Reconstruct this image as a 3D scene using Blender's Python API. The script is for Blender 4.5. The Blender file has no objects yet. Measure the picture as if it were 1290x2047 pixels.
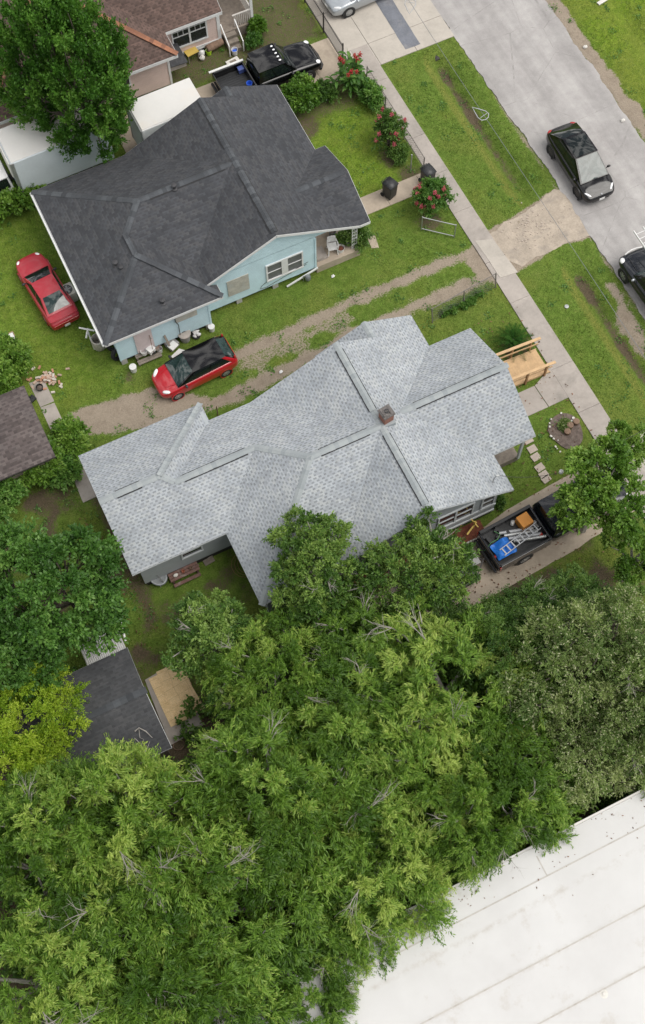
import bpy, math, random
import numpy as np
from mathutils import Vector, Matrix
from mathutils import noise as mnoise

R = math.radians
scene = bpy.context.scene
COL = scene.collection
rnd = random.Random(7)

# ------------------------------------------------------------------ camera
CAM_H = 55.0
CAM_AXES = [[0.9002730, -0.4352328, -0.0089900],   # right
            [0.4056527, 0.8312352, 0.3801236],     # up
            [0.1579695, 0.3458618, -0.9248920]]    # forward
cam = bpy.data.cameras.new('camera')
cam_o = bpy.data.objects.new('camera', cam)
COL.objects.link(cam_o)
r_, u_, f_ = [Vector(a) for a in CAM_AXES]
mw = Matrix((( r_.x, u_.x, -f_.x, 0), (r_.y, u_.y, -f_.y, 0), (r_.z, u_.z, -f_.z, CAM_H), (0, 0, 0, 1)))
cam_o.matrix_world = mw
cam.sensor_fit = 'VERTICAL'
cam.sensor_height = 24.0
cam.lens = 2540.0 / 2047.0 * 24.0
cam.clip_start = 0.5
cam.clip_end = 2000
scene.camera = cam_o

# ------------------------------------------------------------------ light
SUN_EL, SUN_AZ = R(60), R(-36)          # azimuth measured from +X towards +Y
world = bpy.data.worlds.new('World')
scene.world = world
world.use_nodes = True
wn, wl = world.node_tree.nodes, world.node_tree.links
wn.clear()
w_out = wn.new('ShaderNodeOutputWorld')
w_bg = wn.new('ShaderNodeBackground')
w_sky = wn.new('ShaderNodeTexSky')
w_sky.sky_type = 'NISHITA'
w_sky.sun_disc = False
w_sky.sun_elevation = SUN_EL
w_sky.sun_rotation = R(90) - SUN_AZ
w_sky.dust_density = 2.0
w_tc = wn.new('ShaderNodeTexCoord')
w_map = wn.new('ShaderNodeMapping')
w_map.inputs['Scale'].default_value = (1.0, 1.0, 1.7)
w_noise = wn.new('ShaderNodeTexNoise')
w_noise.inputs['Scale'].default_value = 8.5
w_noise.inputs['Detail'].default_value = 7
w_noise.inputs['Roughness'].default_value = 0.6
w_ramp = wn.new('ShaderNodeValToRGB')
w_ramp.color_ramp.elements[0].position = 0.47
w_ramp.color_ramp.elements[0].color = (0, 0, 0, 1)
w_ramp.color_ramp.elements[1].position = 0.57
w_ramp.color_ramp.elements[1].color = (1, 1, 1, 1)
w_mix = wn.new('ShaderNodeMixRGB')
w_mix.inputs['Color2'].default_value = (23.0, 22.6, 22.0, 1)
w_base = wn.new('ShaderNodeMixRGB')
w_base.inputs['Fac'].default_value = 0.55
w_base.inputs['Color2'].default_value = (4.6, 4.6, 4.7, 1)
wl.new(w_tc.outputs['Generated'], w_map.inputs['Vector'])
wl.new(w_map.outputs['Vector'], w_noise.inputs['Vector'])
wl.new(w_noise.outputs['Fac'], w_ramp.inputs['Fac'])
wl.new(w_ramp.outputs['Color'], w_mix.inputs['Fac'])
wl.new(w_sky.outputs['Color'], w_base.inputs['Color1'])
wl.new(w_base.outputs['Color'], w_mix.inputs['Color1'])
wl.new(w_mix.outputs['Color'], w_bg.inputs['Color'])
w_bg.inputs['Strength'].default_value = 0.066
wl.new(w_bg.outputs['Background'], w_out.inputs['Surface'])

sun = bpy.data.lights.new('sun', 'SUN')
sun.energy = 2.2
sun.angle = R(46)
sun.color = (1.0, 0.96, 0.9)
sun_o = bpy.data.objects.new('sun', sun)
COL.objects.link(sun_o)
sd = Vector((math.cos(SUN_EL) * math.cos(SUN_AZ), math.cos(SUN_EL) * math.sin(SUN_AZ), math.sin(SUN_EL)))
sun_o.rotation_euler = sd.to_track_quat('Z', 'Y').to_euler()
sun_o.location = (0, 0, 80)

scene.view_settings.view_transform = 'Standard'
scene.view_settings.look = 'None'
scene.view_settings.gamma = 1
scene.view_settings.use_curve_mapping = False
scene.view_settings.exposure = 0.28
scene.cycles.max_bounces = 6
scene.cycles.diffuse_bounces = 3
scene.cycles.glossy_bounces = 3
scene.cycles.transmission_bounces = 4


# ------------------------------------------------------------------ survey helper: where a ray of the photograph meets height z
def G(px, py, z=0.0):
    d = r_ * ((px - 645) / 2540.0) - u_ * ((py - 1023.5) / 2540.0) + f_
    t = (CAM_H - z) / -d.z
    return Vector((d.x * t, d.y * t, z))


# ------------------------------------------------------------------ materials
class NT:
    def __init__(self, mat):
        self.n, self.l = mat.node_tree.nodes, mat.node_tree.links

    def new(self, t, **kw):
        nd = self.n.new(t)
        for k, v in kw.items():
            setattr(nd, k, v)
        return nd

    def put(self, inp, val):
        if isinstance(val, bpy.types.NodeSocket):
            self.l.new(val, inp)
        elif isinstance(val, (tuple, list)):
            inp.default_value = (*val, 1) if len(val) == 3 and inp.type == 'RGBA' else val
        else:
            inp.default_value = val

    def math(self, op, a, b=0.0, c=0.0, clamp=False):
        nd = self.new('ShaderNodeMath', operation=op, use_clamp=clamp)
        for i, v in enumerate((a, b, c)):
            self.put(nd.inputs[i], v)
        return nd.outputs[0]

    def mix(self, fac, a, b, blend='MIX'):
        nd = self.new('ShaderNodeMixRGB', blend_type=blend)
        self.put(nd.inputs['Fac'], fac)
        self.put(nd.inputs['Color1'], a)
        self.put(nd.inputs['Color2'], b)
        return nd.outputs[0]

    def noise(self, vec, scale, detail=4, rough=0.55, dist=0.0):
        nd = self.new('ShaderNodeTexNoise')
        self.put(nd.inputs['Vector'], vec)
        nd.inputs['Scale'].default_value = scale
        nd.inputs['Detail'].default_value = detail
        nd.inputs['Roughness'].default_value = rough
        nd.inputs['Distortion'].default_value = dist
        return nd.outputs['Fac']

    def ramp(self, fac, stops):
        nd = self.new('ShaderNodeValToRGB')
        cr = nd.color_ramp
        while len(cr.elements) < len(stops):
            cr.elements.new(0.5)
        for e, (p, c) in zip(cr.elements, stops):
            e.position = p
            e.color = (*c, 1) if isinstance(c, (tuple, list)) else (c, c, c, 1)
        self.put(nd.inputs['Fac'], fac)
        return nd.outputs[0]

    def step(self, fac, lo, hi):
        nd = self.new('ShaderNodeMapRange')
        self.put(nd.inputs['Value'], fac)
        nd.inputs['From Min'].default_value = lo
        nd.inputs['From Max'].default_value = hi
        return nd.outputs[0]


def new_mat(name):
    m = bpy.data.materials.new(name)
    m.use_nodes = True
    m.node_tree.nodes.clear()
    nt = NT(m)
    out = nt.new('ShaderNodeOutputMaterial')
    b = nt.new('ShaderNodeBsdfPrincipled')
    nt.l.new(b.outputs[0], out.inputs['Surface'])
    return m, nt, b


def pos(nt):
    return nt.new('ShaderNodeNewGeometry').outputs['Position']


def objc(nt):
    return nt.new('ShaderNodeTexCoord').outputs['Object']


def mat(name, color, rough=0.6, var=0.25, scale=3.0, metal=0.0, coat=0.0, bump=0.0, bscale=40.0, dirt=None, dirt_amt=0.5, spec=None, local=True):
    m, nt, b = new_mat(name)
    v = objc(nt) if local else pos(nt)
    n1 = nt.noise(v, scale, 5, 0.6)
    n2 = nt.noise(v, scale * 7.3, 3, 0.6)
    f = nt.math('ADD', nt.math('MULTIPLY', n1, 0.65), nt.math('MULTIPLY', n2, 0.35))
    lo = tuple(c * (1 - var) for c in color)
    hi = tuple(min(1, c * (1 + var)) for c in color)
    c = nt.ramp(f, [(0.3, lo), (0.7, hi)])
    if dirt:
        d = nt.step(nt.noise(v, scale * 0.8, 6, 0.65, 0.4), 0.52, 0.72)
        c = nt.mix(nt.math('MULTIPLY', d, dirt_amt), c, dirt)
    nt.put(b.inputs['Base Color'], c)
    b.inputs['Roughness'].default_value = rough
    b.inputs['Metallic'].default_value = metal
    b.inputs['Coat Weight'].default_value = coat
    b.inputs['Coat Roughness'].default_value = 0.03
    if spec is not None:
        b.inputs['Specular IOR Level'].default_value = spec
    if bump:
        bn = nt.new('ShaderNodeBump')
        bn.inputs['Strength'].default_value = bump
        bn.inputs['Distance'].default_value = 0.02
        nt.put(bn.inputs['Height'], nt.noise(v, bscale, 3))
        nt.l.new(bn.outputs[0], b.inputs['Normal'])
    return m


def shingle_mat(name, base, alt, dash, dash_amt, row=0.145, period=0.28, tabvar=0.3):
    """Laminated shingles laid in courses along the UV of each slope (metres)."""
    m, nt, b = new_mat(name)
    uv = nt.new('ShaderNodeUVMap').outputs[0]
    sep = nt.new('ShaderNodeSeparateXYZ')
    nt.put(sep.inputs[0], uv)
    u, v = sep.outputs[0], sep.outputs[1]
    vr = nt.math('DIVIDE', v, row)
    rowi = nt.math('FLOOR', vr)
    fv = nt.math('FRACT', vr)
    wn1 = nt.new('ShaderNodeTexWhiteNoise', noise_dimensions='1D')
    nt.put(wn1.inputs['W'], rowi)
    uu = nt.math('ADD', nt.math('DIVIDE', u, period), nt.math('ADD', nt.math('MULTIPLY', rowi, 0.5), nt.math('MULTIPLY', wn1.outputs['Value'], 0.36)))
    ci = nt.math('FLOOR', uu)
    fu = nt.math('FRACT', uu)
    cb = nt.new('ShaderNodeCombineXYZ')
    nt.put(cb.inputs[0], ci)
    nt.put(cb.inputs[1], rowi)
    wn2 = nt.new('ShaderNodeTexWhiteNoise', noise_dimensions='2D')
    nt.put(wn2.inputs['Vector'], cb.outputs[0])
    rv = wn2.outputs['Value']
    sepc = nt.new('ShaderNodeSeparateColor')
    nt.put(sepc.inputs[0], wn2.outputs['Color'])
    # the shorter upper laminate: a darker tab showing in each cut-out
    wlen = nt.math('ADD', 0.38, nt.math('MULTIPLY', sepc.outputs[0], 0.28))
    dash_m = nt.math('MULTIPLY', nt.math('LESS_THAN', fu, wlen), nt.math('LESS_THAN', fv, 0.58))
    dash_m = nt.math('MULTIPLY', dash_m, nt.math('ADD', 0.55, nt.math('MULTIPLY', sepc.outputs[1], 0.45)))
    # whole-tab tone
    tone = nt.mix(rv, tuple(c * (1 - tabvar) for c in base), tuple(min(1, c * (1 + tabvar)) for c in base))
    tone = nt.mix(nt.math('MULTIPLY', nt.math('GREATER_THAN', sepc.outputs[2], 0.72), 0.6), tone, alt)
    big = nt.noise(pos(nt), 0.7, 5, 0.6)
    tone = nt.mix(1.0, tone, nt.ramp(big, [(0.3, (0.86, 0.87, 0.88)), (0.7, (1.1, 1.09, 1.08))]), 'MULTIPLY')
    streak_v = nt.new('ShaderNodeCombineXYZ')
    nt.put(streak_v.inputs[0], nt.math('MULTIPLY', u, 3.0))
    nt.put(streak_v.inputs[1], nt.math('MULTIPLY', v, 0.35))
    st = nt.noise(streak_v.outputs[0], 1.0, 4, 0.6)
    tone = nt.mix(1.0, tone, nt.ramp(st, [(0.35, 0.93), (0.65, 1.05)]), 'MULTIPLY')
    col = nt.mix(nt.math('MULTIPLY', dash_m, dash_amt), tone, dash)
    gran = nt.noise(pos(nt), 90, 2)
    col = nt.mix(1.0, col, nt.ramp(gran, [(0.3, 0.85), (0.7, 1.13)]), 'MULTIPLY')
    nt.put(b.inputs['Base Color'], col)
    b.inputs['Roughness'].default_value = 0.93
    b.inputs['Specular IOR Level'].default_value = 0.25
    bn = nt.new('ShaderNodeBump')
    bn.inputs['Strength'].default_value = 0.5
    bn.inputs['Distance'].default_value = 0.012
    h = nt.math('ADD', nt.math('MULTIPLY', fv, -0.7), nt.math('MULTIPLY', dash_m, -0.6))
    nt.put(bn.inputs['Height'], h)
    nt.l.new(bn.outputs[0], b.inputs['Normal'])
    return m


def cap_mat(name, c0, c1):
    m, nt, b = new_mat(name)
    ri = nt.new('ShaderNodeNewGeometry').outputs['Random Per Island']
    c = nt.ramp(ri, [(0.0, c0), (0.75, tuple((a + 2 * d) / 3 for a, d in zip(c0, c1))), (1.0, c1)])
    c = nt.mix(1.0, c, nt.ramp(nt.noise(pos(nt), 60, 2), [(0.3, 0.85), (0.7, 1.12)]), 'MULTIPLY')
    nt.put(b.inputs['Base Color'], c)
    b.inputs['Roughness'].default_value = 0.92
    return m


def siding_mat(name, color, dirt, pitch=0.13):
    m, nt, b = new_mat(name)
    p = pos(nt)
    sep = nt.new('ShaderNodeSeparateXYZ')
    nt.put(sep.inputs[0], p)
    fz = nt.math('FRACT', nt.math('DIVIDE', sep.outputs[2], pitch))
    c = nt.ramp(nt.noise(p, 1.3, 5, 0.6), [(0.3, tuple(x * 0.9 for x in color)), (0.7, tuple(min(1, x * 1.06) for x in color))])
    d = nt.step(nt.noise(p, 2.2, 6, 0.7), 0.55, 0.8)
    c = nt.mix(nt.math('MULTIPLY', d, 0.35), c, dirt)
    nt.put(b.inputs['Base Color'], c)
    b.inputs['Roughness'].default_value = 0.6
    bn = nt.new('ShaderNodeBump')
    bn.inputs['Strength'].default_value = 0.7
    bn.inputs['Distance'].default_value = 0.015
    nt.put(bn.inputs['Height'], nt.math('MULTIPLY', fz, -1.0))
    nt.l.new(bn.outputs[0], b.inputs['Normal'])
    return m


def leaf_mat(name, dark, mid, light, trans=0.35, rough=0.5, accent=None, accent_p=0.93):
    m = bpy.data.materials.new(name)
    m.use_nodes = True
    m.node_tree.nodes.clear()
    nt = NT(m)
    out = nt.new('ShaderNodeOutputMaterial')
    at = nt.new('ShaderNodeAttribute', attribute_name='tint')
    oi = nt.new('ShaderNodeObjectInfo')
    t = nt.math('ADD', at.outputs['Fac'], nt.math('MULTIPLY', nt.math('SUBTRACT', oi.outputs['Random'], 0.5), 0.36))
    stops = [(0.08, dark), (0.5, mid), (0.9, light)]
    c = nt.ramp(t, stops)
    if accent:
        ri = nt.new('ShaderNodeNewGeometry').outputs['Random Per Island']
        c = nt.mix(nt.math('GREATER_THAN', ri, accent_p), c, accent)
    b = nt.new('ShaderNodeBsdfPrincipled')
    nt.put(b.inputs['Base Color'], c)
    b.inputs['Roughness'].default_value = rough
    b.inputs['Specular IOR Level'].default_value = 0.05 if name == 'leaf_palm' else 0.3
    tr = nt.new('ShaderNodeBsdfTranslucent')
    nt.put(tr.inputs['Color'], nt.mix(1.0, c, (1.15, 1.25, 0.7), 'MULTIPLY'))
    mx = nt.new('ShaderNodeMixShader')
    mx.inputs[0].default_value = trans
    nt.l.new(b.outputs[0], mx.inputs[1])
    nt.l.new(tr.outputs[0], mx.inputs[2])
    nt.l.new(mx.outputs[0], out.inputs['Surface'])
    return m


# ------------------------------------------------------------------ mesh helpers
class MB:
    """Collects shapes and links them as ONE mesh object."""

    def __init__(self):
        self.v, self.f, self.uv, self.smooth = [], [], {}, []

    def add(self, verts, faces, smooth=False):
        o = len(self.v)
        self.v.extend([tuple(p) for p in verts])
        for f in faces:
            self.f.append(tuple(i + o for i in f))
            self.smooth.append(smooth)
        return o

    def box(self, c, s, rz=0.0, rot=None):
        x, y, z = s[0] / 2, s[1] / 2, s[2] / 2
        pts = [Vector(p) for p in ((-x, -y, -z), (x, -y, -z), (x, y, -z), (-x, y, -z), (-x, -y, z), (x, -y, z), (x, y, z), (-x, y, z))]
        m = rot if rot is not None else Matrix.Rotation(rz, 3, 'Z')
        c = Vector(c)
        self.add([m @ p + c for p in pts], [(0, 3, 2, 1), (4, 5, 6, 7), (0, 1, 5, 4), (1, 2, 6, 5), (2, 3, 7, 6), (3, 0, 4, 7)])
        return self

    def span(self, a, b):
        a, b = Vector(a), Vector(b)
        return self.box((a + b) / 2, [abs(x) for x in (b - a)])

    def beam(self, a, b, w, h):
        a, b = Vector(a), Vector(b)
        d = b - a
        L = d.length
        if L < 1e-6:
            return self
        x = d / L
        up = Vector((0, 0, 1)) if abs(x.z) < 0.95 else Vector((1, 0, 0))
        y = up.cross(x).normalized()
        z = x.cross(y)
        m = Matrix((x, y, z)).transposed()
        return self.box((a + b) / 2, (L, w, h), rot=m)

    def tube(self, pts, rad, n=6, cap=True, closed=False, smooth=True):
        pts = [Vector(p) for p in pts]
        if not hasattr(rad, '__len__'):
            rad = [rad] * len(pts)
        rings = []
        N = len(pts)
        prev = None
        vs = []
        for i, p in enumerate(pts):
            if closed:
                t = (pts[(i + 1) % N] - pts[i - 1])
            else:
                t = pts[min(i + 1, N - 1)] - pts[max(i - 1, 0)]
            if t.length < 1e-9:
                t = Vector((0, 0, 1))
            t.normalize()
            if prev is None:
                a = Vector((0, 0, 1)) if abs(t.z) < 0.9 else Vector((1, 0, 0))
                x = t.cross(a).normalized()
            else:
                x = (prev - t * prev.dot(t))
                if x.length < 1e-6:
                    x = t.orthogonal()
                x.normalize()
            prev = x
            y = t.cross(x)
            for k in range(n):
                an = 2 * math.pi * k / n
                vs.append(p + (x * math.cos(an) + y * math.sin(an)) * rad[i])
        fs = []
        for i in range(N if closed else N - 1):
            j = (i + 1) % N
            for k in range(n):
                k2 = (k + 1) % n
                fs.append((i * n + k, i * n + k2, j * n + k2, j * n + k))
        if cap and not closed:
            fs.append(tuple(range(n - 1, -1, -1)))
            fs.append(tuple((N - 1) * n + k for k in range(n)))
        self.add(vs, fs, smooth)
        return self

    def lathe(self, c, prof, n=16, axis='Z', smooth=True, cap=True):
        c = Vector(c)
        vs, fs = [], []
        for r, h in prof:
            for k in range(n):
                a = 2 * math.pi * k / n
                p = Vector((r * math.cos(a), r * math.sin(a), h))
                if axis == 'Y':
                    p = Vector((p.x, p.z, p.y))
                elif axis == 'X':
                    p = Vector((p.z, p.x, p.y))
                vs.append(c + p)
        for i in range(len(prof) - 1):
            for k in range(n):
                k2 = (k + 1) % n
                q = (i * n + k, i * n + k2, (i + 1) * n + k2, (i + 1) * n + k)
                fs.append(q if axis != 'Y' else q[::-1])
        if not cap:
            self.add(vs, fs, smooth)
            return self
        fs.append(tuple(range(n))[::-1] if axis != 'Y' else tuple(range(n)))
        e = tuple((len(prof) - 1) * n + k for k in range(n))
        fs.append(e if axis != 'Y' else e[::-1])
        self.add(vs, fs, smooth)
        return self

    def prism(self, poly, z0, z1):
        n = len(poly)
        vs = [(p[0], p[1], z0) for p in poly] + [(p[0], p[1], z1) for p in poly]
        area = sum(poly[i][0] * poly[(i + 1) % n][1] - poly[(i + 1) % n][0] * poly[i][1] for i in range(n))
        fs = [tuple(range(n - 1, -1, -1)), tuple(range(n, 2 * n))] + [(i, (i + 1) % n, n + (i + 1) % n, n + i) for i in range(n)]
        if area < 0:
            fs = [f[::-1] for f in fs]
        self.add(vs, fs)
        return self

    def ball(self, c, r, n=8, jit=0.0):
        c = Vector(c)
        rr = r if hasattr(r, '__len__') else (r, r, r)
        vs, fs = [], []
        m = max(4, n // 2 + 1)
        for i in range(m + 1):
            th = math.pi * i / m
            for k in range(n):
                a = 2 * math.pi * k / n
                j = 1 + jit * (rnd.random() - 0.5)
                vs.append(c + Vector((rr[0] * math.sin(th) * math.cos(a) * j, rr[1] * math.sin(th) * math.sin(a) * j, rr[2] * math.cos(th) * j)))
        for i in range(m):
            for k in range(n):
                k2 = (k + 1) % n
                fs.append((i * n + k, (i + 1) * n + k, (i + 1) * n + k2, i * n + k2))
        self.add(vs, fs, True)
        return self

    def grid(self, rows, smooth=True, flip=False):
        """rows: list of equal-length point lists -> quad sheet"""
        n = len(rows[0])
        vs = [p for r in rows for p in r]
        fs = []
        for i in range(len(rows) - 1):
            for k in range(n - 1):
                q = (i * n + k, i * n + k + 1, (i + 1) * n + k + 1, (i + 1) * n + k)
                fs.append(q[::-1] if flip else q)
        self.add(vs, fs, smooth)
        return self

    def build(self, name, m, parent=None, world=False, bevel=0.0, sub=0, angle=40, solid=0.0):
        me = bpy.data.meshes.new(name)
        v = self.v
        if world and parent is not None:
            inv = (Matrix.Translation(parent.location) @ Matrix.Rotation(parent.rotation_euler.z, 4, 'Z')).inverted()
            if parent.parent is not None:
                pp = parent.parent
                inv = inv @ (Matrix.Translation(pp.location) @ Matrix.Rotation(pp.rotation_euler.z, 4, 'Z')).inverted()
            v = [tuple(inv @ Vector(p)) for p in v]
        me.from_pydata(v, [], self.f)
        me.polygons.foreach_set('use_smooth', self.smooth)
        if any(self.smooth) and angle < 180:
            me.set_sharp_from_angle(angle=R(angle))
        me.materials.append(m)
        me.update()
        o = bpy.data.objects.new(name, me)
        COL.objects.link(o)
        if parent is not None:
            o.parent = parent
        if solid:
            md = o.modifiers.new('solid', 'SOLIDIFY')
            md.thickness = solid
        if bevel:
            md = o.modifiers.new('bevel', 'BEVEL')
            md.width = bevel
            md.segments = 2
            md.limit_method = 'ANGLE'
        if sub:
            md = o.modifiers.new('sub', 'SUBSURF')
            md.levels = md.render_levels = sub
        return o


def tag(o, label=None, cat=None, group=None, kind=None):
    if label:
        o['label'] = label
    if cat:
        o['category'] = cat
    if group:
        o['group'] = group
    if kind:
        o['kind'] = kind
    return o


def thing(name, label, cat, loc=(0, 0, 0), rz=0.0, group=None):
    o = bpy.data.objects.new(name, None)
    o.empty_display_size = 0.2
    COL.objects.link(o)
    o.location = loc
    o.rotation_euler = (0, 0, rz)
    return tag(o, label, cat, group)


def copy_tree(o, parent=None):
    c = o.copy()
    COL.objects.link(c)
    if parent is not None:
        c.parent = parent
    for ch in list(o.children):
        copy_tree(ch, c)
    return c


# ------------------------------------------------------------------ material library
M = {}
M['grey_shingle'] = shingle_mat('grey_shingle', (0.325, 0.35, 0.375), (0.385, 0.405, 0.412), (0.135, 0.145, 0.16), 0.68, row=0.132, period=0.25, tabvar=0.13)
M['dark_shingle'] = shingle_mat('dark_shingle', (0.058, 0.061, 0.068), (0.078, 0.079, 0.083), (0.04, 0.041, 0.046), 0.55, period=0.3, tabvar=0.19)
M['brown_shingle'] = shingle_mat('brown_shingle', (0.105, 0.072, 0.062), (0.15, 0.1, 0.085), (0.055, 0.04, 0.036), 0.7, row=0.15, period=0.3, tabvar=0.25)
M['shed_shingle'] = shingle_mat('shed_shingle', (0.066, 0.068, 0.073), (0.082, 0.083, 0.087), (0.04, 0.04, 0.044), 0.5, row=0.16, period=0.36, tabvar=0.15)
M['old_shingle'] = shingle_mat('old_shingle', (0.10, 0.083, 0.08), (0.14, 0.12, 0.115), (0.055, 0.045, 0.045), 0.7, row=0.17, period=0.36, tabvar=0.3)
M['grey_cap'] = cap_mat('grey_cap', (0.25, 0.278, 0.292), (0.325, 0.35, 0.358))
M['dark_cap'] = cap_mat('dark_cap', (0.038, 0.041, 0.047), (0.085, 0.093, 0.103))
M['brown_cap'] = cap_mat('brown_cap', (0.16, 0.075, 0.05), (0.33, 0.15, 0.085))
M['vent_slot'] = mat('vent_slot', (0.03, 0.03, 0.032), 0.9)
M['white_trim'] = mat('white_trim', (0.66, 0.67, 0.67), 0.5, 0.06, dirt=(0.5, 0.48, 0.43), dirt_amt=0.3)
M['grey_trim'] = mat('grey_trim', (0.55, 0.58, 0.6), 0.5, 0.06)
M['blue_siding'] = siding_mat('blue_siding', (0.52, 0.70, 0.765), (0.45, 0.56, 0.58))
M['grey_siding'] = siding_mat('grey_siding', (0.34, 0.37, 0.39), (0.28, 0.3, 0.3))
M['pink_siding'] = siding_mat('pink_siding', (0.66, 0.52, 0.47), (0.55, 0.47, 0.43), 0.15)
M['glass_dark'] = mat('glass_dark', (0.02, 0.024, 0.027), 0.06, 0.3, spec=0.6)
M['screen'] = mat('screen', (0.13, 0.135, 0.14), 0.5, 0.2)
M['board'] = mat('board', (0.42, 0.41, 0.36), 0.8, 0.35, 2.0, dirt=(0.42, 0.45, 0.43), dirt_amt=0.7)
M['under'] = mat('under', (0.03, 0.028, 0.025), 0.95)
M['pier'] = mat('pier', (0.4, 0.39, 0.37), 0.9, 0.25)
M['brick'] = mat('brick', (0.24, 0.11, 0.08), 0.9, 0.35, 9, dirt=(0.12, 0.11, 0.1), dirt_amt=0.7)
M['mortar'] = mat('mortar', (0.13, 0.12, 0.115), 0.95, 0.6, 12)
M['lead'] = mat('lead', (0.04, 0.04, 0.044), 0.6)
M['concrete'] = mat('concrete', (0.42, 0.385, 0.34), 0.9, 0.13, 0.9, dirt=(0.27, 0.25, 0.22), dirt_amt=0.5, bump=0.15, local=False)
M['old_concrete'] = mat('old_concrete', (0.35, 0.315, 0.285), 0.9, 0.16, 0.8, dirt=(0.20, 0.185, 0.165), dirt_amt=0.65, bump=0.2, local=False)
M['tan_concrete'] = mat('tan_concrete', (0.40, 0.335, 0.265), 0.9, 0.16, 0.9, dirt=(0.24, 0.2, 0.16), dirt_amt=0.6, bump=0.2, local=False)
M['patch'] = mat('patch', (0.15, 0.16, 0.185), 0.85, 0.3, 1.4, dirt=(0.3, 0.29, 0.28), dirt_amt=0.5, local=False)
M['timber'] = mat('timber', (0.52, 0.35, 0.19), 0.7, 0.2, 4)
M['timber_dark'] = mat('timber_dark', (0.30, 0.17, 0.08), 0.75, 0.25, 4)
M['old_wood'] = mat('old_wood', (0.21, 0.18, 0.15), 0.9, 0.35, 5)
M['red_wood'] = mat('red_wood', (0.16, 0.09, 0.075), 0.9, 0.4, 5, dirt=(0.3, 0.27, 0.25), dirt_amt=0.7)
def ply_mat():
    m, nt, b = new_mat('plywood')
    v = objc(nt)
    n = nt.noise(v, 3.5, 6, 0.65, 0.5)
    c = nt.ramp(n, [(0.3, (0.66, 0.47, 0.24)), (0.7, (0.80, 0.61, 0.36))])
    c = nt.mix(1.0, c, nt.ramp(nt.noise(v, 45, 2), [(0.35, 0.8), (0.65, 1.15)]), 'MULTIPLY')
    sep = nt.new('ShaderNodeSeparateXYZ')
    nt.put(sep.inputs[0], v)
    g1 = nt.math('LESS_THAN', nt.math('FRACT', nt.math('DIVIDE', nt.math('ADD', sep.outputs[1], 5.0), 0.405)), 0.035)
    g2 = nt.math('LESS_THAN', nt.math('FRACT', nt.math('DIVIDE', nt.math('ADD', sep.outputs[0], 5.0), 0.61)), 0.022)
    c = nt.mix(nt.math('MULTIPLY', nt.math('MAXIMUM', g1, g2), 0.45), c, (0.2, 0.11, 0.05))
    nt.put(b.inputs['Base Color'], c)
    b.inputs['Roughness'].default_value = 0.8
    return m


M['plywood'] = ply_mat()
M['galv'] = mat('galv', (0.42, 0.43, 0.43), 0.45, 0.2, metal=0.7)
M['fence_metal'] = mat('fence_metal', (0.17, 0.155, 0.14), 0.7, 0.35, 6)
M['iron'] = mat('iron', (0.05, 0.045, 0.042), 0.6, 0.3)
M['rust'] = mat('rust', (0.2, 0.13, 0.09), 0.85, 0.4, 8)
M['corrugated'] = mat('corrugated', (0.55, 0.55, 0.54), 0.5, 0.2, metal=0.3, dirt=(0.28, 0.25, 0.22), dirt_amt=0.4)
M['white_plastic'] = mat('white_plastic', (0.66, 0.66, 0.65), 0.4, 0.06)
M['grey_plastic'] = mat('grey_plastic', (0.3, 0.3, 0.3), 0.5, 0.15)
M['black_plastic'] = mat('black_plastic', (0.022, 0.023, 0.025), 0.45, 0.3)
M['purple_plastic'] = mat('purple_plastic', (0.13, 0.045, 0.30), 0.45, 0.1)
M['blue_plastic'] = mat('blue_plastic', (0.03, 0.12, 0.6), 0.4, 0.1)
M['tarp'] = mat('tarp', (0.02, 0.17, 0.62), 0.45, 0.2, 6)
M['orange_plastic'] = mat('orange_plastic', (0.62, 0.25, 0.035), 0.5, 0.08)
M['lime_plastic'] = mat('lime_plastic', (0.4, 0.65, 0.03), 0.5, 0.1)
M['yellow_plastic'] = mat('yellow_plastic', (0.58, 0.42, 0.1), 0.6, 0.15)
M['terracotta'] = mat('terracotta', (0.36, 0.13, 0.08), 0.8, 0.15)
M['cardboard'] = mat('cardboard', (0.42, 0.28, 0.16), 0.85, 0.15)
M['stone_white'] = mat('stone_white', (0.62, 0.60, 0.56), 0.9, 0.15)
M['paver'] = mat('paver', (0.42, 0.36, 0.31), 0.9, 0.14, 5)
M['beige_metal'] = mat('beige_metal', (0.46, 0.43, 0.38), 0.5, 0.12)
M['grey_metal'] = mat('grey_metal', (0.19, 0.205, 0.215), 0.4, 0.15, metal=0.2)
M['alu'] = mat('alu', (0.42, 0.43, 0.45), 0.5, 0.15, metal=0.4)
M['red_bits'] = mat('red_bits', (0.42, 0.04, 0.03), 0.5, 0.3)
M['green_hose'] = mat('green_hose', (0.12, 0.34, 0.12), 0.5, 0.1)
M['black_paint'] = mat('black_paint', (0.004, 0.004, 0.005), 0.1, 0.1, coat=0.35, spec=0.4)
M['red_paint'] = mat('red_paint', (0.40, 0.008, 0.016), 0.28, 0.05, coat=0.9)
M['dull_red_paint'] = mat('dull_red_paint', (0.36, 0.018, 0.032), 0.45, 0.1, 1.5, coat=0.35)
M['silver_paint'] = mat('silver_paint', (0.40, 0.43, 0.46), 0.3, 0.06, metal=0.5, coat=0.8)
M['navy_paint'] = mat('navy_paint', (0.01, 0.012, 0.017), 0.15, 0.1, coat=0.4, spec=0.4)
M['white_paint'] = mat('white_paint', (0.64, 0.64, 0.63), 0.35, 0.05, coat=0.3)
M['box_white'] = mat('box_white', (0.60, 0.59, 0.57), 0.5, 0.04, 1.0, dirt=(0.62, 0.57, 0.5), dirt_amt=0.5)
M['box_side'] = mat('box_side', (0.55, 0.60, 0.63), 0.45, 0.07, 1.0)
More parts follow.
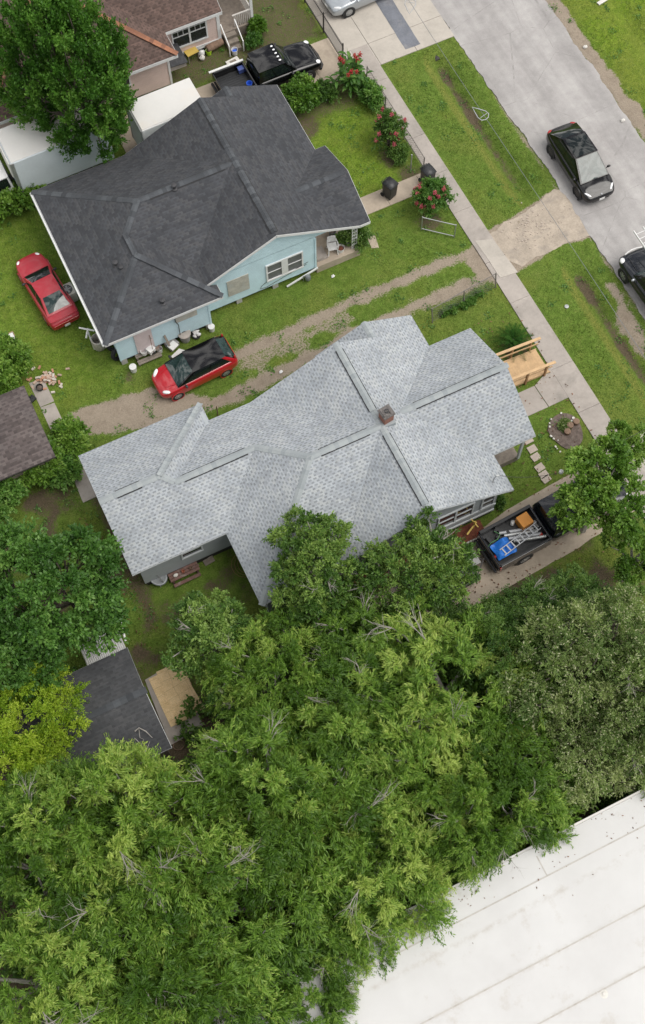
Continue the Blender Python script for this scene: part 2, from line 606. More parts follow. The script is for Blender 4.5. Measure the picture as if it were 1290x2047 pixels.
M['car_glass'] = mat('car_glass', (0.008, 0.012, 0.012), 0.02, 0.1, spec=0.55, coat=0.1)
M['teal_glass'] = mat('teal_glass', (0.018, 0.036, 0.034), 0.02, 0.4, 4, spec=0.7, coat=0.2)
M['lamp'] = mat('lamp', (0.78, 0.79, 0.8), 0.12, 0.05, coat=0.5)
M['tail_lamp'] = mat('tail_lamp', (0.32, 0.012, 0.012), 0.15, 0.05, coat=0.5)
M['tyre'] = mat('tyre', (0.018, 0.018, 0.019), 0.85, 0.3)
M['rim'] = mat('rim', (0.46, 0.47, 0.48), 0.3, 0.1, metal=0.7)
M['bark'] = mat('bark', (0.15, 0.125, 0.105), 0.95, 0.35, 5, bump=0.5)
M['pale_bark'] = mat('pale_bark', (0.36, 0.335, 0.31), 0.9, 0.25, 5)
M['dead_twig'] = mat('dead_twig', (0.30, 0.275, 0.25), 0.9, 0.3, 5)
M['mulch'] = mat('mulch', (0.13, 0.10, 0.085), 0.95, 0.55, 6, dirt=(0.26, 0.22, 0.19), dirt_amt=0.6, bump=0.8)
M['red_mulch'] = mat('red_mulch', (0.17, 0.055, 0.032), 0.95, 0.5, 8, bump=0.8)
M['leaf_willow'] = leaf_mat('leaf_willow', (0.055, 0.125, 0.013), (0.17, 0.30, 0.04), (0.41, 0.51, 0.12), trans=0.4, rough=0.4)
M['leaf_broad'] = leaf_mat('leaf_broad', (0.045, 0.12, 0.02), (0.11, 0.24, 0.042), (0.22, 0.36, 0.085), rough=0.42)
M['leaf_upright'] = leaf_mat('leaf_upright', (0.045, 0.13, 0.016), (0.105, 0.245, 0.034), (0.22, 0.38, 0.07), rough=0.45)
M['leaf_waxy'] = leaf_mat('leaf_waxy', (0.032, 0.08, 0.014), (0.085, 0.175, 0.028), (0.22, 0.33, 0.07), trans=0.25, rough=0.45)
M['leaf_yellow'] = leaf_mat('leaf_yellow', (0.15, 0.27, 0.016), (0.31, 0.44, 0.03), (0.5, 0.6, 0.08), trans=0.4)
M['leaf_olive'] = leaf_mat('leaf_olive', (0.095, 0.16, 0.042), (0.20, 0.285, 0.08), (0.34, 0.40, 0.16), trans=0.35, accent=(0.46, 0.48, 0.29), accent_p=0.86)
M['leaf_dark'] = leaf_mat('leaf_dark', (0.045, 0.105, 0.02), (0.115, 0.215, 0.042), (0.22, 0.33, 0.085), rough=0.42)
M['leaf_bright'] = leaf_mat('leaf_bright', (0.065, 0.15, 0.018), (0.14, 0.265, 0.035), (0.28, 0.41, 0.085), rough=0.42)
M['leaf_palm'] = leaf_mat('leaf_palm', (0.012, 0.045, 0.007), (0.026, 0.075, 0.011), (0.05, 0.11, 0.018), trans=0.15, rough=0.7)
M['leaf_dry'] = leaf_mat('leaf_dry', (0.1, 0.05, 0.03), (0.18, 0.09, 0.05), (0.28, 0.14, 0.09))
M['petal_pink'] = leaf_mat('petal_pink', (0.42, 0.06, 0.09), (0.52, 0.11, 0.15), (0.6, 0.2, 0.24), trans=0.3)
M['petal_red'] = leaf_mat('petal_red', (0.36, 0.02, 0.025), (0.48, 0.04, 0.05), (0.56, 0.1, 0.1), trans=0.3)

# ------------------------------------------------------------------ GROUND
def px_poly(pts, z=0.0):
    return np.array([(G(x, y, z).x, G(x, y, z).y) for x, y in pts])


def sd_poly(P, poly):
    """signed distance (negative inside) of points P to polygon"""
    inside = np.zeros(len(P), bool)
    dist = np.full(len(P), 1e9)
    n = len(poly)
    for i in range(n):
        a, b = poly[i], poly[(i + 1) % n]
        ab = b - a
        t = np.clip(((P - a) @ ab) / (ab @ ab + 1e-12), 0, 1)
        d = np.linalg.norm(P - (a + t[:, None] * ab), axis=1)
        dist = np.minimum(dist, d)
        c = ((a[1] > P[:, 1]) != (b[1] > P[:, 1]))
        with np.errstate(divide='ignore', invalid='ignore'):
            xx = (b[0] - a[0]) * (P[:, 1] - a[1]) / (b[1] - a[1] + 1e-12) + a[0]
        inside ^= c & (P[:, 0] < xx)
    return np.where(inside, -dist, dist)


def d_line(P, line):
    dist = np.full(len(P), 1e9)
    for a, b in zip(line[:-1], line[1:]):
        ab = b - a
        t = np.clip(((P - a) @ ab) / (ab @ ab + 1e-12), 0, 1)
        dist = np.minimum(dist, np.linalg.norm(P - (a + t[:, None] * ab), axis=1))
    return dist


def vnoise(x, y, s, seed=0):
    """smooth value noise, numpy"""
    x, y = x * s + 31.7 * seed, y * s - 17.3 * seed
    xi, yi = np.floor(x).astype(np.int64), np.floor(y).astype(np.int64)
    fx, fy = x - xi, y - yi
    fx, fy = fx * fx * (3 - 2 * fx), fy * fy * (3 - 2 * fy)

    def h(a, b):
        k = (a * 374761393 + b * 668265263 + seed * 974711) & 0x7fffffff
        k = ((k ^ (k >> 13)) * 1274126177) & 0x7fffffff
        return ((k ^ (k >> 16)) & 0xffff) / 65535.0
    return (h(xi, yi) * (1 - fx) + h(xi + 1, yi) * fx) * (1 - fy) + (h(xi, yi + 1) * (1 - fx) + h(xi + 1, yi + 1) * fx) * fy


def fbm(x, y, s, seed=0, o=4):
    a, t, tot = 1.0, 0, 0
    for i in range(o):
        t = t + a * vnoise(x, y, s * 2 ** i, seed + i)
        tot += a
        a *= 0.55
    return t / tot


def ditch_depth(X, Y):
    a = np.exp(-((X - 26.72) / 0.55) ** 2)
    g1 = 1 / (1 + np.exp(-(Y - 31.9) * 3.5)) * 1 / (1 + np.exp((Y - 42.1) * 4))
    g2 = 1 / (1 + np.exp((Y - 26.9) * 3.5))
    b = np.exp(-((X - 37.6) / 0.6) ** 2) * 0.6
    return 0.42 * a * np.maximum(g1, g2) + 0.35 * b


fx_ = np.arange(-16, 44.01, 0.14)
fy_ = np.arange(-10, 61.01, 0.14)
gx = np.concatenate([[-500, -200, -90, -45, -25], fx_, [55, 80, 140, 260, 500]])
gy = np.concatenate([[-500, -200, -90, -45, -22], fy_, [72, 100, 160, 280, 500]])
XX, YY = np.meshgrid(gx, gy)
GX, GY = XX.ravel(), YY.ravel()
GP = np.stack([GX, GY], 1)
wob = (fbm(GX, GY, 0.9, 3) - 0.5) * 0.9 + (fbm(GX, GY, 4.0, 5) - 0.5) * 0.35


def soft(d, w):
    return np.clip(0.5 - d / w, 0, 1)


dirt = np.zeros(len(GX))
soil = np.zeros(len(GX))
dry = np.zeros(len(GX))
lush = np.zeros(len(GX))
# two wheel tracks of the driveway between the houses
t1 = px_poly([(985, 492), (935, 508), (860, 537), (790, 566), (700, 606), (610, 650), (520, 690), (440, 725), (380, 760)])
t2 = px_poly([(1000, 540), (960, 558), (900, 585), (820, 615), (740, 655), (650, 700), (560, 745), (470, 790), (380, 825), (300, 850)])
dirt = np.maximum(dirt, soft(d_line(GP, t1) - 0.26 + wob * 0.75, 0.6))
dirt = np.maximum(dirt, soft(d_line(GP, t2) - 0.34 + wob * 0.75, 0.6))
dirt = np.maximum(dirt, 0.9 * soft(sd_poly(GP, px_poly([(300, 775), (215, 800), (160, 812), (118, 842), (120, 880), (200, 872), (300, 845), (420, 800)])) + wob * 0.9, 0.5))
dirt = np.maximum(dirt, 0.55 * soft(sd_poly(GP, px_poly([(480, 695), (700, 600), (730, 640), (540, 745), (440, 770)])) + wob * 1.8 + 0.3, 0.6))
dirt = np.maximum(dirt, soft(sd_poly(GP, px_poly([(945, 485), (985, 475), (1000, 545), (955, 560), (930, 520)])) + wob * 0.6, 0.4))
# verge where the drive meets the road, and the shoulder across the road
dirt = np.maximum(dirt, soft(sd_poly(GP, px_poly([(1112, 380), (1180, 470), (1120, 492), (1030, 548), (985, 505), (960, 470), (1030, 430)])) + wob * 0.5, 0.3))
dirt = np.maximum(dirt, soft(np.abs(GX - 34.4) - 0.45 + wob * 0.9, 0.4))
dirt = np.maximum(dirt, 0.6 * soft(np.abs(GX - 28.35) - 0.12 + wob * 0.6, 0.3))
dirt = np.maximum(dirt, 0.75 * soft(sd_poly(GP, px_poly([(1210, 560), (1240, 570), (1290, 690), (1290, 720), (1240, 650)])) + wob * 1.3, 0.5))
# ditch bottoms: bare brown earth with dry grass on the flank
dd = ditch_depth(GX, GY)
soil = np.maximum(soil, np.clip(dd * 3.4 - 0.75 + wob * 0.9, 0, 0.85) * (GX < 30))
dry = np.maximum(dry, np.clip(np.exp(-((GX - 26.05) / 0.3) ** 2) * 1.1 + wob * 0.5, 0, 1) * (dd > 0.03) * (GX < 30))
dry = np.maximum(dry, np.clip((fbm(GX, GY, 0.35, 9) - 0.52) * 2.4, 0, 0.5))
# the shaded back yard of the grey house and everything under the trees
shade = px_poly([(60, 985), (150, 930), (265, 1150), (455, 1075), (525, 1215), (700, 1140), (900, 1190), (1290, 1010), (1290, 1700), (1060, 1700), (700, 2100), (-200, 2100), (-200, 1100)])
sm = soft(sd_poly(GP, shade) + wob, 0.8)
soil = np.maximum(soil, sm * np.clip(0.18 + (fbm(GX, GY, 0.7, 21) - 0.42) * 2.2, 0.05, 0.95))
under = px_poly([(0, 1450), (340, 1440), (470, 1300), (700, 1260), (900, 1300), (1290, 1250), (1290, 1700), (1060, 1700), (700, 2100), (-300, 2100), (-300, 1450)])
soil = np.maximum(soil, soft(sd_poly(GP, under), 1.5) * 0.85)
soil = np.maximum(soil, 0.6 * soft(np.abs(GX - 0.2) - 0.5 + wob, 0.6) * (GY < 27) * (GY > 19))
soil = np.maximum(soil, 0.7 * soft(sd_poly(GP, px_poly([(160, 830), (280, 790), (300, 820), (200, 855)])) + wob * 1.2, 0.6))
soil = np.maximum(soil, 0.55 * soft(sd_poly(GP, np.array([(19.2, 45.9), (22, 45.9), (22, 56), (17, 56), (17, 48.4), (13, 48.1), (13, 46)])) + wob * 1.5, 0.8))
soil = np.maximum(soil, 0.5 * soft(sd_poly(GP, np.array([(17.2, 41.0), (22.3, 41.2), (22.3, 43.0), (17.2, 43.0)])) + wob * 1.2, 0.6))
for c, rr in (((18.4, 40.9), 0.9), ((21.7, 37.2), 0.8), ((21.9, 35.6), 0.9), ((21.7, 32.6), 0.8), ((21.6, 24.2), 0.9), ((4.0, 31.2), 0.5)):
    soil = np.maximum(soil, 0.6 * soft(np.hypot(GX - c[0], GY - c[1]) - rr + wob * 1.2, 0.7))
lush = np.maximum(lush, soft(34.9 - GX, 1.0))
lush = np.maximum(lush, 0.8 * soft(sd_poly(GP, np.array([(17.4, 35), (21.8, 35), (21.8, 41.5), (17.4, 41.5)])), 2.0))
lush = np.maximum(lush, 0.45 * soft(sd_poly(GP, np.array([(-4, 31), (3.3, 31), (3.3, 43), (-4, 43)])), 2.0))

GZ = -dd + (fbm(GX, GY, 1.2, 40) - 0.5) * 0.05 - 0.02
# keep the sheet below everything laid on it
flat = np.zeros(len(GX), bool)
for x0, x1, y0, y1 in ((28.3, 34.0, -500, 500), (21.9, 28.3, 42.95, 500)):
    flat |= (GX > x0) & (GX < x1) & (GY > y0) & (GY < y1)
GZ[flat] = -0.06
W = len(gx)
idx = np.arange(len(GX)).reshape(len(gy), W)
quads = np.stack([idx[:-1, :-1].ravel(), idx[:-1, 1:].ravel(), idx[1:, 1:].ravel(), idx[1:, :-1].ravel()], 1)


def np_mesh(name, verts, quads_, m, parent=None, face_attr=None, smooth=False):
    me = bpy.data.meshes.new(name)
    k = quads_.shape[1]
    me.vertices.add(len(verts))
    me.vertices.foreach_set('co', np.asarray(verts, np.float32).ravel())
    me.loops.add(quads_.size)
    me.loops.foreach_set('vertex_index', quads_.astype(np.int32).ravel())
    me.polygons.add(len(quads_))
    me.polygons.foreach_set('loop_start', np.arange(0, quads_.size, k, dtype=np.int32))
    me.polygons.foreach_set('loop_total', np.full(len(quads_), k, np.int32))
    if smooth:
        me.polygons.foreach_set('use_smooth', np.ones(len(quads_), bool))
    me.update(calc_edges=True)
    if face_attr is not None:
        a = me.attributes.new('tint', 'FLOAT', 'FACE')
        a.data.foreach_set('value', np.asarray(face_attr, np.float32))
    me.materials.append(m)
    o = bpy.data.objects.new(name, me)
    COL.objects.link(o)
    if parent is not None:
        o.parent = parent
    return o


def ground_mat():
    m, nt, b = new_mat('ground_cover')
    p = pos(nt)
    at = nt.new('ShaderNodeAttribute', attribute_name='cover')
    sep = nt.new('ShaderNodeSeparateColor')
    nt.put(sep.inputs[0], at.outputs['Color'])
    dirt_, soil_, dry_ = sep.outputs[0], sep.outputs[1], sep.outputs[2]
    lush_ = at.outputs['Alpha']
    n_big = nt.noise(p, 0.5, 5, 0.6)
    n_mid = nt.noise(p, 2.6, 6, 0.62, 0.3)
    n_fine = nt.noise(p, 14, 5, 0.65)
    n_blade = nt.noise(p, 45, 3, 0.6)
    g = nt.ramp(n_mid, [(0.28, (0.074, 0.122, 0.018)), (0.5, (0.11, 0.178, 0.028)), (0.72, (0.148, 0.2, 0.042))])
    gl = nt.ramp(n_mid, [(0.28, (0.10, 0.175, 0.014)), (0.5, (0.145, 0.22, 0.022)), (0.72, (0.205, 0.265, 0.04))])
    g = nt.mix(lush_, g, gl)
    g = nt.mix(nt.math('MULTIPLY', dry_, nt.step(n_fine, 0.3, 0.65)), g, (0.19, 0.19, 0.045))
    g = nt.mix(nt.math('MULTIPLY', nt.step(n_big, 0.5, 0.75), 0.5), g, (0.15, 0.17, 0.03))
    g = nt.mix(1.0, g, nt.ramp(n_fine, [(0.3, 0.62), (0.68, 1.25)]), 'MULTIPLY')
    g = nt.mix(1.0, g, nt.ramp(n_blade, [(0.28, 0.6), (0.7, 1.3)]), 'MULTIPLY')
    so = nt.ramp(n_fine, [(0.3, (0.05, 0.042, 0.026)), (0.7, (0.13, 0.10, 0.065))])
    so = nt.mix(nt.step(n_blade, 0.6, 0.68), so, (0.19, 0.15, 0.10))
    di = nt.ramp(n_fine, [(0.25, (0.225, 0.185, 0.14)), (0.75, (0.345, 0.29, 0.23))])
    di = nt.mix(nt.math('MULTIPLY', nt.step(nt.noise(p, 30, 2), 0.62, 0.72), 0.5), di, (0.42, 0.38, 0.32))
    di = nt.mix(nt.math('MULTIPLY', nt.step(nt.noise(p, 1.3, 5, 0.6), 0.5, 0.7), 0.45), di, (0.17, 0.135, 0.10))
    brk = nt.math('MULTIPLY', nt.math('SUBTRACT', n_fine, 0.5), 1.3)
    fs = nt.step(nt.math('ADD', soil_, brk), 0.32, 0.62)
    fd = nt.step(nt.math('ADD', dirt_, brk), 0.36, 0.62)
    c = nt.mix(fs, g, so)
    c = nt.mix(fd, c, di)
    nt.put(b.inputs['Base Color'], c)
    b.inputs['Roughness'].default_value = 0.95
    b.inputs['Specular IOR Level'].default_value = 0.15
    bn = nt.new('ShaderNodeBump')
    bn.inputs['Strength'].default_value = 0.8
    bn.inputs['Distance'].default_value = 0.06
    nt.put(bn.inputs['Height'], nt.math('ADD', nt.math('MULTIPLY', n_fine, 0.6), nt.math('MULTIPLY', n_blade, 0.5)))
    nt.l.new(bn.outputs[0], b.inputs['Normal'])
    return m


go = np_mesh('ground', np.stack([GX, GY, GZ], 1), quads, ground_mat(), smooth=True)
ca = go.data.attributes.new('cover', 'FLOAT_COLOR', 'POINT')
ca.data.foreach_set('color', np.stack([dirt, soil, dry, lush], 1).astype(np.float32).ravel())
tag(go, kind='structure')

# short grass blades standing in the lawn (one mass nobody could count)
def blades():
    rs = np.random.default_rng(3)
    n = 330000
    x = rs.uniform(-6, 42, n)
    y = rs.uniform(12, 58, n)
    ix = np.clip(np.searchsorted(gx, x), 1, W - 1)
    iy = np.clip(np.searchsorted(gy, y), 1, len(gy) - 1)
    k = iy * W + ix
    keep = (dirt[k] < 0.25) & (soil[k] < 0.5) & (~flat[k])
    for x0, x1, y0, y1 in ((0.5, 17, 16.8, 26.4), (3.4, 17.4, 31.8, 41.5), (19, 21, 20, 24), (14.6, 17.8, 31, 37.5)):
        keep &= ~((x > x0) & (x < x1) & (y > y0) & (y < y1))
    for cx0, cx1, cy0, cy1 in KEEP_CLEAR:
        keep &= ~((x > cx0) & (x < cx1) & (y > cy0) & (y < cy1))
    # only where the frame can see
    x, y, k = x[keep], y[keep], k[keep]
    n = len(x)
    z = GZ[k]
    a = rs.uniform(0, 2 * np.pi, n)
    h = rs.uniform(0.03, 0.10, n) * (0.7 + 0.8 * vnoise(x, y, 0.8, 60))
    w = rs.uniform(0.012, 0.026, n)
    lean = rs.uniform(0.02, 0.11, n)
    dx, dy = np.cos(a), np.sin(a)
    b = np.stack([x, y, z - 0.01], 1)
    side = np.stack([-dy * w, dx * w, 0 * w], 1)
    tip = b + np.stack([dx * lean, dy * lean, h], 1)
    v = np.concatenate([b - side, b + side, tip], 1).reshape(-1, 3)
    f = np.arange(3 * n).reshape(-1, 3)
    t = np.clip(0.25 + 0.4 * fbm(x, y, 1.5, 70) + rs.uniform(-0.2, 0.3, n) + 0.2 * lush[k] + 0.25 * dry[k], 0, 1)
    return v, f, t


# ------------------------------------------------------------------ ROAD, PAVEMENTS, DRIVES
def road_mat():
    m, nt, b = new_mat('worn_asphalt')
    p = pos(nt)
    n1 = nt.noise(p, 0.45, 6, 0.6)
    n2 = nt.noise(p, 2.4, 6, 0.65)
    n3 = nt.noise(p, 26, 3, 0.6)
    c = nt.ramp(n1, [(0.3, (0.29, 0.276, 0.27)), (0.7, (0.40, 0.385, 0.375))])
    c = nt.mix(1.0, c, nt.ramp(n2, [(0.3, 0.9), (0.7, 1.07)]), 'MULTIPLY')
    c = nt.mix(1.0, c, nt.ramp(n3, [(0.3, 0.88), (0.7, 1.1)]), 'MULTIPLY')
    mp = nt.new('ShaderNodeMapping')
    mp.inputs['Scale'].default_value = (1.3, 0.07, 1)
    nt.put(mp.inputs['Vector'], p)
    c = nt.mix(1.0, c, nt.ramp(nt.noise(mp.outputs[0], 1.0, 4, 0.6), [(0.3, 0.84), (0.7, 1.1)]), 'MULTIPLY')
    c = nt.mix(nt.math('MULTIPLY', nt.step(nt.noise(p, 1.1, 5, 0.7), 0.62, 0.8), 0.55), c, (0.2, 0.19, 0.185))
    vor = nt.new('ShaderNodeTexVoronoi', feature='DISTANCE_TO_EDGE')
    nt.put(vor.inputs['Vector'], nt.mix(0.12, p, nt.new('ShaderNodeTexNoise').outputs['Color']))
    vor.inputs['Scale'].default_value = 0.33
    crack = nt.math('LESS_THAN', vor.outputs['Distance'], 0.006)
    c = nt.mix(nt.math('MULTIPLY', nt.math('MULTIPLY', crack, nt.step(n2, 0.45, 0.6)), 0.45), c, (0.16, 0.15, 0.145))
    nt.put(b.inputs['Base Color'], c)
    b.inputs['Roughness'].default_value = 0.93
    bn = nt.new('ShaderNodeBump')
    bn.inputs['Strength'].default_value = 0.3
    bn.inputs['Distance'].default_value = 0.01
    nt.put(bn.inputs['Height'], n3)
    nt.l.new(bn.outputs[0], b.inputs['Normal'])
    return m


def sheet(name, poly, z, m, thick=0.12, jag=0.0, step_=0.25, seed=1, kind='structure', parent=None):
    """flat slab with an (optionally ragged) outline"""
    pts = []
    rs = random.Random(seed)
    n = len(poly)
    for i in range(n):
        a, b = Vector(poly[i]), Vector(poly[(i + 1) % n])
        L = (b - a).length
        k = max(1, int(L / step_)) if jag else 1
        nn = Vector((-(b - a).y, (b - a).x)).normalized() if L > 0 else Vector((0, 0))
        for j in range(k):
            q = a.lerp(b, j / k)
            if jag:
                q = q + nn * jag * (mnoise.noise(Vector((q.x * 1.1, q.y * 1.1, seed))) + 0.5 * mnoise.noise(Vector((q.x * 4, q.y * 4, seed + 9))))
            pts.append((q.x, q.y))
    mb = MB()
    mb.prism(pts, z - thick, z)
    o = mb.build(name, m, parent)
    if kind:
        tag(o, kind=kind)
    return o


rdpts = [(28.42, -60), (28.38, 22.5), (28.42, 27.5), (28.5, 32.5), (28.3, 42.9), (28.2, 70), (34.2, 70), (34.1, 42.9), (33.95, 32), (34.0, 20), (34.0, -60)]
road = sheet('road', rdpts, 0.0, road_mat(), 0.1, jag=0.15, step_=0.12, seed=3)

apron = sheet('driveway_apron', [(x, y) for x, y in px_poly([(1108, 378), (1150, 372), (1215, 470), (1176, 474), (1120, 490), (1045, 532), (1005, 505), (975, 468), (1040, 428)])], -0.006, mat('apron', (0.37, 0.315, 0.255), 0.92, 0.3, 1.3, dirt=(0.215, 0.19, 0.17), dirt_amt=0.8, bump=0.6, local=False), 0.1, jag=0.22, step_=0.15, seed=5)

# pavement (sidewalk): separate slabs with open joints
def sidewalk():
    mb = MB()
    y = 44.6
    rs = random.Random(4)
    while y > 8:
        L = rs.choice((2.6, 3.4, 4.2))
        y2 = y - L
        def xl(yy):
            return 22.72 if yy > 30.2 else (22.76 if yy > 22.4 else 22.72)
        def xr(yy):
            t = min(1, max(0, (43 - yy) / 22))
            return 23.72 + 0.22 * t
        mb.prism([(xl(y), y - 0.006), (xr(y), y - 0.006), (xr(y2), y2 + 0.006), (xl(y2), y2 + 0.006)], -0.1, 0.03 + rs.uniform(-0.006, 0.006))
        y = y2
    return mb


sw = tag(sidewalk().build('sidewalk', M['old_concrete'], bevel=0.008), kind='structure')
sheet('sidewalk_joint_bed', [(22.74, 44.6), (23.7, 44.6), (23.9, 8), (22.76, 8)], 0.0, M['mulch'], 0.05)
sheet('crossover_slab', [(x, y) for x, y in px_poly([(950, 482), (985, 478), (1035, 545), (1000, 556)])], 0.045, M['concrete'], 0.06, jag=0.03, seed=2)

# concrete drive of the pink house reaching the road, cast in bays
drive = MB()
for x0, x1 in ((22.02, 23.78), (23.8, 26.0), (26.02, 28.32)):
    ys = [42.98, 44.6, 47.6, 50.6, 54, 60]
    for a, b in zip(ys[:-1], ys[1:]):
        drive.prism([(x0, a), (x1, a), (x1, b - 0.02), (x0, b - 0.02)], -0.1, 0.012 + 0.004 * rnd.random())
tag(drive.build('concrete_driveway', M['concrete'], bevel=0.006), kind='structure')
sheet('driveway_joint_bed', [(22.04, 43.0), (28.3, 43.0), (28.3, 60), (22.04, 60)], -0.004, M['under'], 0.04)
sheet('driveway_patch', [(25.46, 43.3), (26.36, 43.3), (26.46, 48.3), (25.52, 48.3)], 0.02, M['patch'], 0.03, jag=0.03, seed=12)
stain = mat('oil_stain', (0.1, 0.095, 0.09), 0.8, 0.4, 5, local=False)
pink_drive = MB()
for a, b in ((9.0, 12.6), (12.62, 16.6), (16.62, 18.9), (18.92, 20.4), (20.42, 22.0)):
    pink_drive.prism([(a, 43.05), (b, 43.05), (b, 45.95), (a, 45.95)], -0.1, 0.012 + 0.004 * rnd.random())
tag(pink_drive.build('parking_pad', M['tan_concrete'], bevel=0.006), kind='structure')
# front path of the blue house
fp = MB()
for a, b in ((18.0, 20.05), (20.07, 22.1), (22.12, 22.7)):
    fp.prism([(a, 34.52), (b, 34.52), (b, 35.62), (a, 35.62)], -0.1, 0.02 + 0.004 * rnd.random())
tag(fp.build('front_path', M['tan_concrete'], bevel=0.006), kind='structure')
fp = MB()
fp.prism([(18.0, 32.6), (18.35, 32.45), (18.5, 33.2), (18.1, 33.4)], -0.1, 0.012)
tag(fp.build('path_stone', M['tan_concrete']), kind='structure')
# front path of the grey house
fp = MB()
fp.prism([(19.3, 20.72), (21.6, 20.72), (21.55, 22.02), (19.3, 22.02)], -0.1, 0.018)
fp.prism([(21.63, 20.72), (22.74, 20.74), (22.74, 22.6), (22.3, 22.35), (21.58, 22.02)], -0.1, 0.024)
tag(fp.build('entrance_path', M['old_concrete'], bevel=0.006), kind='structure')
# trailer drive at the right of the grey house
sheet('side_driveway', [(23.0, 15.6), (22.9, 17.35), (19.0, 17.05), (17.2, 16.85), (13.2, 16.1), (8.5, 15.6), (8.5, 13.4), (14.0, 13.42), (19.0, 13.75), (22.8, 14.3)], 0.012, M['tan_concrete'], 0.1, jag=0.05, seed=14)
sheet('side_driveway_mouth', [(22.6, 14.2), (28.6, 13.4), (28.6, 18.2), (23.9, 17.4), (22.6, 17.3)], 0.004, M['concrete'], 0.1, jag=0.1, seed=15)
# strip of old concrete behind, left
st = MB()
cy = 33.0
for i, L in enumerate((1.5, 2.0, 1.7, 1.9)):
    st.prism([(-0.55 + 0.03 * i, cy), (0.18, cy - 0.05), (0.2, cy - L + 0.03), (-0.52, cy - L + 0.03)], -0.1, 0.02)
    cy -= L
tag(st.build('back_path', M['old_concrete']), kind='structure')
sheet('patio_slab', [(-1.22, 16.75), (-1.34, 13.55), (0.28, 13.75), (0.46, 16.95)], 0.06, M['old_concrete'], 0.15, jag=0.02, seed=17)
KEEP_CLEAR = [(22.7, 23.95, 5, 45), (18, 22.7, 34.5, 35.65), (19.2, 22.8, 20.7, 22.1), (8, 29, 13.4, 17.4), (8.9, 22.1, 43, 46), (-0.6, 0.25, 25, 33), (-1.4, 0.5, 13.5, 17), (21.0, 23, 17.9, 20.4), (28.2, 34.2, -9, 61)]

# mulch bed in the front lawn of the grey house
c0 = G(1132, 862)
pts = [(c0.x + (0.78 + 0.06 * math.sin(3 * a)) * math.cos(a), c0.y + (1.0 + 0.07 * math.sin(2 * a + 1)) * math.sin(a)) for a in [i * 2 * math.pi / 40 for i in range(40)]]
tag(sheet('mulch_bed', pts, 0.035, M['mulch'], 0.1, kind=None), kind='structure')
KEEP_CLEAR.append((c0.x - .7, c0.x + .7, c0.y - .85, c0.y + .85))
v_, f_2, t_ = blades()
tag(np_mesh('grass', v_, f_2, M.setdefault('leaf_grass', leaf_mat('leaf_grass', (0.074, 0.128, 0.016), (0.128, 0.203, 0.03), (0.21, 0.272, 0.06), trans=0.3, rough=0.6)), face_attr=t_), kind='stuff')


# ------------------------------------------------------------------ HOUSES
def roof_mesh(name, polys, m, parent, thick=0.13, fascia=None, fascia_h=0.16, fascia_name='fascia', fmat=None, skip=()):
    """polys: lists of 3D points, one list per slope. UVs run along / up each slope."""
    me = bpy.data.meshes.new(name)
    verts, faces, uvs, index = [], [], [], {}

    def vid(p):
        k = tuple(round(c, 3) for c in p)
        if k not in index:
            index[k] = len(verts)
            verts.append(p)
        return index[k]
    edges = {}
    tops = []
    for poly in polys:
        P = [Vector(p) for p in poly]
        n = Vector((0, 0, 0))
        for i in range(len(P)):
            a, b = P[i], P[(i + 1) % len(P)]
            n += a.cross(b)
        if n.z < 0:
            P.reverse()
            n = -n
        n.normalize()
        h = Vector((0, 0, 1)).cross(n)
        if h.length < 1e-4:
            h = Vector((1, 0, 0))
        h.normalize()
        up = n.cross(h)
        f = [vid(p) for p in P]
        tops.append(f)
        faces.append(tuple(f))
        uvs.append([(p.dot(h), p.dot(up)) for p in P])
        for i in range(len(f)):
            edges[(f[i], f[(i + 1) % len(f)])] = 1
    # drop T-junction pairs: boundary edges are those with no reverse edge and not lying on another edge
    bound = [e for e in edges if (e[1], e[0]) not in edges]
    nb = len(verts)
    low = [Vector(p) - Vector((0, 0, thick)) for p in verts]
    verts.extend(low)
    for f in tops:
        faces.append(tuple(i + nb for i in reversed(f)))
        uvs.append([(0, 0)] * len(f))
    for a, b in bound:
        faces.append((b, a, a + nb, b + nb))
        uvs.append([(0, 0)] * 4)
    me.from_pydata([tuple(p) for p in verts], [], faces)
    lay = me.uv_layers.new(name='UVMap')
    flat_uv = [c for uvl in uvs for c in uvl]
    for i, c in enumerate(flat_uv):
        lay.data[i].uv = c
    me.materials.append(m)
    me.update()
    o = bpy.data.objects.new(name, me)
    COL.objects.link(o)
    o.parent = parent
    if parent is not None:
        off = parent.location
        me.transform(Matrix.Translation(-Vector(off)))
    return o, [(Vector(verts[a]), Vector(verts[b])) for a, b in bound]


def fascia_boards(bound, m, parent, skip=lambda a, b: False, h=0.17, drop=0.02, out=0.018, name='fascia', lift=0.0):
    mb = MB()
    for a, b in bound:
        if skip(a, b):
            continue
        d = (b - a)
        if d.length < 0.05:
            continue
        # the boundary edge keeps the slope on its left: outward is to the right
        o = Vector((d.y, -d.x, 0)).normalized()
        e = d.normalized() * 0.012
        A, B = a - e + o * out, b + e + o * out
        z = Vector((0, 0, 1))
        w = o * 0.03
        mb.add([A - z * (drop + h), B - z * (drop + h), B - z * drop, A - z * drop,
                A - w - z * (drop + h), B - w - z * (drop + h), B - w - z * drop, A - w - z * drop],
               [(0, 1, 2, 3), (5, 4, 7, 6), (3, 2, 6, 7), (1, 0, 4, 5), (0, 3, 7, 4), (2, 1, 5, 6)])
    return mb.build(name, m, parent, world=True)


class Multi:
    """several meshes that become separate parts of the same name"""
    def __init__(self):
        self.parts = []

    def new(self):
        self.parts.append(MB())
        return self.parts[-1]

    def build(self, name, m, parent, world=True, under=None):
        for mb in self.parts:
            o = mb.build(name, m, parent, world=world)
            o.parent = under


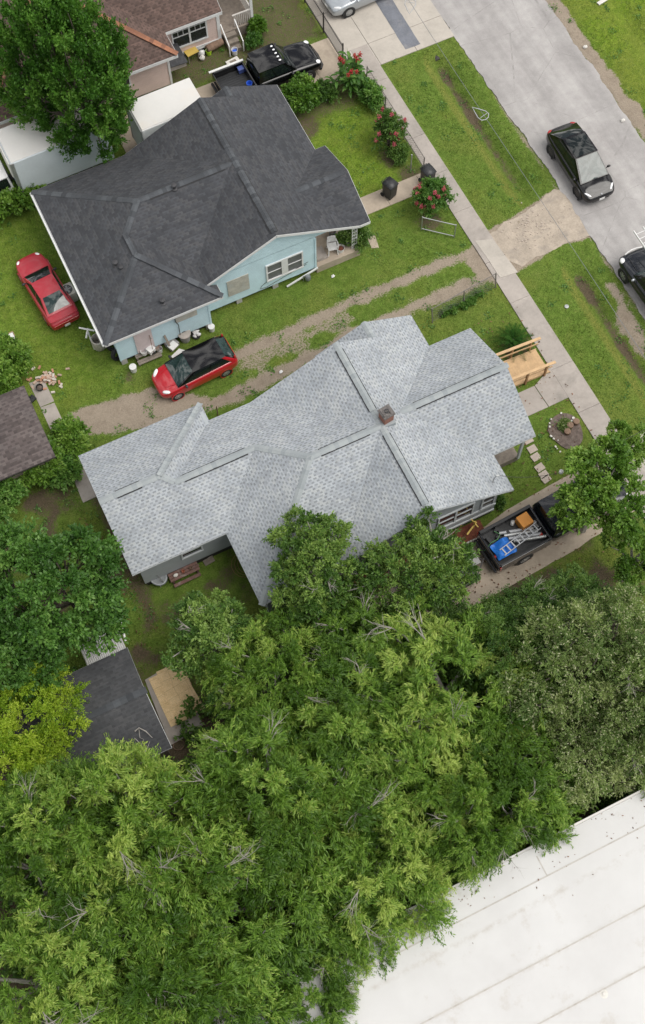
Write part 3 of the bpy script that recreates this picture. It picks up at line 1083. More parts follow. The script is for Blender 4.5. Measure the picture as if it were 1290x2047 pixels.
def cap_line(mb, p0, p1, nl, nr, w=0.145, step_=0.22, lift=0.012, seed=0):
    """bent cap shingles along a ridge or hip; nl, nr: upward normals of the slopes on both sides"""
    mb = mb.new()
    p0, p1 = Vector(p0), Vector(p1)
    d = (p1 - p0)
    L = d.length
    d.normalize()
    dl = nl.cross(d)
    dr = nr.cross(d)
    side = Vector((-d.y, d.x, 0))
    if dl.dot(side) < 0:
        dl = -dl
    if dr.dot(side) > 0:
        dr = -dr
    rs = random.Random(seed + int(p0.x * 100))
    n = max(1, int(round(L / step_)))
    up = (nl + nr).normalized()
    for i in range(n):
        a = p0 + d * (L * i / n)
        b = p0 + d * (L * (i + 1) / n + 0.05)
        l0, l1 = lift + 0.003, lift + 0.018
        ww = w * rs.uniform(0.95, 1.06)
        va = [a + dl * ww + nl * l0, a + up * (l0 + 0.006), a + dr * ww + nr * l0]
        vb = [b + dl * ww + nl * l1, b + up * (l1 + 0.006), b + dr * ww + nr * l1]
        low = [q - up * 0.03 for q in va + vb]
        mb.add(va + vb + low, [(0, 1, 4, 3), (1, 2, 5, 4), (3, 4, 10, 9), (4, 5, 11, 10), (0, 3, 9, 6), (2, 8, 11, 5), (1, 0, 6, 7), (2, 1, 7, 8)])


def vent_line(mb, p0, p1, nl, nr, w=0.2, h=0.034):
    """dark slotted ridge vent under the caps, a little wider than they are"""
    mb = mb.new()
    p0, p1 = Vector(p0), Vector(p1)
    d = (p1 - p0).normalized()
    dl, dr = nl.cross(d), nr.cross(d)
    side = Vector((-d.y, d.x, 0))
    if dl.dot(side) < 0:
        dl = -dl
    if dr.dot(side) > 0:
        dr = -dr
    up = (nl + nr).normalized()
    va = [p0 + dl * w + nl * h, p0 + up * h, p0 + dr * w + nr * h, p0 + dl * (w + .0) - nl * .01, p0 + dr * w - nr * .01]
    vb = [p1 + dl * w + nl * h, p1 + up * h, p1 + dr * w + nr * h, p1 + dl * w - nl * .01, p1 + dr * w - nr * .01]
    mb.add(va + vb, [(0, 1, 6, 5), (1, 2, 7, 6), (0, 5, 8, 3), (2, 4, 9, 7), (0, 3, 4, 2, 1), (5, 6, 7, 9, 8)])


def nrm(dx, dy, s):
    return Vector((-dx * s, -dy * s, 1)).normalized()      # slope rising towards (dx,dy)


def window(parent, c, w, h, face, frame_mat, pane_mat, panes=1, rail=True, grid=False, depth=0.06, sill=True, mull=0.05, rail_h=0.025):
    """face: outward unit axis '-y', '+x'...; c: centre on the wall face (world). One window > panes, sill"""
    ax = {'-y': (Vector((1, 0, 0)), Vector((0, -1, 0))), '+y': (Vector((-1, 0, 0)), Vector((0, 1, 0))),
          '+x': (Vector((0, 1, 0)), Vector((1, 0, 0))), '-x': (Vector((0, -1, 0)), Vector((-1, 0, 0)))}[face]
    X, N = ax
    Z = Vector((0, 0, 1))
    c = Vector(c)
    fr = MB()

    def bar(x0, x1, z0, z1, d0, d1):
        pts = []
        for dd_ in (d0, d1):
            for x, z in ((x0, z0), (x1, z0), (x1, z1), (x0, z1)):
                pts.append(c + X * x + Z * z + N * dd_)
        fr.add(pts, [(0, 3, 2, 1), (4, 5, 6, 7), (0, 1, 5, 4), (1, 2, 6, 5), (2, 3, 7, 6), (3, 0, 4, 7)])
    t = 0.08
    bar(-w / 2 - t, w / 2 + t, h / 2, h / 2 + t, 0.0, depth)
    bar(-w / 2 - t, w / 2 + t, -h / 2 - t, -h / 2, 0.0, depth + 0.02)
    bar(-w / 2 - t, -w / 2, -h / 2, h / 2, 0.0, depth)
    bar(w / 2, w / 2 + t, -h / 2, h / 2, 0.0, depth)
    pw = w / panes
    for k in range(1, panes):
        bar(-w / 2 + pw * k - mull, -w / 2 + pw * k + mull, -h / 2, h / 2, 0.0, depth)
    if rail:
        for k in range(panes):
            x0, x1 = -w / 2 + pw * k + (mull if k else 0), -w / 2 + pw * (k + 1) - (mull if k < panes - 1 else 0)
            bar(x0, x1, -rail_h, rail_h, 0.0, depth - 0.015)
            if grid:
                for q in (1, 2):
                    xx = x0 + (x1 - x0) * q / 3
                    bar(xx - 0.012, xx + 0.012, 0.025, h / 2, 0.0, depth - 0.02)
                bar(x0, x1, h / 4 - 0.012, h / 4 + 0.012, 0.0, depth - 0.021)
    fo = fr.build('window', frame_mat, parent, world=True)
    for k in range(panes):
        x0, x1 = -w / 2 + pw * k, -w / 2 + pw * (k + 1)
        pb = MB()
        z0, z1 = -h / 2, h / 2
        pb.add([c + X * x0 + Z * z0 + N * 0.012, c + X * x1 + Z * z0 + N * 0.012, c + X * x1 + Z * z1 + N * 0.012, c + X * x0 + Z * z1 + N * 0.012], [(0, 1, 2, 3)])
        po = pb.build('pane', pane_mat, None)
        po.data.transform(Matrix.Translation(-Vector(parent.location)))
        po.parent = fo
    return fo


def gable_wall(mb, x0, x1, y, xr, ze, zr, t, sgn):
    """triangular gable end in the plane Y=y"""
    a = [(x0, y, ze), (x1, y, ze), (xr, y, zr)]
    b = [(p[0], y + t * sgn, p[2]) for p in a]
    mb.add(a + b, [(0, 1, 2), (5, 4, 3), (0, 3, 4, 1), (1, 4, 5, 2), (2, 5, 3, 0)])


# ---------------- grey-roofed house
gh = thing('grey_house', 'low house under a large pale grey shingled roof with a brick chimney', 'house', (12.0, 21.0, 0))
ze, sA, sM, sP = 3.2, 0.4697, 0.4515, 0.48
zr = 5.25
Xe = 14.45
pz = lambda e: (e)
mid_z = ze + sM * (25.7 - 23.015)
blk_z = ze + sM * 3.16
P_ = []
P_.append([(.17, 26.65, ze), (6.16, 26.65, ze), (3.0, 23.49, blk_z), (.17, 23.49, blk_z)])
P_.append([(6.16, 26.65, ze), (6.16, 25.7, ze), (3.475, 23.015, mid_z), (3.0, 23.49, blk_z)])
P_.append([(.17, 20.33, ze), (4.62, 20.33, ze), (7.305, 23.015, mid_z), (3.475, 23.015, mid_z), (3.0, 23.49, blk_z), (.17, 23.49, blk_z)])
P_.append([(6.16, 25.7, ze), (8.22, 25.7, ze), (12.585, 21.16, zr), (9.16, 21.16, zr), (7.305, 23.015, mid_z), (3.475, 23.015, mid_z)])
P_.append([(4.62, 20.33, ze), (4.62, 16.62, ze), (9.16, 21.16, zr), (7.305, 23.015, mid_z)])
P_.append([(4.62, 16.62, ze), (8.22, 16.62, ze), (12.585, 21.16, zr), (9.16, 21.16, zr)])
P_.append([(8.22, 25.7, ze), (12.585, 25.7, zr), (12.585, 21.16, zr)])
P_.append([(8.22, 16.62, ze), (12.585, 21.16, zr), (12.585, 16.62, zr)])
pr_z = ze + 3.1 * sP
pj = 16.95 - (pr_z - ze) / sA
ex_z = ze + sA * (16.95 - Xe)
P_.append([(12.585, 25.7, zr), (12.585, 21.16, zr), (12.585, 16.62, zr), (16.95, 16.62, ze), (16.95, 18.52, ze), (pj, 21.62, pr_z), (16.95, 24.72, ze), (16.95, 26.57, ze), (Xe, 26.57, ex_z), (Xe, 25.7, ex_z)])
P_.append([(16.95, 24.72, ze), (19.12, 24.72, ze), (19.12, 21.62, pr_z), (pj, 21.62, pr_z)])
P_.append([(16.95, 18.52, ze), (19.12, 18.52, ze), (19.12, 21.62, pr_z), (pj, 21.62, pr_z)])
gr, gb = roof_mesh('roof', P_, M['grey_shingle'], gh, thick=0.10)
# little front extension of the gable beyond the main one
Xl = 2 * Xe - 16.95
g2, gb2 = roof_mesh('roof', [[(Xe, 26.57, ex_z), (Xe, 25.72, ex_z), (Xl, 25.72, ze), (Xl, 26.57, ze)]], M['grey_shingle'], gh, thick=0.10)
fascia_boards(gb + gb2, M['grey_trim'], gh, h=0.09, drop=0.045, out=0.012)
caps, vents = Multi(), Multi()
nL, nR = nrm(1, 0, sA), nrm(-1, 0, sA)
nU, nD = nrm(0, -1, sM), nrm(0, 1, sM)
nH = nrm(1, 0, sM)
nPU, nPD = nrm(0, -1, sP), nrm(0, 1, sP)
for a, b in (((12.585, 25.35, zr), (12.585, 22.0, zr)), ((12.585, 20.7, zr), (12.585, 17.05, zr))):
    vent_line(vents, a, b, nR, nL)
    cap_line(caps, a, b, nR, nL, lift=0.034)
cap_line(caps, (12.585, 25.75, zr), (12.585, 25.35, zr), nR, nL)
cap_line(caps, (12.585, 22.0, zr), (12.585, 20.7, zr), nR, nL)
cap_line(caps, (12.585, 17.05, zr), (12.585, 16.58, zr), nR, nL)
vent_line(vents, (9.6, 21.16, zr), (11.95, 21.16, zr), nU, nD)
cap_line(caps, (9.6, 21.16, zr), (11.95, 21.16, zr), nU, nD, lift=0.034)
cap_line(caps, (9.1, 21.16, zr), (9.6, 21.16, zr), nU, nD)
cap_line(caps, (11.95, 21.16, zr), (12.5, 21.16, zr), nU, nD)
cap_line(caps, (4.62, 16.62, ze), (9.16, 21.16, zr), nH, nD)
cap_line(caps, (7.305, 23.015, mid_z), (9.16, 21.16, zr), nU, nH)
vent_line(vents, (3.9, 23.015, mid_z), (6.9, 23.015, mid_z), nU, nD)
cap_line(caps, (3.9, 23.015, mid_z), (6.9, 23.015, mid_z), nU, nD, lift=0.034)
cap_line(caps, (6.9, 23.015, mid_z), (7.3, 23.015, mid_z), nU, nD)
cap_line(caps, (3.475, 23.015, mid_z), (3.9, 23.015, mid_z), nU, nD)
vent_line(vents, (.95, 23.49, blk_z), (2.1, 23.49, blk_z), nU, nD)
cap_line(caps, (.95, 23.49, blk_z), (2.1, 23.49, blk_z), nU, nD, lift=0.034)
cap_line(caps, (.15, 23.49, blk_z), (.95, 23.49, blk_z), nU, nD)
cap_line(caps, (2.1, 23.49, blk_z), (3.0, 23.49, blk_z), nU, nD)
cap_line(caps, (6.16, 26.65, ze), (3.0, 23.49, blk_z), nU, nrm(-1, 0, sM))
cap_line(caps, (3.475, 23.015, mid_z), (3.0, 23.49, blk_z), nD, nrm(-1, 0, sM))
vent_line(vents, (14.5, 21.62, pr_z), (18.7, 21.62, pr_z), nPU, nPD)
cap_line(caps, (14.5, 21.62, pr_z), (18.7, 21.62, pr_z), nPU, nPD, lift=0.034)
cap_line(caps, (18.7, 21.62, pr_z), (19.15, 21.62, pr_z), nPU, nPD)
cap_line(caps, (pj - 0.1, 21.62, pr_z + .02), (14.5, 21.62, pr_z), nPU, nPD)
cap_line(caps, (Xe, 26.6, ex_z), (Xe, 25.74, ex_z), nR, nL)
caps.build('ridge_cap', M['grey_cap'], gh, under=gr)
vents.build('ridge_vent', M['vent_slot'], gh, under=gr)
# chimney
ch = MB()
ch.box((12.92, 21.38, 5.35), (0.48, 0.48, 0.86), rz=0.12)
cho = ch.build('chimney', M['brick'], gh, world=True, bevel=0.01)
cho.parent = gr
cc = MB()
cc.box((12.92, 21.38, 5.81), (0.57, 0.57, 0.09), rz=0.12)
cc.box((12.92, 21.38, 5.87), (0.47, 0.47, 0.06), rz=0.12)
for i in range(9):
    cc.box((12.92 + rnd.uniform(-.2, .2), 21.38 + rnd.uniform(-.2, .2), 5.9), (rnd.uniform(.06, .14), rnd.uniform(.06, .12), .06), rz=rnd.random() * 3)
cco = cc.build('chimney_crown', M['mortar'], gh, world=True, bevel=0.012)
cco.parent = gr
cc = MB()
cc.lathe((12.92, 21.38, 5.86), [(0.1, 0), (0.1, 0.1), (0.075, 0.1), (0.075, 0.0)], 12)
cco = cc.build('flue', M['lead'], gh, world=True)
cco.parent = gr
vp_ = MB()
fl = MB()
fl.box((12.92, 21.10, 5.07), (0.6, 0.16, 0.3), rz=0.0)
flo = fl.build('flashing', M['grey_cap'], gh, world=True)
flo.parent = gr
q = G(557, 1042, 3.9)
vp_.lathe((q.x, q.y, 3.75), [(0.14, 0), (0.1, .06), (0.06, .1), (0.055, .4), (0.045, .4), (0.045, .3)], 12)
vo = vp_.build('vent_pipe', M['lead'], gh, world=True)
vo.parent = gr
# walls
wl_ = MB()
wl_.span((0.55, 20.75, 0.45), (6.1, 26.2, 3.3))
wl_.span((5.0, 17.0, 0.45), (8.7, 25.3, 3.3))
wl_.span((8.62, 17.05, 0.45), (16.5, 25.32, 3.35))
wl_.span((12.0, 25.4, 0.45), (16.5, 26.2, 3.3))
gable_wall(wl_, 8.9, 16.3, 17.05, 12.6, 3.34, 5.02, 0.1, 1)
gable_wall(wl_, 9.0, 16.2, 25.32, 12.6, 3.34, 5.0, 0.1, -1)
wl_.build('wall', M['grey_siding'], gh, world=True)
sk = MB()
sk.span((0.62, 20.8, -0.05), (6.0, 26.1, 0.46))
sk.span((5.06, 17.06, -0.05), (8.6, 25.2, 0.46))
sk.span((8.68, 17.1, -0.05), (16.45, 26.1, 0.46))
sk.build('crawl_space', M['under'], gh, world=True)
# gable trim and windows by the trailer drive
window(gh, (14.35, 17.05, 1.95), 1.7, 1.25, '-y', M['grey_trim'], M['glass_dark'], panes=2)
window(gh, (16.02, 17.05, 1.95), 0.55, 1.1, '-y', M['grey_trim'], M['glass_dark'], panes=1)
window(gh, (3.0, 20.75, 2.0), 0.9, 0.9, '-y', M['grey_trim'], M['glass_dark'], panes=1)
window(gh, (7.0, 17.0, 2.0), 0.9, 1.0, '-y', M['grey_trim'], M['glass_dark'], panes=1)
window(gh, (16.5, 25.3, 1.9), 0.8, 1.1, '+x', M['grey_trim'], M['glass_dark'], panes=1)
tb = MB()
tb.span((12.2, 17.0, 1.12), (16.5, 17.05, 1.24))
tb.span((8.62, 17.0, 0.45), (16.5, 17.046, 0.6))
tb.build('band_board', M['grey_trim'], gh, world=True)
# porch: floor, posts, gable face
pf = MB()
pf.span((16.52, 18.9, -0.05), (18.9, 24.4, 0.42))
pf.build('porch_floor', M['old_wood'], gh, world=True)
for yy in (18.85, 21.0, 22.3, 24.35):
    pp = MB()
    pp.span((18.75, yy - .06, 0.42), (18.87, yy + .06, 3.2 if 18.9 < yy < 24 else 3.12))
    pp.build('porch_post', M['grey_trim'], gh, world=True)
pg = MB()
a_ = [(18.9, 18.75, 3.1), (18.9, 24.5, 3.1), (18.9, 21.62, 4.5)]
b_ = [(18.8, p[1], p[2]) for p in a_]
pg.add(a_ + b_, [(0, 1, 2), (5, 4, 3), (0, 3, 4, 1), (1, 4, 5, 2), (2, 5, 3, 0)])
pg.build('porch_gable', M['grey_siding'], gh, world=True)
# service mast on the eave
ms = MB()
mq = G(985, 966, 3.45)
ms.tube([(mq.x, mq.y, 3.35), (mq.x, mq.y, 3.95), (mq.x + .12, mq.y + .02, 4.1), (mq.x + .25, mq.y, 4.05)], 0.03, 8)
ms.lathe((mq.x, mq.y, 3.4), [(0.11, 0), (0.05, .07)], 10)
mso = ms.build('service_mast', M['galv'], gh, world=True)
sw_ = MB()
e = G(1122, 944, 4.2)
pts = []
for i in range(12):
    t = i / 11
    p = Vector((mq.x + .25, mq.y, 4.05)).lerp(Vector((e.x, e.y, 4.2)), t)
    p.z -= 0.35 * 4 * t * (1 - t)
    pts.append(p)
for i in range(8):
    t = i / 7
    pts.append(Vector((e.x, e.y, 4.2)).lerp(Vector((24.24, 15.9, 5.6)), t))
sw_.tube(pts, 0.011, 5)
tag(sw_.build('service_cable', M['iron']), 'thin drooping service cable from the grey roof edge towards the street', 'cable')
mt = MB()
mt.lathe((e.x, e.y, 4.12), [(0.05, 0), (0.1, 0.06), (0.1, 0.18), (0.04, .24)], 10)
tag(mt.build('cable_splice', M['white_plastic']), 'small white splice casing on the service cable near the leafy street tree', 'cable splice')

# ---------------- blue house
bh = thing('blue_house', 'pale blue house under a dark charcoal shingled roof with white trim', 'house', (10.0, 36.0, 0))
ze, s = 3.0, 0.45
XL, XR, RX = 8.3, 17.1, 12.7
zr = ze + s * (RX - XL)
mz = ze + s * 4.2
az = ze + s * 3.025
YB, YT = 32.25, 41.2
Xe = 14.3
ex_z = ze + s * (XR - Xe)
vz = ze + s * (9.45 - 8.875)
pz_ = 4.01
pj = XR - (pz_ - ze) / s
P_ = [
    [(3.4, 41.2, ze), (8.3, 41.2, ze), (12.5, 37.0, mz), (7.6, 37.0, mz)],
    [(3.4, 41.2, ze), (7.6, 37.0, mz), (6.425, 35.824, az), (6.425, 34.555, az), (3.4, 31.53, ze)],
    [(7.6, 37.0, mz), (12.5, 37.0, mz), (8.875, 33.375, vz), (6.425, 35.824, az)],
    [(6.425, 35.824, az), (8.875, 33.375, vz), (8.875, 32.25, vz), (9.45, 32.25, ze), (9.45, 31.53, ze), (6.425, 34.555, az)],
    [(3.4, 31.53, ze), (9.45, 31.53, ze), (6.425, 34.555, az)],
    [(8.3, 41.2, ze), (RX, 41.2, zr), (RX, YB, zr), (8.875, YB, vz), (8.875, 33.375, vz), (12.5, 37.0, mz)],
    [(RX, 41.2, zr), (RX, YB, zr), (XR, YB, ze), (pj, 34.775, pz_), (XR, 37.3, ze), (XR, 41.85, ze), (Xe, 41.85, ex_z), (Xe, 41.2, ex_z)],
    [(XR, 37.3, ze), (17.65, 37.3, ze), (17.65, 34.775, pz_), (pj, 34.775, pz_)],
    [(XR, YB, ze), (17.65, YB, ze), (17.65, 34.775, pz_), (pj, 34.775, pz_)],
]
br, bb = roof_mesh('roof', P_, M['dark_shingle'], bh, thick=0.08)
b2, bb2 = roof_mesh('roof', [[(Xe, 41.85, ex_z), (Xe, 41.22, ex_z), (2 * Xe - XR, 41.22, ze), (2 * Xe - XR, 41.85, ze)]], M['dark_shingle'], bh, thick=0.08)
fascia_boards(bb + bb2, M['white_trim'], bh, h=0.17, drop=0.02,
              skip=lambda a, b: (abs(a.x - 8.875) < .01 and abs(b.x - 8.875) < .01) or (abs(a.y - 32.25) < .01 and abs(b.y - 32.25) < .01 and max(a.x, b.x) < 9.6 and min(a.x, b.x) > 8.8))
caps, vents = Multi(), Multi()
nL, nR, nU, nD = nrm(1, 0, s), nrm(-1, 0, s), nrm(0, -1, s), nrm(0, 1, s)
for a, b, v in (((RX, 41.0, zr), (RX, 37.9, zr), 1), ((RX, 36.2, zr), (RX, 32.5, zr), 1), ((RX, 37.9, zr), (RX, 36.2, zr), 0), ((RX, 41.2, zr), (RX, 41.0, zr), 0)):
    if v:
        vent_line(vents, a, b, nR, nL)
    cap_line(caps, a, b, nR, nL, lift=0.034 if v else 0.012)
vent_line(vents, (8.2, 37, mz), (12.1, 37, mz), nU, nD)
cap_line(caps, (8.2, 37, mz), (12.1, 37, mz), nU, nD, lift=0.034)
cap_line(caps, (7.6, 37, mz), (8.2, 37, mz), nU, nD)
cap_line(caps, (12.1, 37, mz), (12.6, 37, mz), nU, nD)
cap_line(caps, (3.4, 41.2, ze), (7.6, 37, mz), nU, nL, step_=0.3)
cap_line(caps, (6.425, 35.824, az), (7.6, 37, mz), nL, nD, step_=0.3)
cap_line(caps, (6.425, 34.555, az), (6.425, 35.824, az), nR, nL, step_=0.3)
cap_line(caps, (3.4, 31.53, ze), (6.425, 34.555, az), nL, nD, step_=0.3)
cap_line(caps, (9.45, 31.53, ze), (6.425, 34.555, az), nR, nD, step_=0.3)
cap_line(caps, (pj, 34.775, pz_), (17.4, 34.775, pz_), nrm(0, -1, .4), nrm(0, 1, .4))
cap_line(caps, (Xe, 41.87, ex_z), (Xe, 41.25, ex_z), nR, nL)
caps.build('ridge_cap', M['dark_cap'], bh, under=br)
vents.build('ridge_vent', M['vent_slot'], bh, under=br)


def roof_vent(parent_roof, house, p, two=False):
    mb = MB()
    mb.lathe((p[0], p[1], p[2] - .08), [(0.16, 0), (0.15, .05), (0.08, .08), (0.075, .26), (0.13, .26), (0.13, .33), (0.02, .36)], 12)
    if two:
        mb.lathe((p[0] + .16, p[1] - .3, p[2] - .12), [(0.14, 0), (0.14, .05), (0.07, .08), (0.065, .22), (0.11, .22), (0.11, .28), (0.02, .3)], 12)
    o = mb.build('roof_vent', M['lead'], house, world=True)
    o.parent = parent_roof


qv = G(232, 530, 3.9)
roof_vent(br, bh, (qv.x, qv.y, ze + s * (qv.x - 3.4)), True)
qv = G(325, 601, 3.5)
roof_vent(br, bh, (qv.x, qv.y, ze + s * (qv.y - 31.53)))
qv = G(348, 374, 4.9)
roof_vent(br, bh, (qv.x, qv.y - .05, mz))
# walls
w_ = MB()
w_.span((3.95, 31.93, 0.42), (8.78, 40.7, 3.05))
w_.span((8.7, 32.57, 0.42), (14.83, 40.75, 3.1))
w_.span((14.8, 36.95, 0.42), (16.7, 41.4, 3.05))
gable_wall(w_, 8.95, 16.55, 32.57, 12.7, 3.08, 4.78, 0.12, 1)
gable_wall(w_, 8.95, 16.5, 40.75, 12.7, 3.08, 4.76, 0.12, -1)
w_.build('wall', M['blue_siding'], bh, world=True)
tr = MB()
tr.span((14.78, 32.53, 0.42), (14.86, 32.60, 2.95))
tr.span((8.72, 31.9, 0.42), (8.81, 32.0, 2.95))
tr.span((3.91, 31.89, 0.42), (4.0, 31.97, 2.95))
tr.build('corner_trim', M['blue_siding'], bh, world=True)
un = MB()
un.span((4.1, 32.1, -.05), (8.6, 40.5, 0.43))
un.span((8.55, 32.8, -.05), (14.7, 40.6, 0.43))
un.build('crawl_space', M['under'], bh, world=True)
for x in (4.1, 6.4, 8.65, 10.6, 12.6):
    pm = MB()
    yy = 32.0 if x < 8.7 else 32.68
    pm.box((x, yy + .04, 0.19), (0.3, 0.22, 0.46))
    pm.build('pier', M['pier'], bh, world=True)
window(bh, (13.13, 32.57, 1.68), 1.85, 1.2, '-y', M['white_trim'], M['screen'], panes=2, mull=.17, rail_h=.012)
# boarded window and the panel behind the rake
bo = MB()
bo.span((10.05, 32.53, 1.05), (11.2, 32.565, 2.35))
bo.build('boarded_window', M['board'], bh, world=True)
bo = MB()
bo.span((7.05, 31.88, 1.75), (8.15, 31.925, 2.55))
bo.build('boarded_window', M['board'], bh, world=True)
dr = MB()
dr.span((4.85, 31.88, 0.5), (5.75, 31.925, 2.5))
dro = dr.build('door', mat('door_paint', (0.58, 0.50, 0.5), 0.6, 0.1), bh, world=True)
kn = MB()
kn.ball((5.66, 31.84, 1.45), 0.035)
kno = kn.build('handle', M['galv'], bh, world=True)
kno.parent = dro
cb = MB()
cb.tube([(7.0, 31.86, 2.9), (7.0, 31.86, 2.0), (7.12, 31.86, 1.6), (7.1, 31.86, 0.5)], 0.02, 6)
cb.build('conduit', M['iron'], bh, world=True)
wi = MB()
wi.tube([(11.8, 32.54, 0.75), (12.0, 32.53, 0.95), (12.6, 32.53, 0.98), (13.6, 32.53, 1.05), (14.4, 32.53, 1.25)], 0.012, 5)
wi.tube([(11.8, 32.54, 0.75), (11.75, 32.53, 0.6), (12.1, 32.53, 0.55), (13.2, 32.53, 0.85), (14.3, 32.53, 1.1)], 0.012, 5)
wi.build('loose_wire', M['iron'], bh, world=True)
# porch
pf = MB()
pf.span((14.85, 32.5, -.05), (17.3, 37.2, 0.5))
pf.build('porch_floor', M['tan_concrete'], bh, world=True, bevel=0.02)
pb = MB()
pb.span((14.86, 32.57, 0.5), (14.9, 36.95, 3.0))
pb.build('porch_wall', mat('porch_wall', (0.42, 0.38, 0.33), 0.8, 0.15), bh, world=True)
for yy in (32.7, 37.0):
    pm = MB()
    for dx in (-.13, .13):
        pm.tube([(17.05 + dx, yy, 0.5), (17.05 + dx, yy, 2.95)], 0.02, 6)
    for k in range(9):
        z0 = 0.55 + k * 0.265
        pm.tube([(16.92, yy, z0), (17.05, yy, z0 + .13), (17.18, yy, z0), (17.05, yy, z0 - .02), (16.92, yy, z0)], 0.012, 5)
    pm.build('porch_post', M['white_trim'], bh, world=True)
stp = MB()
stp.span((15.0, 32.75, 0.5), (15.35, 33.5, 0.72))
stp.span((15.35, 32.75, 0.5), (15.6, 33.5, 0.61))
stp.build('porch_step', M['old_concrete'], bh, world=True)
# gutter and broken downpipe at the left eave
gt = MB()
gt.tube([(3.33, 41.2, 2.9), (3.33, 31.55, 2.9)], 0.055, 6)
gt.build('gutter', M['white_trim'], bh, world=True)

# ---------------- pink house (top left)
ph = thing('pink_house', 'pale pink house under a brown shingled hip roof with white eaves', 'house', (10.0, 50.0, 0))
ze, s = 3.0, 0.45
x0, x1 = 2.7, 13.3
hx = (x1 - x0) / 2
apx = (x0 + x1) / 2
apz = ze + s * hx
YE = 45.92
P_ = [
    [(x0, YE, ze), (x1, YE, ze), (apx, YE + hx, apz)],
    [(x0, YE, ze), (apx, YE + hx, apz), (apx, 62, apz), (x0, 62, ze)],
    [(x1, YE, ze), (x1, 47.55, ze), (apx + 0.81, 47.55 + hx - 0.81, ze + s * (hx - .81)), (apx + .81, 62, ze + s * (hx - .81)), (apx, 62, apz), (apx, YE + hx, apz)],
    [(x1, 47.55, ze), (16.55, 47.55, ze), (16.55, 47.55 + hx - .81, ze + s * (hx - .81)), (apx + .81, 47.55 + hx - .81, ze + s * (hx - .81))],
]
pr, pbn = roof_mesh('roof', P_, M['brown_shingle'], ph, thick=0.08)
fascia_boards(pbn, M['white_trim'], ph, h=0.2, drop=0.02, skip=lambda a, b: a.y > 55 or b.y > 55)
p4, pbn4 = roof_mesh('roof', [[(16.56, 48.95, 2.92), (19.0, 48.95, 2.92), (19.0, 53, 4.3), (16.56, 53, 4.3)]], M['old_shingle'], ph, thick=0.08)
fascia_boards(pbn4, M['white_trim'], ph, h=0.18, drop=0.02, skip=lambda a, b: a.y > 50 or b.y > 50)
caps = Multi()
cap_line(caps, (x1, YE, ze), (apx, YE + hx, apz), nrm(-1, 0, s), nrm(0, 1, s), w=0.15)
cap_line(caps, (x0, YE, ze), (apx, YE + hx, apz), nrm(0, 1, s), nrm(1, 0, s), w=0.15)
caps.build('ridge_cap', M['brown_cap'], ph, under=pr)
w_ = MB()
w_.span((3.1, 46.55, 0.35), (12.93, 60, 3.05))
w_.span((12.9, 48.12, 0.35), (16.5, 60, 3.05))
w_.build('wall', M['pink_siding'], ph, world=True)
tr = MB()
tr.span((12.85, 46.51, 0.35), (12.97, 46.6, 2.95))
tr.span((12.85, 46.6, 0.35), (12.97, 46.7, 2.95))
tr.span((16.38, 48.08, 0.35), (16.56, 48.2, 2.95))
tr.span((13.0, 48.07, 0.32), (16.4, 48.12, 0.55))
tr.build('corner_trim', M['white_trim'], ph, world=True)
window(ph, (14.78, 48.12, 1.75), 1.9, 1.45, '-y', M['white_trim'], M['glass_dark'], panes=2, grid=True)
window(ph, (10.05, 46.55, 1.9), 1.15, 0.8, '-y', M['white_trim'], M['glass_dark'], panes=2, rail=False)
for x in (13.2,):
    lt = MB()
    lt.span((12.98, 46.75, 1.0), (13.95, 48.05, 1.35))
    lt.build('side_step', M['old_concrete'], ph, world=True)
lr, lb = roof_mesh('lean_to', [[(12.98, 46.6, 1.5), (14.0, 46.6, 1.42), (14.0, 48.05, 1.42), (12.98, 48.05, 1.5)]], M['shed_shingle'], ph, thick=0.05)
pf = MB()
pf.span((16.52, 48.25, -.05), (18.75, 53, 0.62))
pf.build('porch_floor', M['old_wood'], ph, world=True)
for x, y in ((18.55, 48.42), (18.55, 51.5)):
    pm = MB()
    pm.span((x - .075, y - .075, 0.62), (x + .075, y + .075, 2.9))
    pm.build('porch_post', M['white_trim'], ph, world=True)
rl = MB()
for x in np.arange(17.5, 18.5, 0.11):
    rl.span((x - .02, 48.36, 0.66), (x + .02, 48.4, 1.45))
for y in np.arange(48.6, 52.5, 0.13):
    rl.span((18.52, y - .02, 0.66), (18.56, y + .02, 1.45))
rl.span((17.4, 48.34, 1.45), (18.5, 48.42, 1.51))
rl.span((18.5, 48.5, 1.45), (18.58, 52.6, 1.51))
rl.build('porch_railing', mat('grey_white', (0.5, 0.48, 0.45), 0.8, 0.2), ph, world=True)
sp = MB()
for k in range(3):
    sp.span((16.7, 47.3 + .3 * k, -.02), (17.4, 47.62 + .3 * k, 0.2 + 0.2 * k))
sp.build('porch_step', M['old_wood'], ph, world=True)
hr = MB()
hr.beam((16.62, 48.2, 1.4), (16.62, 47.15, 0.75), 0.05, 0.06)
hr.span((16.59, 47.13, 0), (16.65, 47.19, 0.78))
hr.beam((17.45, 48.2, 1.4), (17.45, 47.15, 0.75), 0.05, 0.06)
hr.span((17.42, 47.13, 0), (17.48, 47.19, 0.78))
hr.build('handrail', M['white_trim'], ph, world=True)

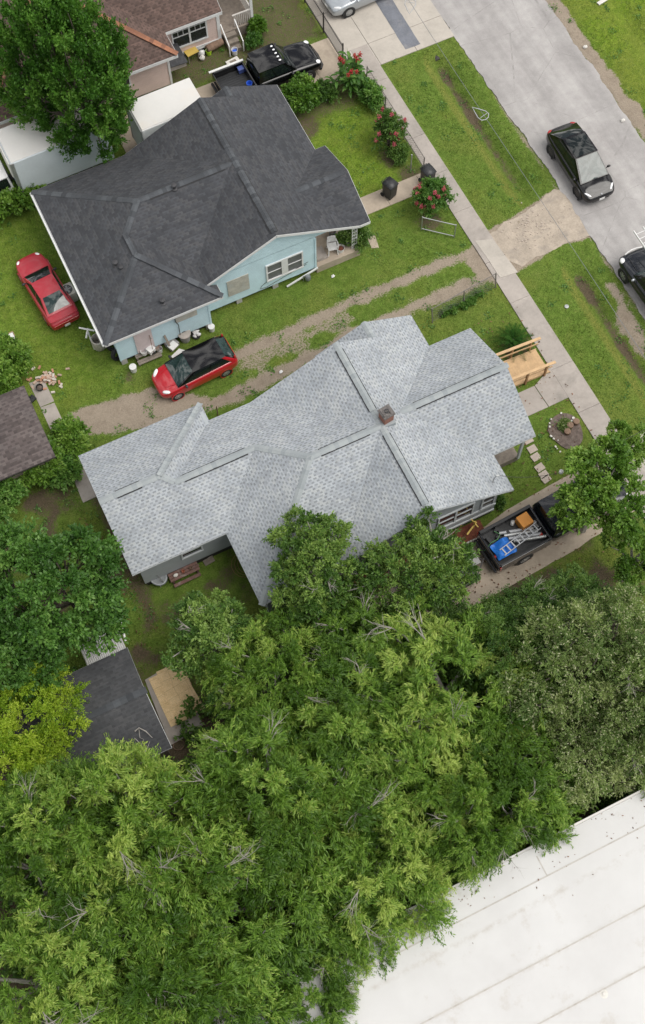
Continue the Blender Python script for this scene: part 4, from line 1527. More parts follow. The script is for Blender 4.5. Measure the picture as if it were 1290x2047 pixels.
# ---------------- white flat roofed building (bottom right)
def white_roof_mat():
    m, nt, b = new_mat('white_membrane')
    p = pos(nt)
    n1 = nt.noise(p, 0.35, 6, 0.6)
    n2 = nt.noise(p, 3, 5, 0.65)
    c = nt.ramp(n1, [(0.3, (0.52, 0.515, 0.51)), (0.7, (0.60, 0.60, 0.595))])
    sep = nt.new('ShaderNodeSeparateXYZ')
    nt.put(sep.inputs[0], p)
    # dirt gathered along the lapped seams (they run along X)
    fy2 = nt.math('FRACT', nt.math('DIVIDE', nt.math('SUBTRACT', 2.72, sep.outputs[1]), 1.9))
    near = nt.math('MINIMUM', fy2, nt.math('SUBTRACT', 1.0, fy2))
    near = nt.math('MULTIPLY', near, 1.9)
    d = nt.math('MULTIPLY', nt.step(near, 0.16, 0.0), nt.step(n2, 0.42, 0.7))
    c = nt.mix(nt.math('MULTIPLY', d, 0.6), c, (0.36, 0.32, 0.27))
    c = nt.mix(nt.math('MULTIPLY', nt.step(nt.noise(p, 0.8, 6, 0.7), 0.58, 0.74), 0.55), c, (0.40, 0.355, 0.30))
    c = nt.mix(nt.math('MULTIPLY', nt.step(nt.noise(p, 0.16, 3, 0.5), 0.45, 0.7), 0.35), c, (0.47, 0.465, 0.455))
    nt.put(b.inputs['Base Color'], c)
    b.inputs['Roughness'].default_value = 0.75
    return m


M['membrane'] = white_roof_mat()
wb = thing('white_roof_building', 'large flat white membrane roofed building beside the trees', 'building', (10.0, 0.0, 0))
ra = MB()
ra.span((-4.0, -26.0, 3.85), (46.0, 2.70, 4.0))
ra.build('roof', M['membrane'], wb, world=True, bevel=0.03)
se = MB()
for k in range(0, 15):
    y = 2.72 - 1.9 * (k + 1) + (0.7 if k == 0 else 0)
    x = -3.9
    i = 0
    while x < 45:
        L = 5.8 + 1.5 * ((k * 37 + i * 13) % 5) / 5
        se.span((x, y - 0.028, 4.0), (min(45.9, x + L - .03), y + .028, 4.006 + 0.001 * ((i + k) % 3)))
        x += L
        i += 1
for x, y0, y1 in ((9.9, 1.5, 2.35), (16.4, -3.0, -1.2), (2.1, -5, -3.1)):
    se.span((x - .025, y0, 4.0), (x + .025, y1, 4.005))
so_ = se.build('seam', mat('seam', (0.44, 0.42, 0.39), 0.8, 0.15, 3, dirt=(0.27, 0.235, 0.19), dirt_amt=0.7), wb, world=True)
ed = MB()
ed.span((-4.05, 2.70, 3.78), (46.05, 2.78, 4.045))
ed.build('edge_trim', M['box_white'], wb, world=True)
wa = MB()
wa.span((-3.9, -25.9, -0.05), (45.9, 2.5, 3.86))
wa.build('wall', mat('dark_wall', (0.06, 0.06, 0.062), 0.8, 0.3), wb, world=True)
mk = MB()
q = G(1208, 1987, 4.0)
mk.lathe((q.x, q.y, 4.0), [(0.16, 0), (0.14, .012), (0.09, .02), (0.07, .05), (0.0, .055)], 16)
mk.build('roof_drain', M['stone_white'], wb, world=True)

# ---------------- shed (lower left), brown shed (left)
sh = thing('dark_shed', 'small outbuilding with a dark grey shingled roof among the trees', 'shed', (-4.0, 15.5, 0))
P_ = [[(-1.3, 17.7, 2.35), (-7.0, 17.7, 2.35), (-7.0, 15.5, 2.8), (-1.33, 15.5, 2.8)], [(-1.28, 12.9, 2.35), (-1.33, 15.5, 2.8), (-7.0, 15.5, 2.8), (-7.0, 12.9, 2.35)]]
sr, sb = roof_mesh('roof', P_, M['shed_shingle'], sh, thick=0.08)
fascia_boards(sb, M['galv'], sh, h=0.1, drop=0.03)
caps = Multi()
cap_line(caps, (-7, 15.5, 2.8), (-1.3, 15.5, 2.8), nrm(0, -1, .2), nrm(0, 1, .17), w=0.15, step_=0.3)
caps.build('ridge_cap', M['dark_cap'], sh, under=sr)
w_ = MB()
w_.span((-6.8, 13.1, -.05), (-1.5, 17.5, 2.22))
w_.build('wall', M['old_wood'], sh, world=True)
cr_ = MB()
rows = []
for i in range(41):
    x = -1.35 - i * 0.045
    rows.append([(x, 17.65, 2.28 + 0.025 * (1 if i % 2 else -1)), (x, 19.1, 2.15 + 0.025 * (1 if i % 2 else -1))])
cr_.grid(rows, smooth=False)
tag(cr_.build('corrugated_sheet', M['corrugated'], None, solid=0.006), 'corrugated grey metal awning sheet beyond the dark shed roof', 'metal sheet')
pp = MB()
qa, qb = G(238, 1230, 2.4), G(252, 1282, 2.2)
pp.tube([(qa.x, qa.y, 2.4), (qb.x, qb.y, 2.25)], 0.05, 8)
tag(pp.build('white_pipe', M['white_plastic']), 'white plastic pipe lying on the end of the corrugated awning', 'pipe')

bs = thing('brown_shed', 'shed with a weathered brown shingle roof at the left edge', 'shed', (-3.0, 29.5, 0))
P_ = [[(-0.8, 31.5, 2.5), (-6.5, 31.5, 2.5), (-6.5, 29.5, 2.75), (-0.8, 29.5, 2.75)], [(-0.8, 27.55, 2.3), (-0.8, 29.5, 2.75), (-6.5, 29.5, 2.75), (-6.5, 27.55, 2.3)]]
sr, sb = roof_mesh('roof', P_, M['old_shingle'], bs, thick=0.07)
fascia_boards(sb, M['iron'], bs, h=0.1, drop=0.02)
w_ = MB()
w_.span((-6.3, 27.8, -.05), (-1.1, 31.2, 2.15))
w_.build('wall', M['old_wood'], bs, world=True)


# ------------------------------------------------------------------ VEHICLES (local frame: x forward, y left)
def wheel(parent, x, y, r=0.33, w=0.23, spokes=10, rim_mat=None):
    out = 1 if y > 0 else -1
    t = MB()
    c = (x, y, r)
    t.lathe(c, [(r * .62, -w / 2), (r * .94, -w / 2), (r, -w / 2 + .03), (r, w / 2 - .03), (r * .94, w / 2), (r * .62, w / 2), (r * .62, -w / 2)], 24, axis='Y', cap=False)
    to = t.build('wheel', M['tyre'], parent)
    q = MB()
    yf = y + out * (w / 2 - 0.015)
    for k in range(spokes):
        a = 2 * math.pi * k / spokes
        q.beam((x + .05 * math.cos(a), yf, r + .05 * math.sin(a)), (x + r * .6 * math.cos(a), yf, r + r * .6 * math.sin(a)), 0.03, r * 0.15)
    n = 24
    ring = []
    for rr, dy in ((r * .56, 0.0), (r * .66, 0.0), (r * .66, -.03), (r * .56, -.03)):
        ring.append([(x + rr * math.cos(2 * math.pi * k / n), yf + out * (dy + .012), r + rr * math.sin(2 * math.pi * k / n)) for k in range(n + 1)])
    ring.append(ring[0])
    q.grid(ring, flip=out > 0)
    q.lathe((x, yf - out * .0, r), [(.07, -.02), (.07, .02)], 12, axis='Y')
    ro = q.build('rim', rim_mat or M['rim'], None)
    ro.parent = to
    b = MB()
    b.lathe((x, y + out * (w / 2 - .07), r), [(r * .63, -.01), (r * .63, .01)], 20, axis='Y')
    bo = b.build('brake_disc', M['iron'], None)
    bo.parent = to
    return to


def body_loft(stations, sub=2):
    """stations: (x, half width, z of hood or deck, z of sill); closed shell"""
    mb = MB()
    rings = []
    for x, w, zt, zl in stations:
        h = zt - zl
        half = [(0.0, zt), (.45 * w, zt - .004), (.80 * w, zt - .03), (.95 * w, zt - .10 * h), (1.0 * w, zt - .30 * h), (1.0 * w, zl + .38 * h), (.975 * w, zl + .12 * h), (.9 * w, zl), (.45 * w, zl), (0.0, zl)]
        ring = [(x, y, z) for y, z in half] + [(x, -y, z) for y, z in half[-2:0:-1]]
        rings.append(ring)
    n = len(rings[0])
    vs = [p for r in rings for p in r]
    fs = []
    for i in range(len(rings) - 1):
        for k in range(n):
            k2 = (k + 1) % n
            fs.append((i * n + k, (i + 1) * n + k, (i + 1) * n + k2, i * n + k2))
    fs.append(tuple(range(n)))
    fs.append(tuple((len(rings) - 1) * n + k for k in range(n - 1, -1, -1)))
    mb.add(vs, fs, True)
    return mb


def patch(c00, c10, c11, c01, nu=6, nv=6, bulge=0.03, inset=(0, 0, 0, 0), off=0.0, out=None):
    """curved four-sided panel; inset (u0,u1,v0,v1)"""
    c00, c10, c11, c01 = map(Vector, (c00, c10, c11, c01))
    nn = (c10 - c00).cross(c01 - c00).normalized()
    if out is not None and nn.dot(Vector(out)) < 0:
        nn = -nn
    rows = []
    for j in range(nv + 1):
        v = inset[2] + (1 - inset[2] - inset[3]) * j / nv
        row = []
        for i in range(nu + 1):
            u = inset[0] + (1 - inset[0] - inset[1]) * i / nu
            p = c00 * (1 - u) * (1 - v) + c10 * u * (1 - v) + c11 * u * v + c01 * (1 - u) * v
            p = p + nn * (bulge * (1 - (2 * u - 1) ** 2 * .9) * (1 - (2 * v - 1) ** 2 * .9) + off)
            row.append(p)
        rows.append(row)
    return rows, nn


def panel(name, m, parent, corners, bulge, inset=(0, 0, 0, 0), off=0.0, out=None, nu=6, nv=6):
    rows, nn = patch(*corners, bulge=bulge, inset=inset, off=off, out=out, nu=nu, nv=nv)
    mb = MB()
    a, b, c = rows[0][0], rows[0][1], rows[1][0]
    fl = (b - a).cross(c - a).dot(nn) < 0
    mb.grid(rows, flip=fl)
    return mb.build(name, m, parent)


def cabin(parent, rb, fb, rt, ft, wb, wt, zb, zt, paint, roof_mat, glass, zbr=None, rear_w=None, side_windows=2, screen_glass=None, rear_glass=None, sunroof=None):
    """greenhouse: bottom from x=rb..fb at height zb, roof from rt..ft at zt"""
    zbr = zb if zbr is None else zbr
    rw = rear_w or wb
    A = lambda x, y, z: (x, y, z)
    fbl, fbr = A(fb, wb * .93, zb), A(fb, -wb * .93, zb)
    rbl, rbr = A(rb, rw * .93, zbr), A(rb, -rw * .93, zbr)
    ftl, ftr = A(ft, wt, zt - .02), A(ft, -wt, zt - .02)
    rtl, rtr = A(rt, wt * .97, zt - .03), A(rt, -wt * .97, zt - .03)
    shell = MB()
    for cs, o, bl in (((fbl, fbr, ftr, ftl), (1, 0, .3), .07), ((rbr, rbl, rtl, rtr), (-1, 0, .3), .05), ((rbl, fbl, ftl, rtl), (0, 1, .2), .03), ((fbr, rbr, rtr, ftr), (0, -1, .2), .03)):
        rows, nn = patch(*cs, bulge=bl, out=o)
        a, b, c = rows[0][0], rows[0][1], rows[1][0]
        shell.grid(rows, flip=(b - a).cross(c - a).dot(nn) < 0)
    shell.build('cabin', paint, parent, angle=180)
    panel('roof', roof_mat, parent, (rtl, ftl, ftr, rtr), 0.055, out=(0, 0, 1), off=0.004, inset=(-.03, -.03, -.03, -.03), nu=8, nv=8)
    panel('windshield', screen_glass or glass, parent, (fbl, fbr, ftr, ftl), 0.07, inset=(.05, .05, .03, .05), off=0.008, out=(1, 0, .3), nu=8)
    panel('rear_window', rear_glass or glass, parent, (rbr, rbl, rtl, rtr), 0.05, inset=(.08, .08, .10, .07), off=0.008, out=(-1, 0, .3), nu=8)
    for sgn, cs in ((1, (rbl, fbl, ftl, rtl)), (-1, (rbr, fbr, ftr, rtr))):
        spans = [(.07, .93)] if side_windows == 1 else ([(.10, .45), (.48, .90)] if side_windows == 2 else [(.06, .28), (.31, .58), (.61, .92)])
        for a, b in spans:
            panel('side_window', glass, parent, cs, 0.03, inset=(a, 1 - b, .12, .1), off=0.007, out=(0, sgn, .2))
    if sunroof:
        panel('sunroof', M['car_glass'], parent, (rtl, ftl, ftr, rtr), 0.055, out=(0, 0, 1), off=0.012, inset=sunroof, nu=8, nv=8)


def lamps(parent, x, y, z, s, m, name, rz=0.4, tilt=0.0):
    for sg in (1, -1):
        mb = MB()
        mb.ball((0, 0, 0), (s[0] / 2, s[1] / 2, s[2] / 2), 12)
        rot = Matrix.Rotation(-rz * sg, 3, 'Z') @ Matrix.Rotation(tilt, 3, 'Y')
        mb.v = [tuple(rot @ Vector(p) + Vector((x, y * sg, z))) for p in mb.v]
        mb.build(name, m, parent)


def mirrors(parent, x, y, z, m):
    for sg in (1, -1):
        mb = MB()
        mb.ball((x, sg * (y + .09), z), (.07, .11, .07), 10)
        mb.beam((x + .02, sg * (y - .05), z - .05), (x, sg * (y + .06), z - .02), 0.05, .03)
        mb.build('side_mirror', m, parent)


def arches(parent, xs, y, r, m):
    for x in xs:
        for sg in (1, -1):
            mb = MB()
            mb.lathe((x, sg * (y - .10), r * .88), [(r * .98, -.11), (r * 1.12, -.11), (r * 1.13, .1035), (r * .98, .1035), (r * .98, -.11)], 24, axis='Y', cap=False)
            mb.build('wheel_arch', m, parent)


def plate(parent, x, z, facing, m=None):
    mb = MB()
    mb.box((x, 0, z), (.02, .31, .15))
    mb.build('licence_plate', m or M['white_plastic'], parent)


def seam_line(mb, pts, w=0.012):
    for a, b in zip(pts[:-1], pts[1:]):
        mb.beam(a, b, w, 0.006)


# --- black crossover on the road
v = thing('parked_car', 'black crossover with a glossy glass roof parked on the road beside the driveway mouth', 'car', (29.92, 32.15, 0), R(-91.5))
st_ = [(-2.36, .66, .86, .5), (-2.3, .82, .98, .36), (-1.95, .92, 1.04, .27), (-1.1, .955, 1.02, .22), (0, .955, .99, .22), (.9, .955, .965, .22), (1.5, .95, .90, .24), (1.95, .90, .80, .26), (2.22, .80, .69, .3), (2.34, .62, .60, .38)]
body_loft(st_).build('body', M['black_paint'], v, sub=2, angle=180)
cabin(v, -2.12, 1.42, -1.05, .25, .90, .63, .93, 1.60, M['black_paint'], M['black_paint'], M['car_glass'], zbr=1.0, screen_glass=M['teal_glass'], sunroof=(.06, .03, .05, .05))
lamps(v, 2.02, .66, .70, (.48, .14, .10), M['lamp'], 'headlight', 0.75, .25)
lamps(v, -2.2, .68, .92, (.2, .34, .10), M['tail_lamp'], 'taillight', 0.5)
mirrors(v, 1.02, .92, 1.0, M['black_paint'])
arches(v, (1.42, -1.45), .955, .36, M['black_plastic'])
for x in (1.42, -1.45):
    for y in (.83, -.83):
        wheel(v, x, y, .36, .24, 10, M['iron'])
plate(v, 2.36, .46, 1)
em = MB()
em.lathe((2.22, 0, .70), [(.05, 0), (.045, .012)], 12)
em.build('badge', M['rim'], v)
gr_ = MB()
gr_.span((2.2, -.5, .3), (2.31, .5, .42))
gr_.build('lower_grille', M['black_plastic'], v, bevel=.02)

# --- black van with ladder at the right edge
v = thing('parked_pickup', 'black pickup with an overhead ladder rack parked at the right edge of the road', 'pickup truck', (29.45, 23.62, 0), R(91))
st_ = [(-2.8, .8, 1.05, .5), (-2.75, .93, 1.12, .4), (-1.5, .96, 1.12, .34), (0, .96, 1.10, .34), (.8, .96, 1.08, .34), (1.5, .955, 1.04, .34), (2.2, .92, .97, .36), (2.5, .82, .88, .4), (2.62, .7, .74, .48)]
body_loft(st_).build('body', M['navy_paint'], v, sub=2, angle=180)
cabin(v, -.9, 1.25, -.7, .5, .9, .7, 1.06, 1.78, M['navy_paint'], M['navy_paint'], M['car_glass'], screen_glass=M['teal_glass'])
lamps(v, 2.3, .74, .82, (.42, .3, .24), M['lamp'], 'headlight', 0.6, .3)
mirrors(v, .95, .96, 1.16, M['silver_paint'])
gl_ = MB()
gl_.tube([(2.5, -.5, .93), (2.58, -.25, .92), (2.6, 0, .92), (2.58, .25, .92), (2.5, .5, .93)], 0.035, 8)
gl_.build('grille_bar', M['white_plastic'], v)
hd = MB()
for y in (-.55, .55):
    hd.beam((2.35, y * .8, .975), (1.35, y, 1.075), .02, .012)
hd.build('hood_crease', M['black_plastic'], v)
arches(v, (1.75, -1.75), .96, .38, M['black_plastic'])
for x in (1.75, -1.75):
    for y in (.85, -.85):
        wheel(v, x, y, .37, .25, 6)
bx = MB()
bx.span((-2.7, -.75, 1.08), (-.95, .75, 1.13))
bx.build('bed_cover', M['black_plastic'], v, bevel=.01)
rk = MB()
for x in (-2.3, -.6, 1.1):
    pass
for x in (-2.3, -.55):
    for y in (-.82, .82):
        rk.beam((x, y, 1.1), (x, y, 1.98), .05, .05)
    rk.beam((x, -.85, 2.0), (x, .85, 2.0), .05, .05)
rk.build('rack', M['galv'], v)
ld = thing('ladder', 'white ladder carried flat above the black pickup at the right edge', 'ladder', (29.42, 23.6, 2.04), R(90))
for y in (.04, -.5):
    mb = MB()
    mb.beam((-2.9, y, .04), (2.96, y, .04), .045, .09)
    mb.build('rail', M['white_plastic'], ld)
for k in range(19):
    mb = MB()
    x = -2.75 + k * .305
    mb.tube([(x, -.48, .045), (x, .02, .045)], .018, 8)
    mb.build('rung', M['white_plastic'], ld)

# --- silver car on the pink house drive (top edge)
v = thing('parked_car', 'silver car parked on the pale concrete drive at the top edge', 'car', (25.05, 47.75, 0), R(183))
st_ = [(-2.3, .66, .9, .5), (-2.2, .84, 1.02, .36), (-1.9, .92, 1.06, .27), (-1, .935, 1.04, .24), (0, .935, 1.0, .24), (.9, .935, .99, .24), (1.5, .93, .95, .25), (1.95, .89, .86, .27), (2.25, .8, .74, .3), (2.36, .66, .6, .36)]
body_loft(st_).build('body', M['silver_paint'], v, sub=2, angle=180)
cabin(v, -2.1, 1.2, -1.5, .2, .88, .66, .97, 1.62, M['silver_paint'], M['silver_paint'], M['car_glass'], zbr=1.02)
lamps(v, 2.02, .68, .76, (.46, .17, .14), M['lamp'], 'headlight', 0.7, .25)
lamps(v, -2.15, .7, .95, (.2, .3, .14), M['tail_lamp'], 'taillight', 0.5)
mirrors(v, .9, .92, 1.02, M['silver_paint'])
arches(v, (1.4, -1.4), .935, .35, M['black_plastic'])
for x in (1.4, -1.4):
    for y in (.83, -.83):
        wheel(v, x, y, .345, .23, 10)
gr_ = MB()
gr_.span((2.2, -.62, .28), (2.335, .62, .44))
gr_.span((2.15, -.45, .5), (2.315, .45, .66))
gr_.build('grille', M['black_plastic'], v, bevel=.02)
plate(v, 2.35, .5, 1)

# --- red coupe on the side lawn
v = thing('parked_car', 'faded red coupe parked on the lawn left of the blue house', 'car', (2.12, 37.28, 0), R(95.5))
v.scale = (.98, .92, .97)
st_ = [(-2.36, .7, .78, .42), (-2.28, .84, .90, .3), (-1.9, .89, .96, .22), (-1.1, .905, .95, .2), (0, .905, .92, .2), (.8, .905, .90, .2), (1.4, .89, .86, .2), (1.9, .83, .78, .22), (2.25, .68, .66, .28), (2.36, .5, .56, .34)]
body_loft(st_).build('body', M['dull_red_paint'], v, sub=2, angle=180)
cabin(v, -1.78, 1.02, -.78, .18, .86, .60, .89, 1.30, M['dull_red_paint'], M['dull_red_paint'], M['car_glass'], zbr=.95, rear_w=.82, rear_glass=M['teal_glass'])
lamps(v, 2.08, .56, .66, (.34, .2, .1), M['lamp'], 'headlight', 0.7, .3)
mirrors(v, .62, .86, .92, M['black_plastic'])
arches(v, (1.42, -1.4), .905, .32, M['dull_red_paint'])
for x in (1.42, -1.4):
    for y in (.79, -.79):
        wheel(v, x, y, .315, .21, 6)
sp_ = MB()
sp_.tube([(-2.18, -.78, .92), (-2.22, -.76, 1.03), (-2.27, -.4, 1.05), (-2.28, 0, 1.055), (-2.27, .4, 1.05), (-2.22, .76, 1.03), (-2.18, .78, .92)], 0.035, 8)
sp_.build('spoiler', M['dull_red_paint'], v)
tl = MB()
tl.span((-2.375, -.72, .62), (-2.33, .72, .76))
tl.build('taillight_panel', M['tail_lamp'], v, bevel=.01)
plate(v, -2.39, .5, -1)

# --- red hatchback with black roof in the driveway
v = thing('parked_car', 'red hatchback with a black roof parked on the gravel track between the two houses', 'car', (6.98, 29.88, 0), R(183))
st_ = [(-2.05, .66, .9, .46), (-2.0, .80, 1.0, .32), (-1.7, .85, 1.03, .24), (-.9, .86, 1.01, .2), (0, .86, .97, .2), (.8, .86, .95, .2), (1.3, .85, .90, .22), (1.7, .80, .81, .25), (1.98, .68, .70, .3), (2.1, .5, .58, .36)]
body_loft(st_).build('body', M['red_paint'], v, sub=2, angle=180)
cabin(v, -1.98, 1.2, -1.42, .22, .83, .60, .93, 1.47, M['black_paint'], M['black_paint'], M['car_glass'], zbr=1.0, rear_w=.78, screen_glass=M['teal_glass'], rear_glass=M['teal_glass'])
for sg in (1, -1):
    mb = MB()
    rows, nn = patch((-1.98, sg * .76, 1.0), (-1.72, sg * .80, .98), (-1.25, sg * .6, 1.42), (-1.42, sg * .585, 1.45), bulge=.03, off=.012, out=(-.2, sg, .2))
    a, b, c = rows[0][0], rows[0][1], rows[1][0]
    mb.grid(rows, flip=(b - a).cross(c - a).dot(nn) < 0)
    mb.build('rear_pillar', M['red_paint'], v)
lamps(v, 1.78, .60, .74, (.44, .2, .13), M['lamp'], 'headlight', 0.75, .3)
lamps(v, -1.9, .68, 1.1, (.12, .14, .34), M['tail_lamp'], 'taillight', 0.4)
mirrors(v, .82, .84, .98, M['black_plastic'])
arches(v, (1.32, -1.3), .86, .31, M['red_paint'])
for x in (1.32, -1.3):
    for y in (.76, -.76):
        wheel(v, x, y, .305, .2, 7)
plate(v, -2.04, .6, -1)
hd = MB()
for y in (-.5, .5):
    hd.beam((1.75, y * .75, .815), (1.15, y * 1.1, .935), .014, .01)
hd.build('hood_crease', M['dull_red_paint'], v)


# --- pickups with open beds
def pickup(label, loc, rz, paint, bed_len, lights=False, tool=False, cab=(-.9, 1.35), glass=None):
    v = thing('parked_pickup', label, 'pickup truck', loc, rz)
    x0 = cab[0]
    st_ = [(x0 - .05, .97, 1.20, .42), (x0 + .1, .985, 1.24, .4), (.3, .985, 1.22, .4), (1.2, .985, 1.2, .4), (1.9, .98, 1.16, .4), (2.5, .95, 1.08, .42), (2.8, .9, .98, .45), (2.9, .8, .8, .5)]
    body_loft(st_).build('body', paint, v, sub=2, angle=180)
    cabin(v, x0 + .02, cab[1], x0 + .14, cab[1] - .68, .93, .72, 1.17, 1.88, paint, paint, glass or M['car_glass'], side_windows=2)
    b0 = x0 - .12 - bed_len
    bd = MB()
    bd.span((b0, -.98, .5), (x0 - .12, .98, .78))            # floor
    for sg in (1, -1):
        bd.span((b0, sg * .86, .78), (x0 - .12, sg * .985, 1.24))
    bd.span((x0 - .22, -.86, .78), (x0 - .12, .86, 1.24))
    bd.build('bed', paint, v, bevel=.025)
    ln = MB()
    ln.span((b0 + .02, -.855, .785), (x0 - .225, .855, .80))
    for k in range(11):
        yy = -.75 + .15 * k
        ln.span((b0 + .02, yy - .03, .80), (x0 - .225, yy + .03, .815))
    ln.build('bed_liner', M['black_plastic'], v)
    tg = MB()
    tg.span((b0 - .07, -.93, .6), (b0 - .004, .93, 1.22))
    tg.build('tailgate', paint, v, bevel=.02)
    bp = MB()
    bp.span((b0 - .22, -.9, .42), (b0 - .075, .9, .58))
    bp.build('rear_bumper', M['black_plastic'], v, bevel=.04)
    fb_ = MB()
    fb_.tube([(2.7, -.9, .55), (2.88, -.7, .55), (2.95, 0, .55), (2.88, .7, .55), (2.7, .9, .55)], .12, 8)
    fb_.build('front_bumper', M['black_plastic'], v)
    for sg in (1, -1):
        rl_ = MB()
        rl_.span((b0 + .02, sg * .85 - .02, 1.242), (x0 - .14, sg * .96 + .02, 1.262))
        rl_.build('bed_rail', M['black_plastic'], v, bevel=.008)
        tlm = MB()
        tlm.span((b0 - .05, sg * .945, .72), (b0 + .06, sg * .995, 1.1))
        tlm.build('taillight', M['tail_lamp'], v, bevel=.01)
    lamps(v, 2.66, .72, .92, (.34, .3, .22), M['lamp'], 'headlight', 0.5, .3)
    mirrors(v, cab[1] - .35, 1.0, 1.28, M['black_plastic'])
    xr = x0 - .12 - bed_len * .5
    arches(v, (1.95, xr), .985, .41, M['black_plastic'])
    for x in (1.95, xr):
        for y in (.87, -.87):
            wheel(v, x, y, .40, .28, 6)
    if lights:
        for k in range(5):
            mb = MB()
            y = -.52 + .26 * k
            mb.ball((cab[1] - .82, y, 1.945), (.075, .055, .035), 10)
            mb.build('roof_light', M['lamp'], v)
    return v


pk1 = pickup('black pickup with a row of roof lights parked between the pink and blue houses', (17.75, 44.62, 0), R(1), M['black_paint'], 1.75, lights=True)
mb = MB()
mb.lathe((0, 0, 0), [(.13, 0), (.16, .3), (.17, .32), (.15, .32), (.13, .05)], 14)
o = tag(mb.build('bucket', M['blue_plastic']), 'blue bucket standing in the bed of the black pickup with roof lights', 'bucket')
o.location = (16.45, 44.1, .82)
mb = MB()
mb.span((-.2, -.14, 0), (.2, .14, .26))
mb.span((-.21, -.15, .26), (.21, .15, .3))
o = tag(mb.build('storage_tub', mat('tub_blue', (.06, .09, .28), .5), bevel=.02), 'dark blue tub wedged behind the cab of the black pickup', 'tub')
o.location = (16.5, 45.25, .82)
sl = MB()
sl.span((-1.0, -.06, 0), (1.0, .06, .05))
o = tag(sl.build('white_board', M['white_plastic']), 'long white board lying on the side rail of the black pickup bed', 'board')
o.location = (15.75, 45.54, 1.265)

pk2 = pickup('dark pickup with a cargo filled bed parked on the drive under the leafy tree', (19.6, 15.42, 0), R(3.5), M['navy_paint'], 2.75, cab=(-1.55, 1.35))


# --- box truck and box trailer
def rounded_box(mb, x0, x1, y0, y1, z0, z1):
    mb.span((x0, y0, z0), (x1, y1, z1))


bt = thing('box_truck', 'white box truck with a square cab parked behind the big upright tree', 'truck', (3.0, 44.05, 0), R(180.5))
b = MB()
b.span((-5.2, -1.14, .85), (0, 1.14, 3.35))
b.build('cargo_box', M['box_side'], bt, bevel=.05)
b = MB()
b.span((-5.16, -1.1, 3.352), (-.04, 1.1, 3.40))
b.build('box_roof', M['box_white'], bt, bevel=.03)
for sg in (1, -1):
    b = MB()
    b.span((-.16, sg * 1.15 - .02, .8), (.012, sg * 1.15 + .02, 3.36))
    b.build('corner_post', M['galv'], bt, bevel=.015)
b = MB()
b.span((.0, -1.05, 2.2), (.1, 1.05, 3.3))
b.build('nose_panel', M['box_white'], bt, bevel=.05)
st_ = [(.18, .9, 1.35, .5), (.25, .98, 1.4, .45), (1.4, 1.0, 1.38, .45), (1.9, .98, 1.3, .45), (2.6, .92, 1.2, .5), (2.85, .8, 1.0, .55)]
body_loft(st_).build('cab_body', M['white_paint'], bt, sub=2, angle=180)
cabin(bt, .2, 2.0, .32, 1.35, .95, .76, 1.32, 2.15, M['white_paint'], M['white_paint'], M['car_glass'], side_windows=1)
mirrors(bt, 1.7, 1.05, 1.5, M['white_paint'])
hb = MB()
hb.box((.72, 1.0, 1.15), (.16, .03, .05))
hb.build('door_handle', M['black_plastic'], bt)
fr_ = MB()
fr_.span((-5.0, -.4, .55), (.3, .4, .84))
fr_.build('chassis', M['iron'], bt)
for x in (1.9, -3.6):
    for y in (.92, -.92):
        wheel(bt, x, y, .4, .28, 6)

tr_ = thing('box_trailer', 'white box trailer parked along the blue house wall below the pink house', 'trailer', (11.6, 42.98, 0), R(0.8))
b = MB()
b.span((-1.95, -1.02, .6), (1.6, 1.02, 3.3))
b.build('cargo_box', M['white_paint'], tr_, bevel=.05)
b = MB()
b.span((-1.92, -.98, 3.302), (1.57, .98, 3.34))
b.build('box_roof', M['box_white'], tr_, bevel=.02)
b = MB()
for sg in (1, -1):
    b.span((-2.0, sg * .99 - .04, .6), (-1.952, sg * .99 + .04, 3.28))
b.span((-2.0, -.95, 3.2), (-1.952, .95, 3.28))
b.build('door_frame', M['galv'], tr_)
b = MB()
b.span((-1.98, -.93, .65), (-1.953, .93, 3.18))
b.build('rear_door', M['box_side'], tr_)
for x in (-.7, .2):
    for y in (.9, -.9):
        wheel(tr_, x, y, .36, .24, 6)


# ------------------------------------------------------------------ SMALL THINGS
def one(name, mb, m, label, cat, loc=(0, 0, 0), rz=0.0, group=None, bevel=0.0, **kw):
    o = mb.build(name, m, None, bevel=bevel, **kw)
    o.location = loc
    o.rotation_euler = (0, 0, rz)
    return tag(o, label, cat, group)


def gp(px, py, z=0.0):
    p = G(px, py, z)
    return (p.x, p.y, z)


def bucket(px, py, m, label, r=.15, h=.34, z=0.0, tipped=False, handle=True, cat='bucket', name='bucket', lid=False, fill=None):
    x, y, _ = gp(px, py, z)
    t = thing(name, label, cat, (x, y, z))
    b = MB()
    if lid:
        b.lathe((0, 0, 0), [(r * .85, 0), (r, h), (r * 1.06, h), (r * 1.06, h + .03), (0.02, h + .035)], 18)
    else:
        b.lathe((0, 0, 0), [(r * .82, 0), (r, h), (r * 1.06, h), (r * 1.06, h - .03), (r * .96, h - .03), (r * .8, .03), (0.01, .03)], 18)
    b.build(name + '_body' if name != 'bucket' else 'bucket_body', m, t)
    if handle:
        hb = MB()
        hb.tube([(r * 1.02 * math.cos(a), .02 * math.sin(a) + r * .5 * math.sin(a), h - .02 + .05 * math.sin(a)) for a in np.linspace(0, math.pi, 9)], .008, 5)
        hb.build('handle', M['galv'], t)
    if fill is not None:
        f = MB()
        f.lathe((0, 0, h * .6), [(r * .86, 0), (r * .5, .04), (.01, .05)], 14)
        f.build('contents', fill, t)
    return t


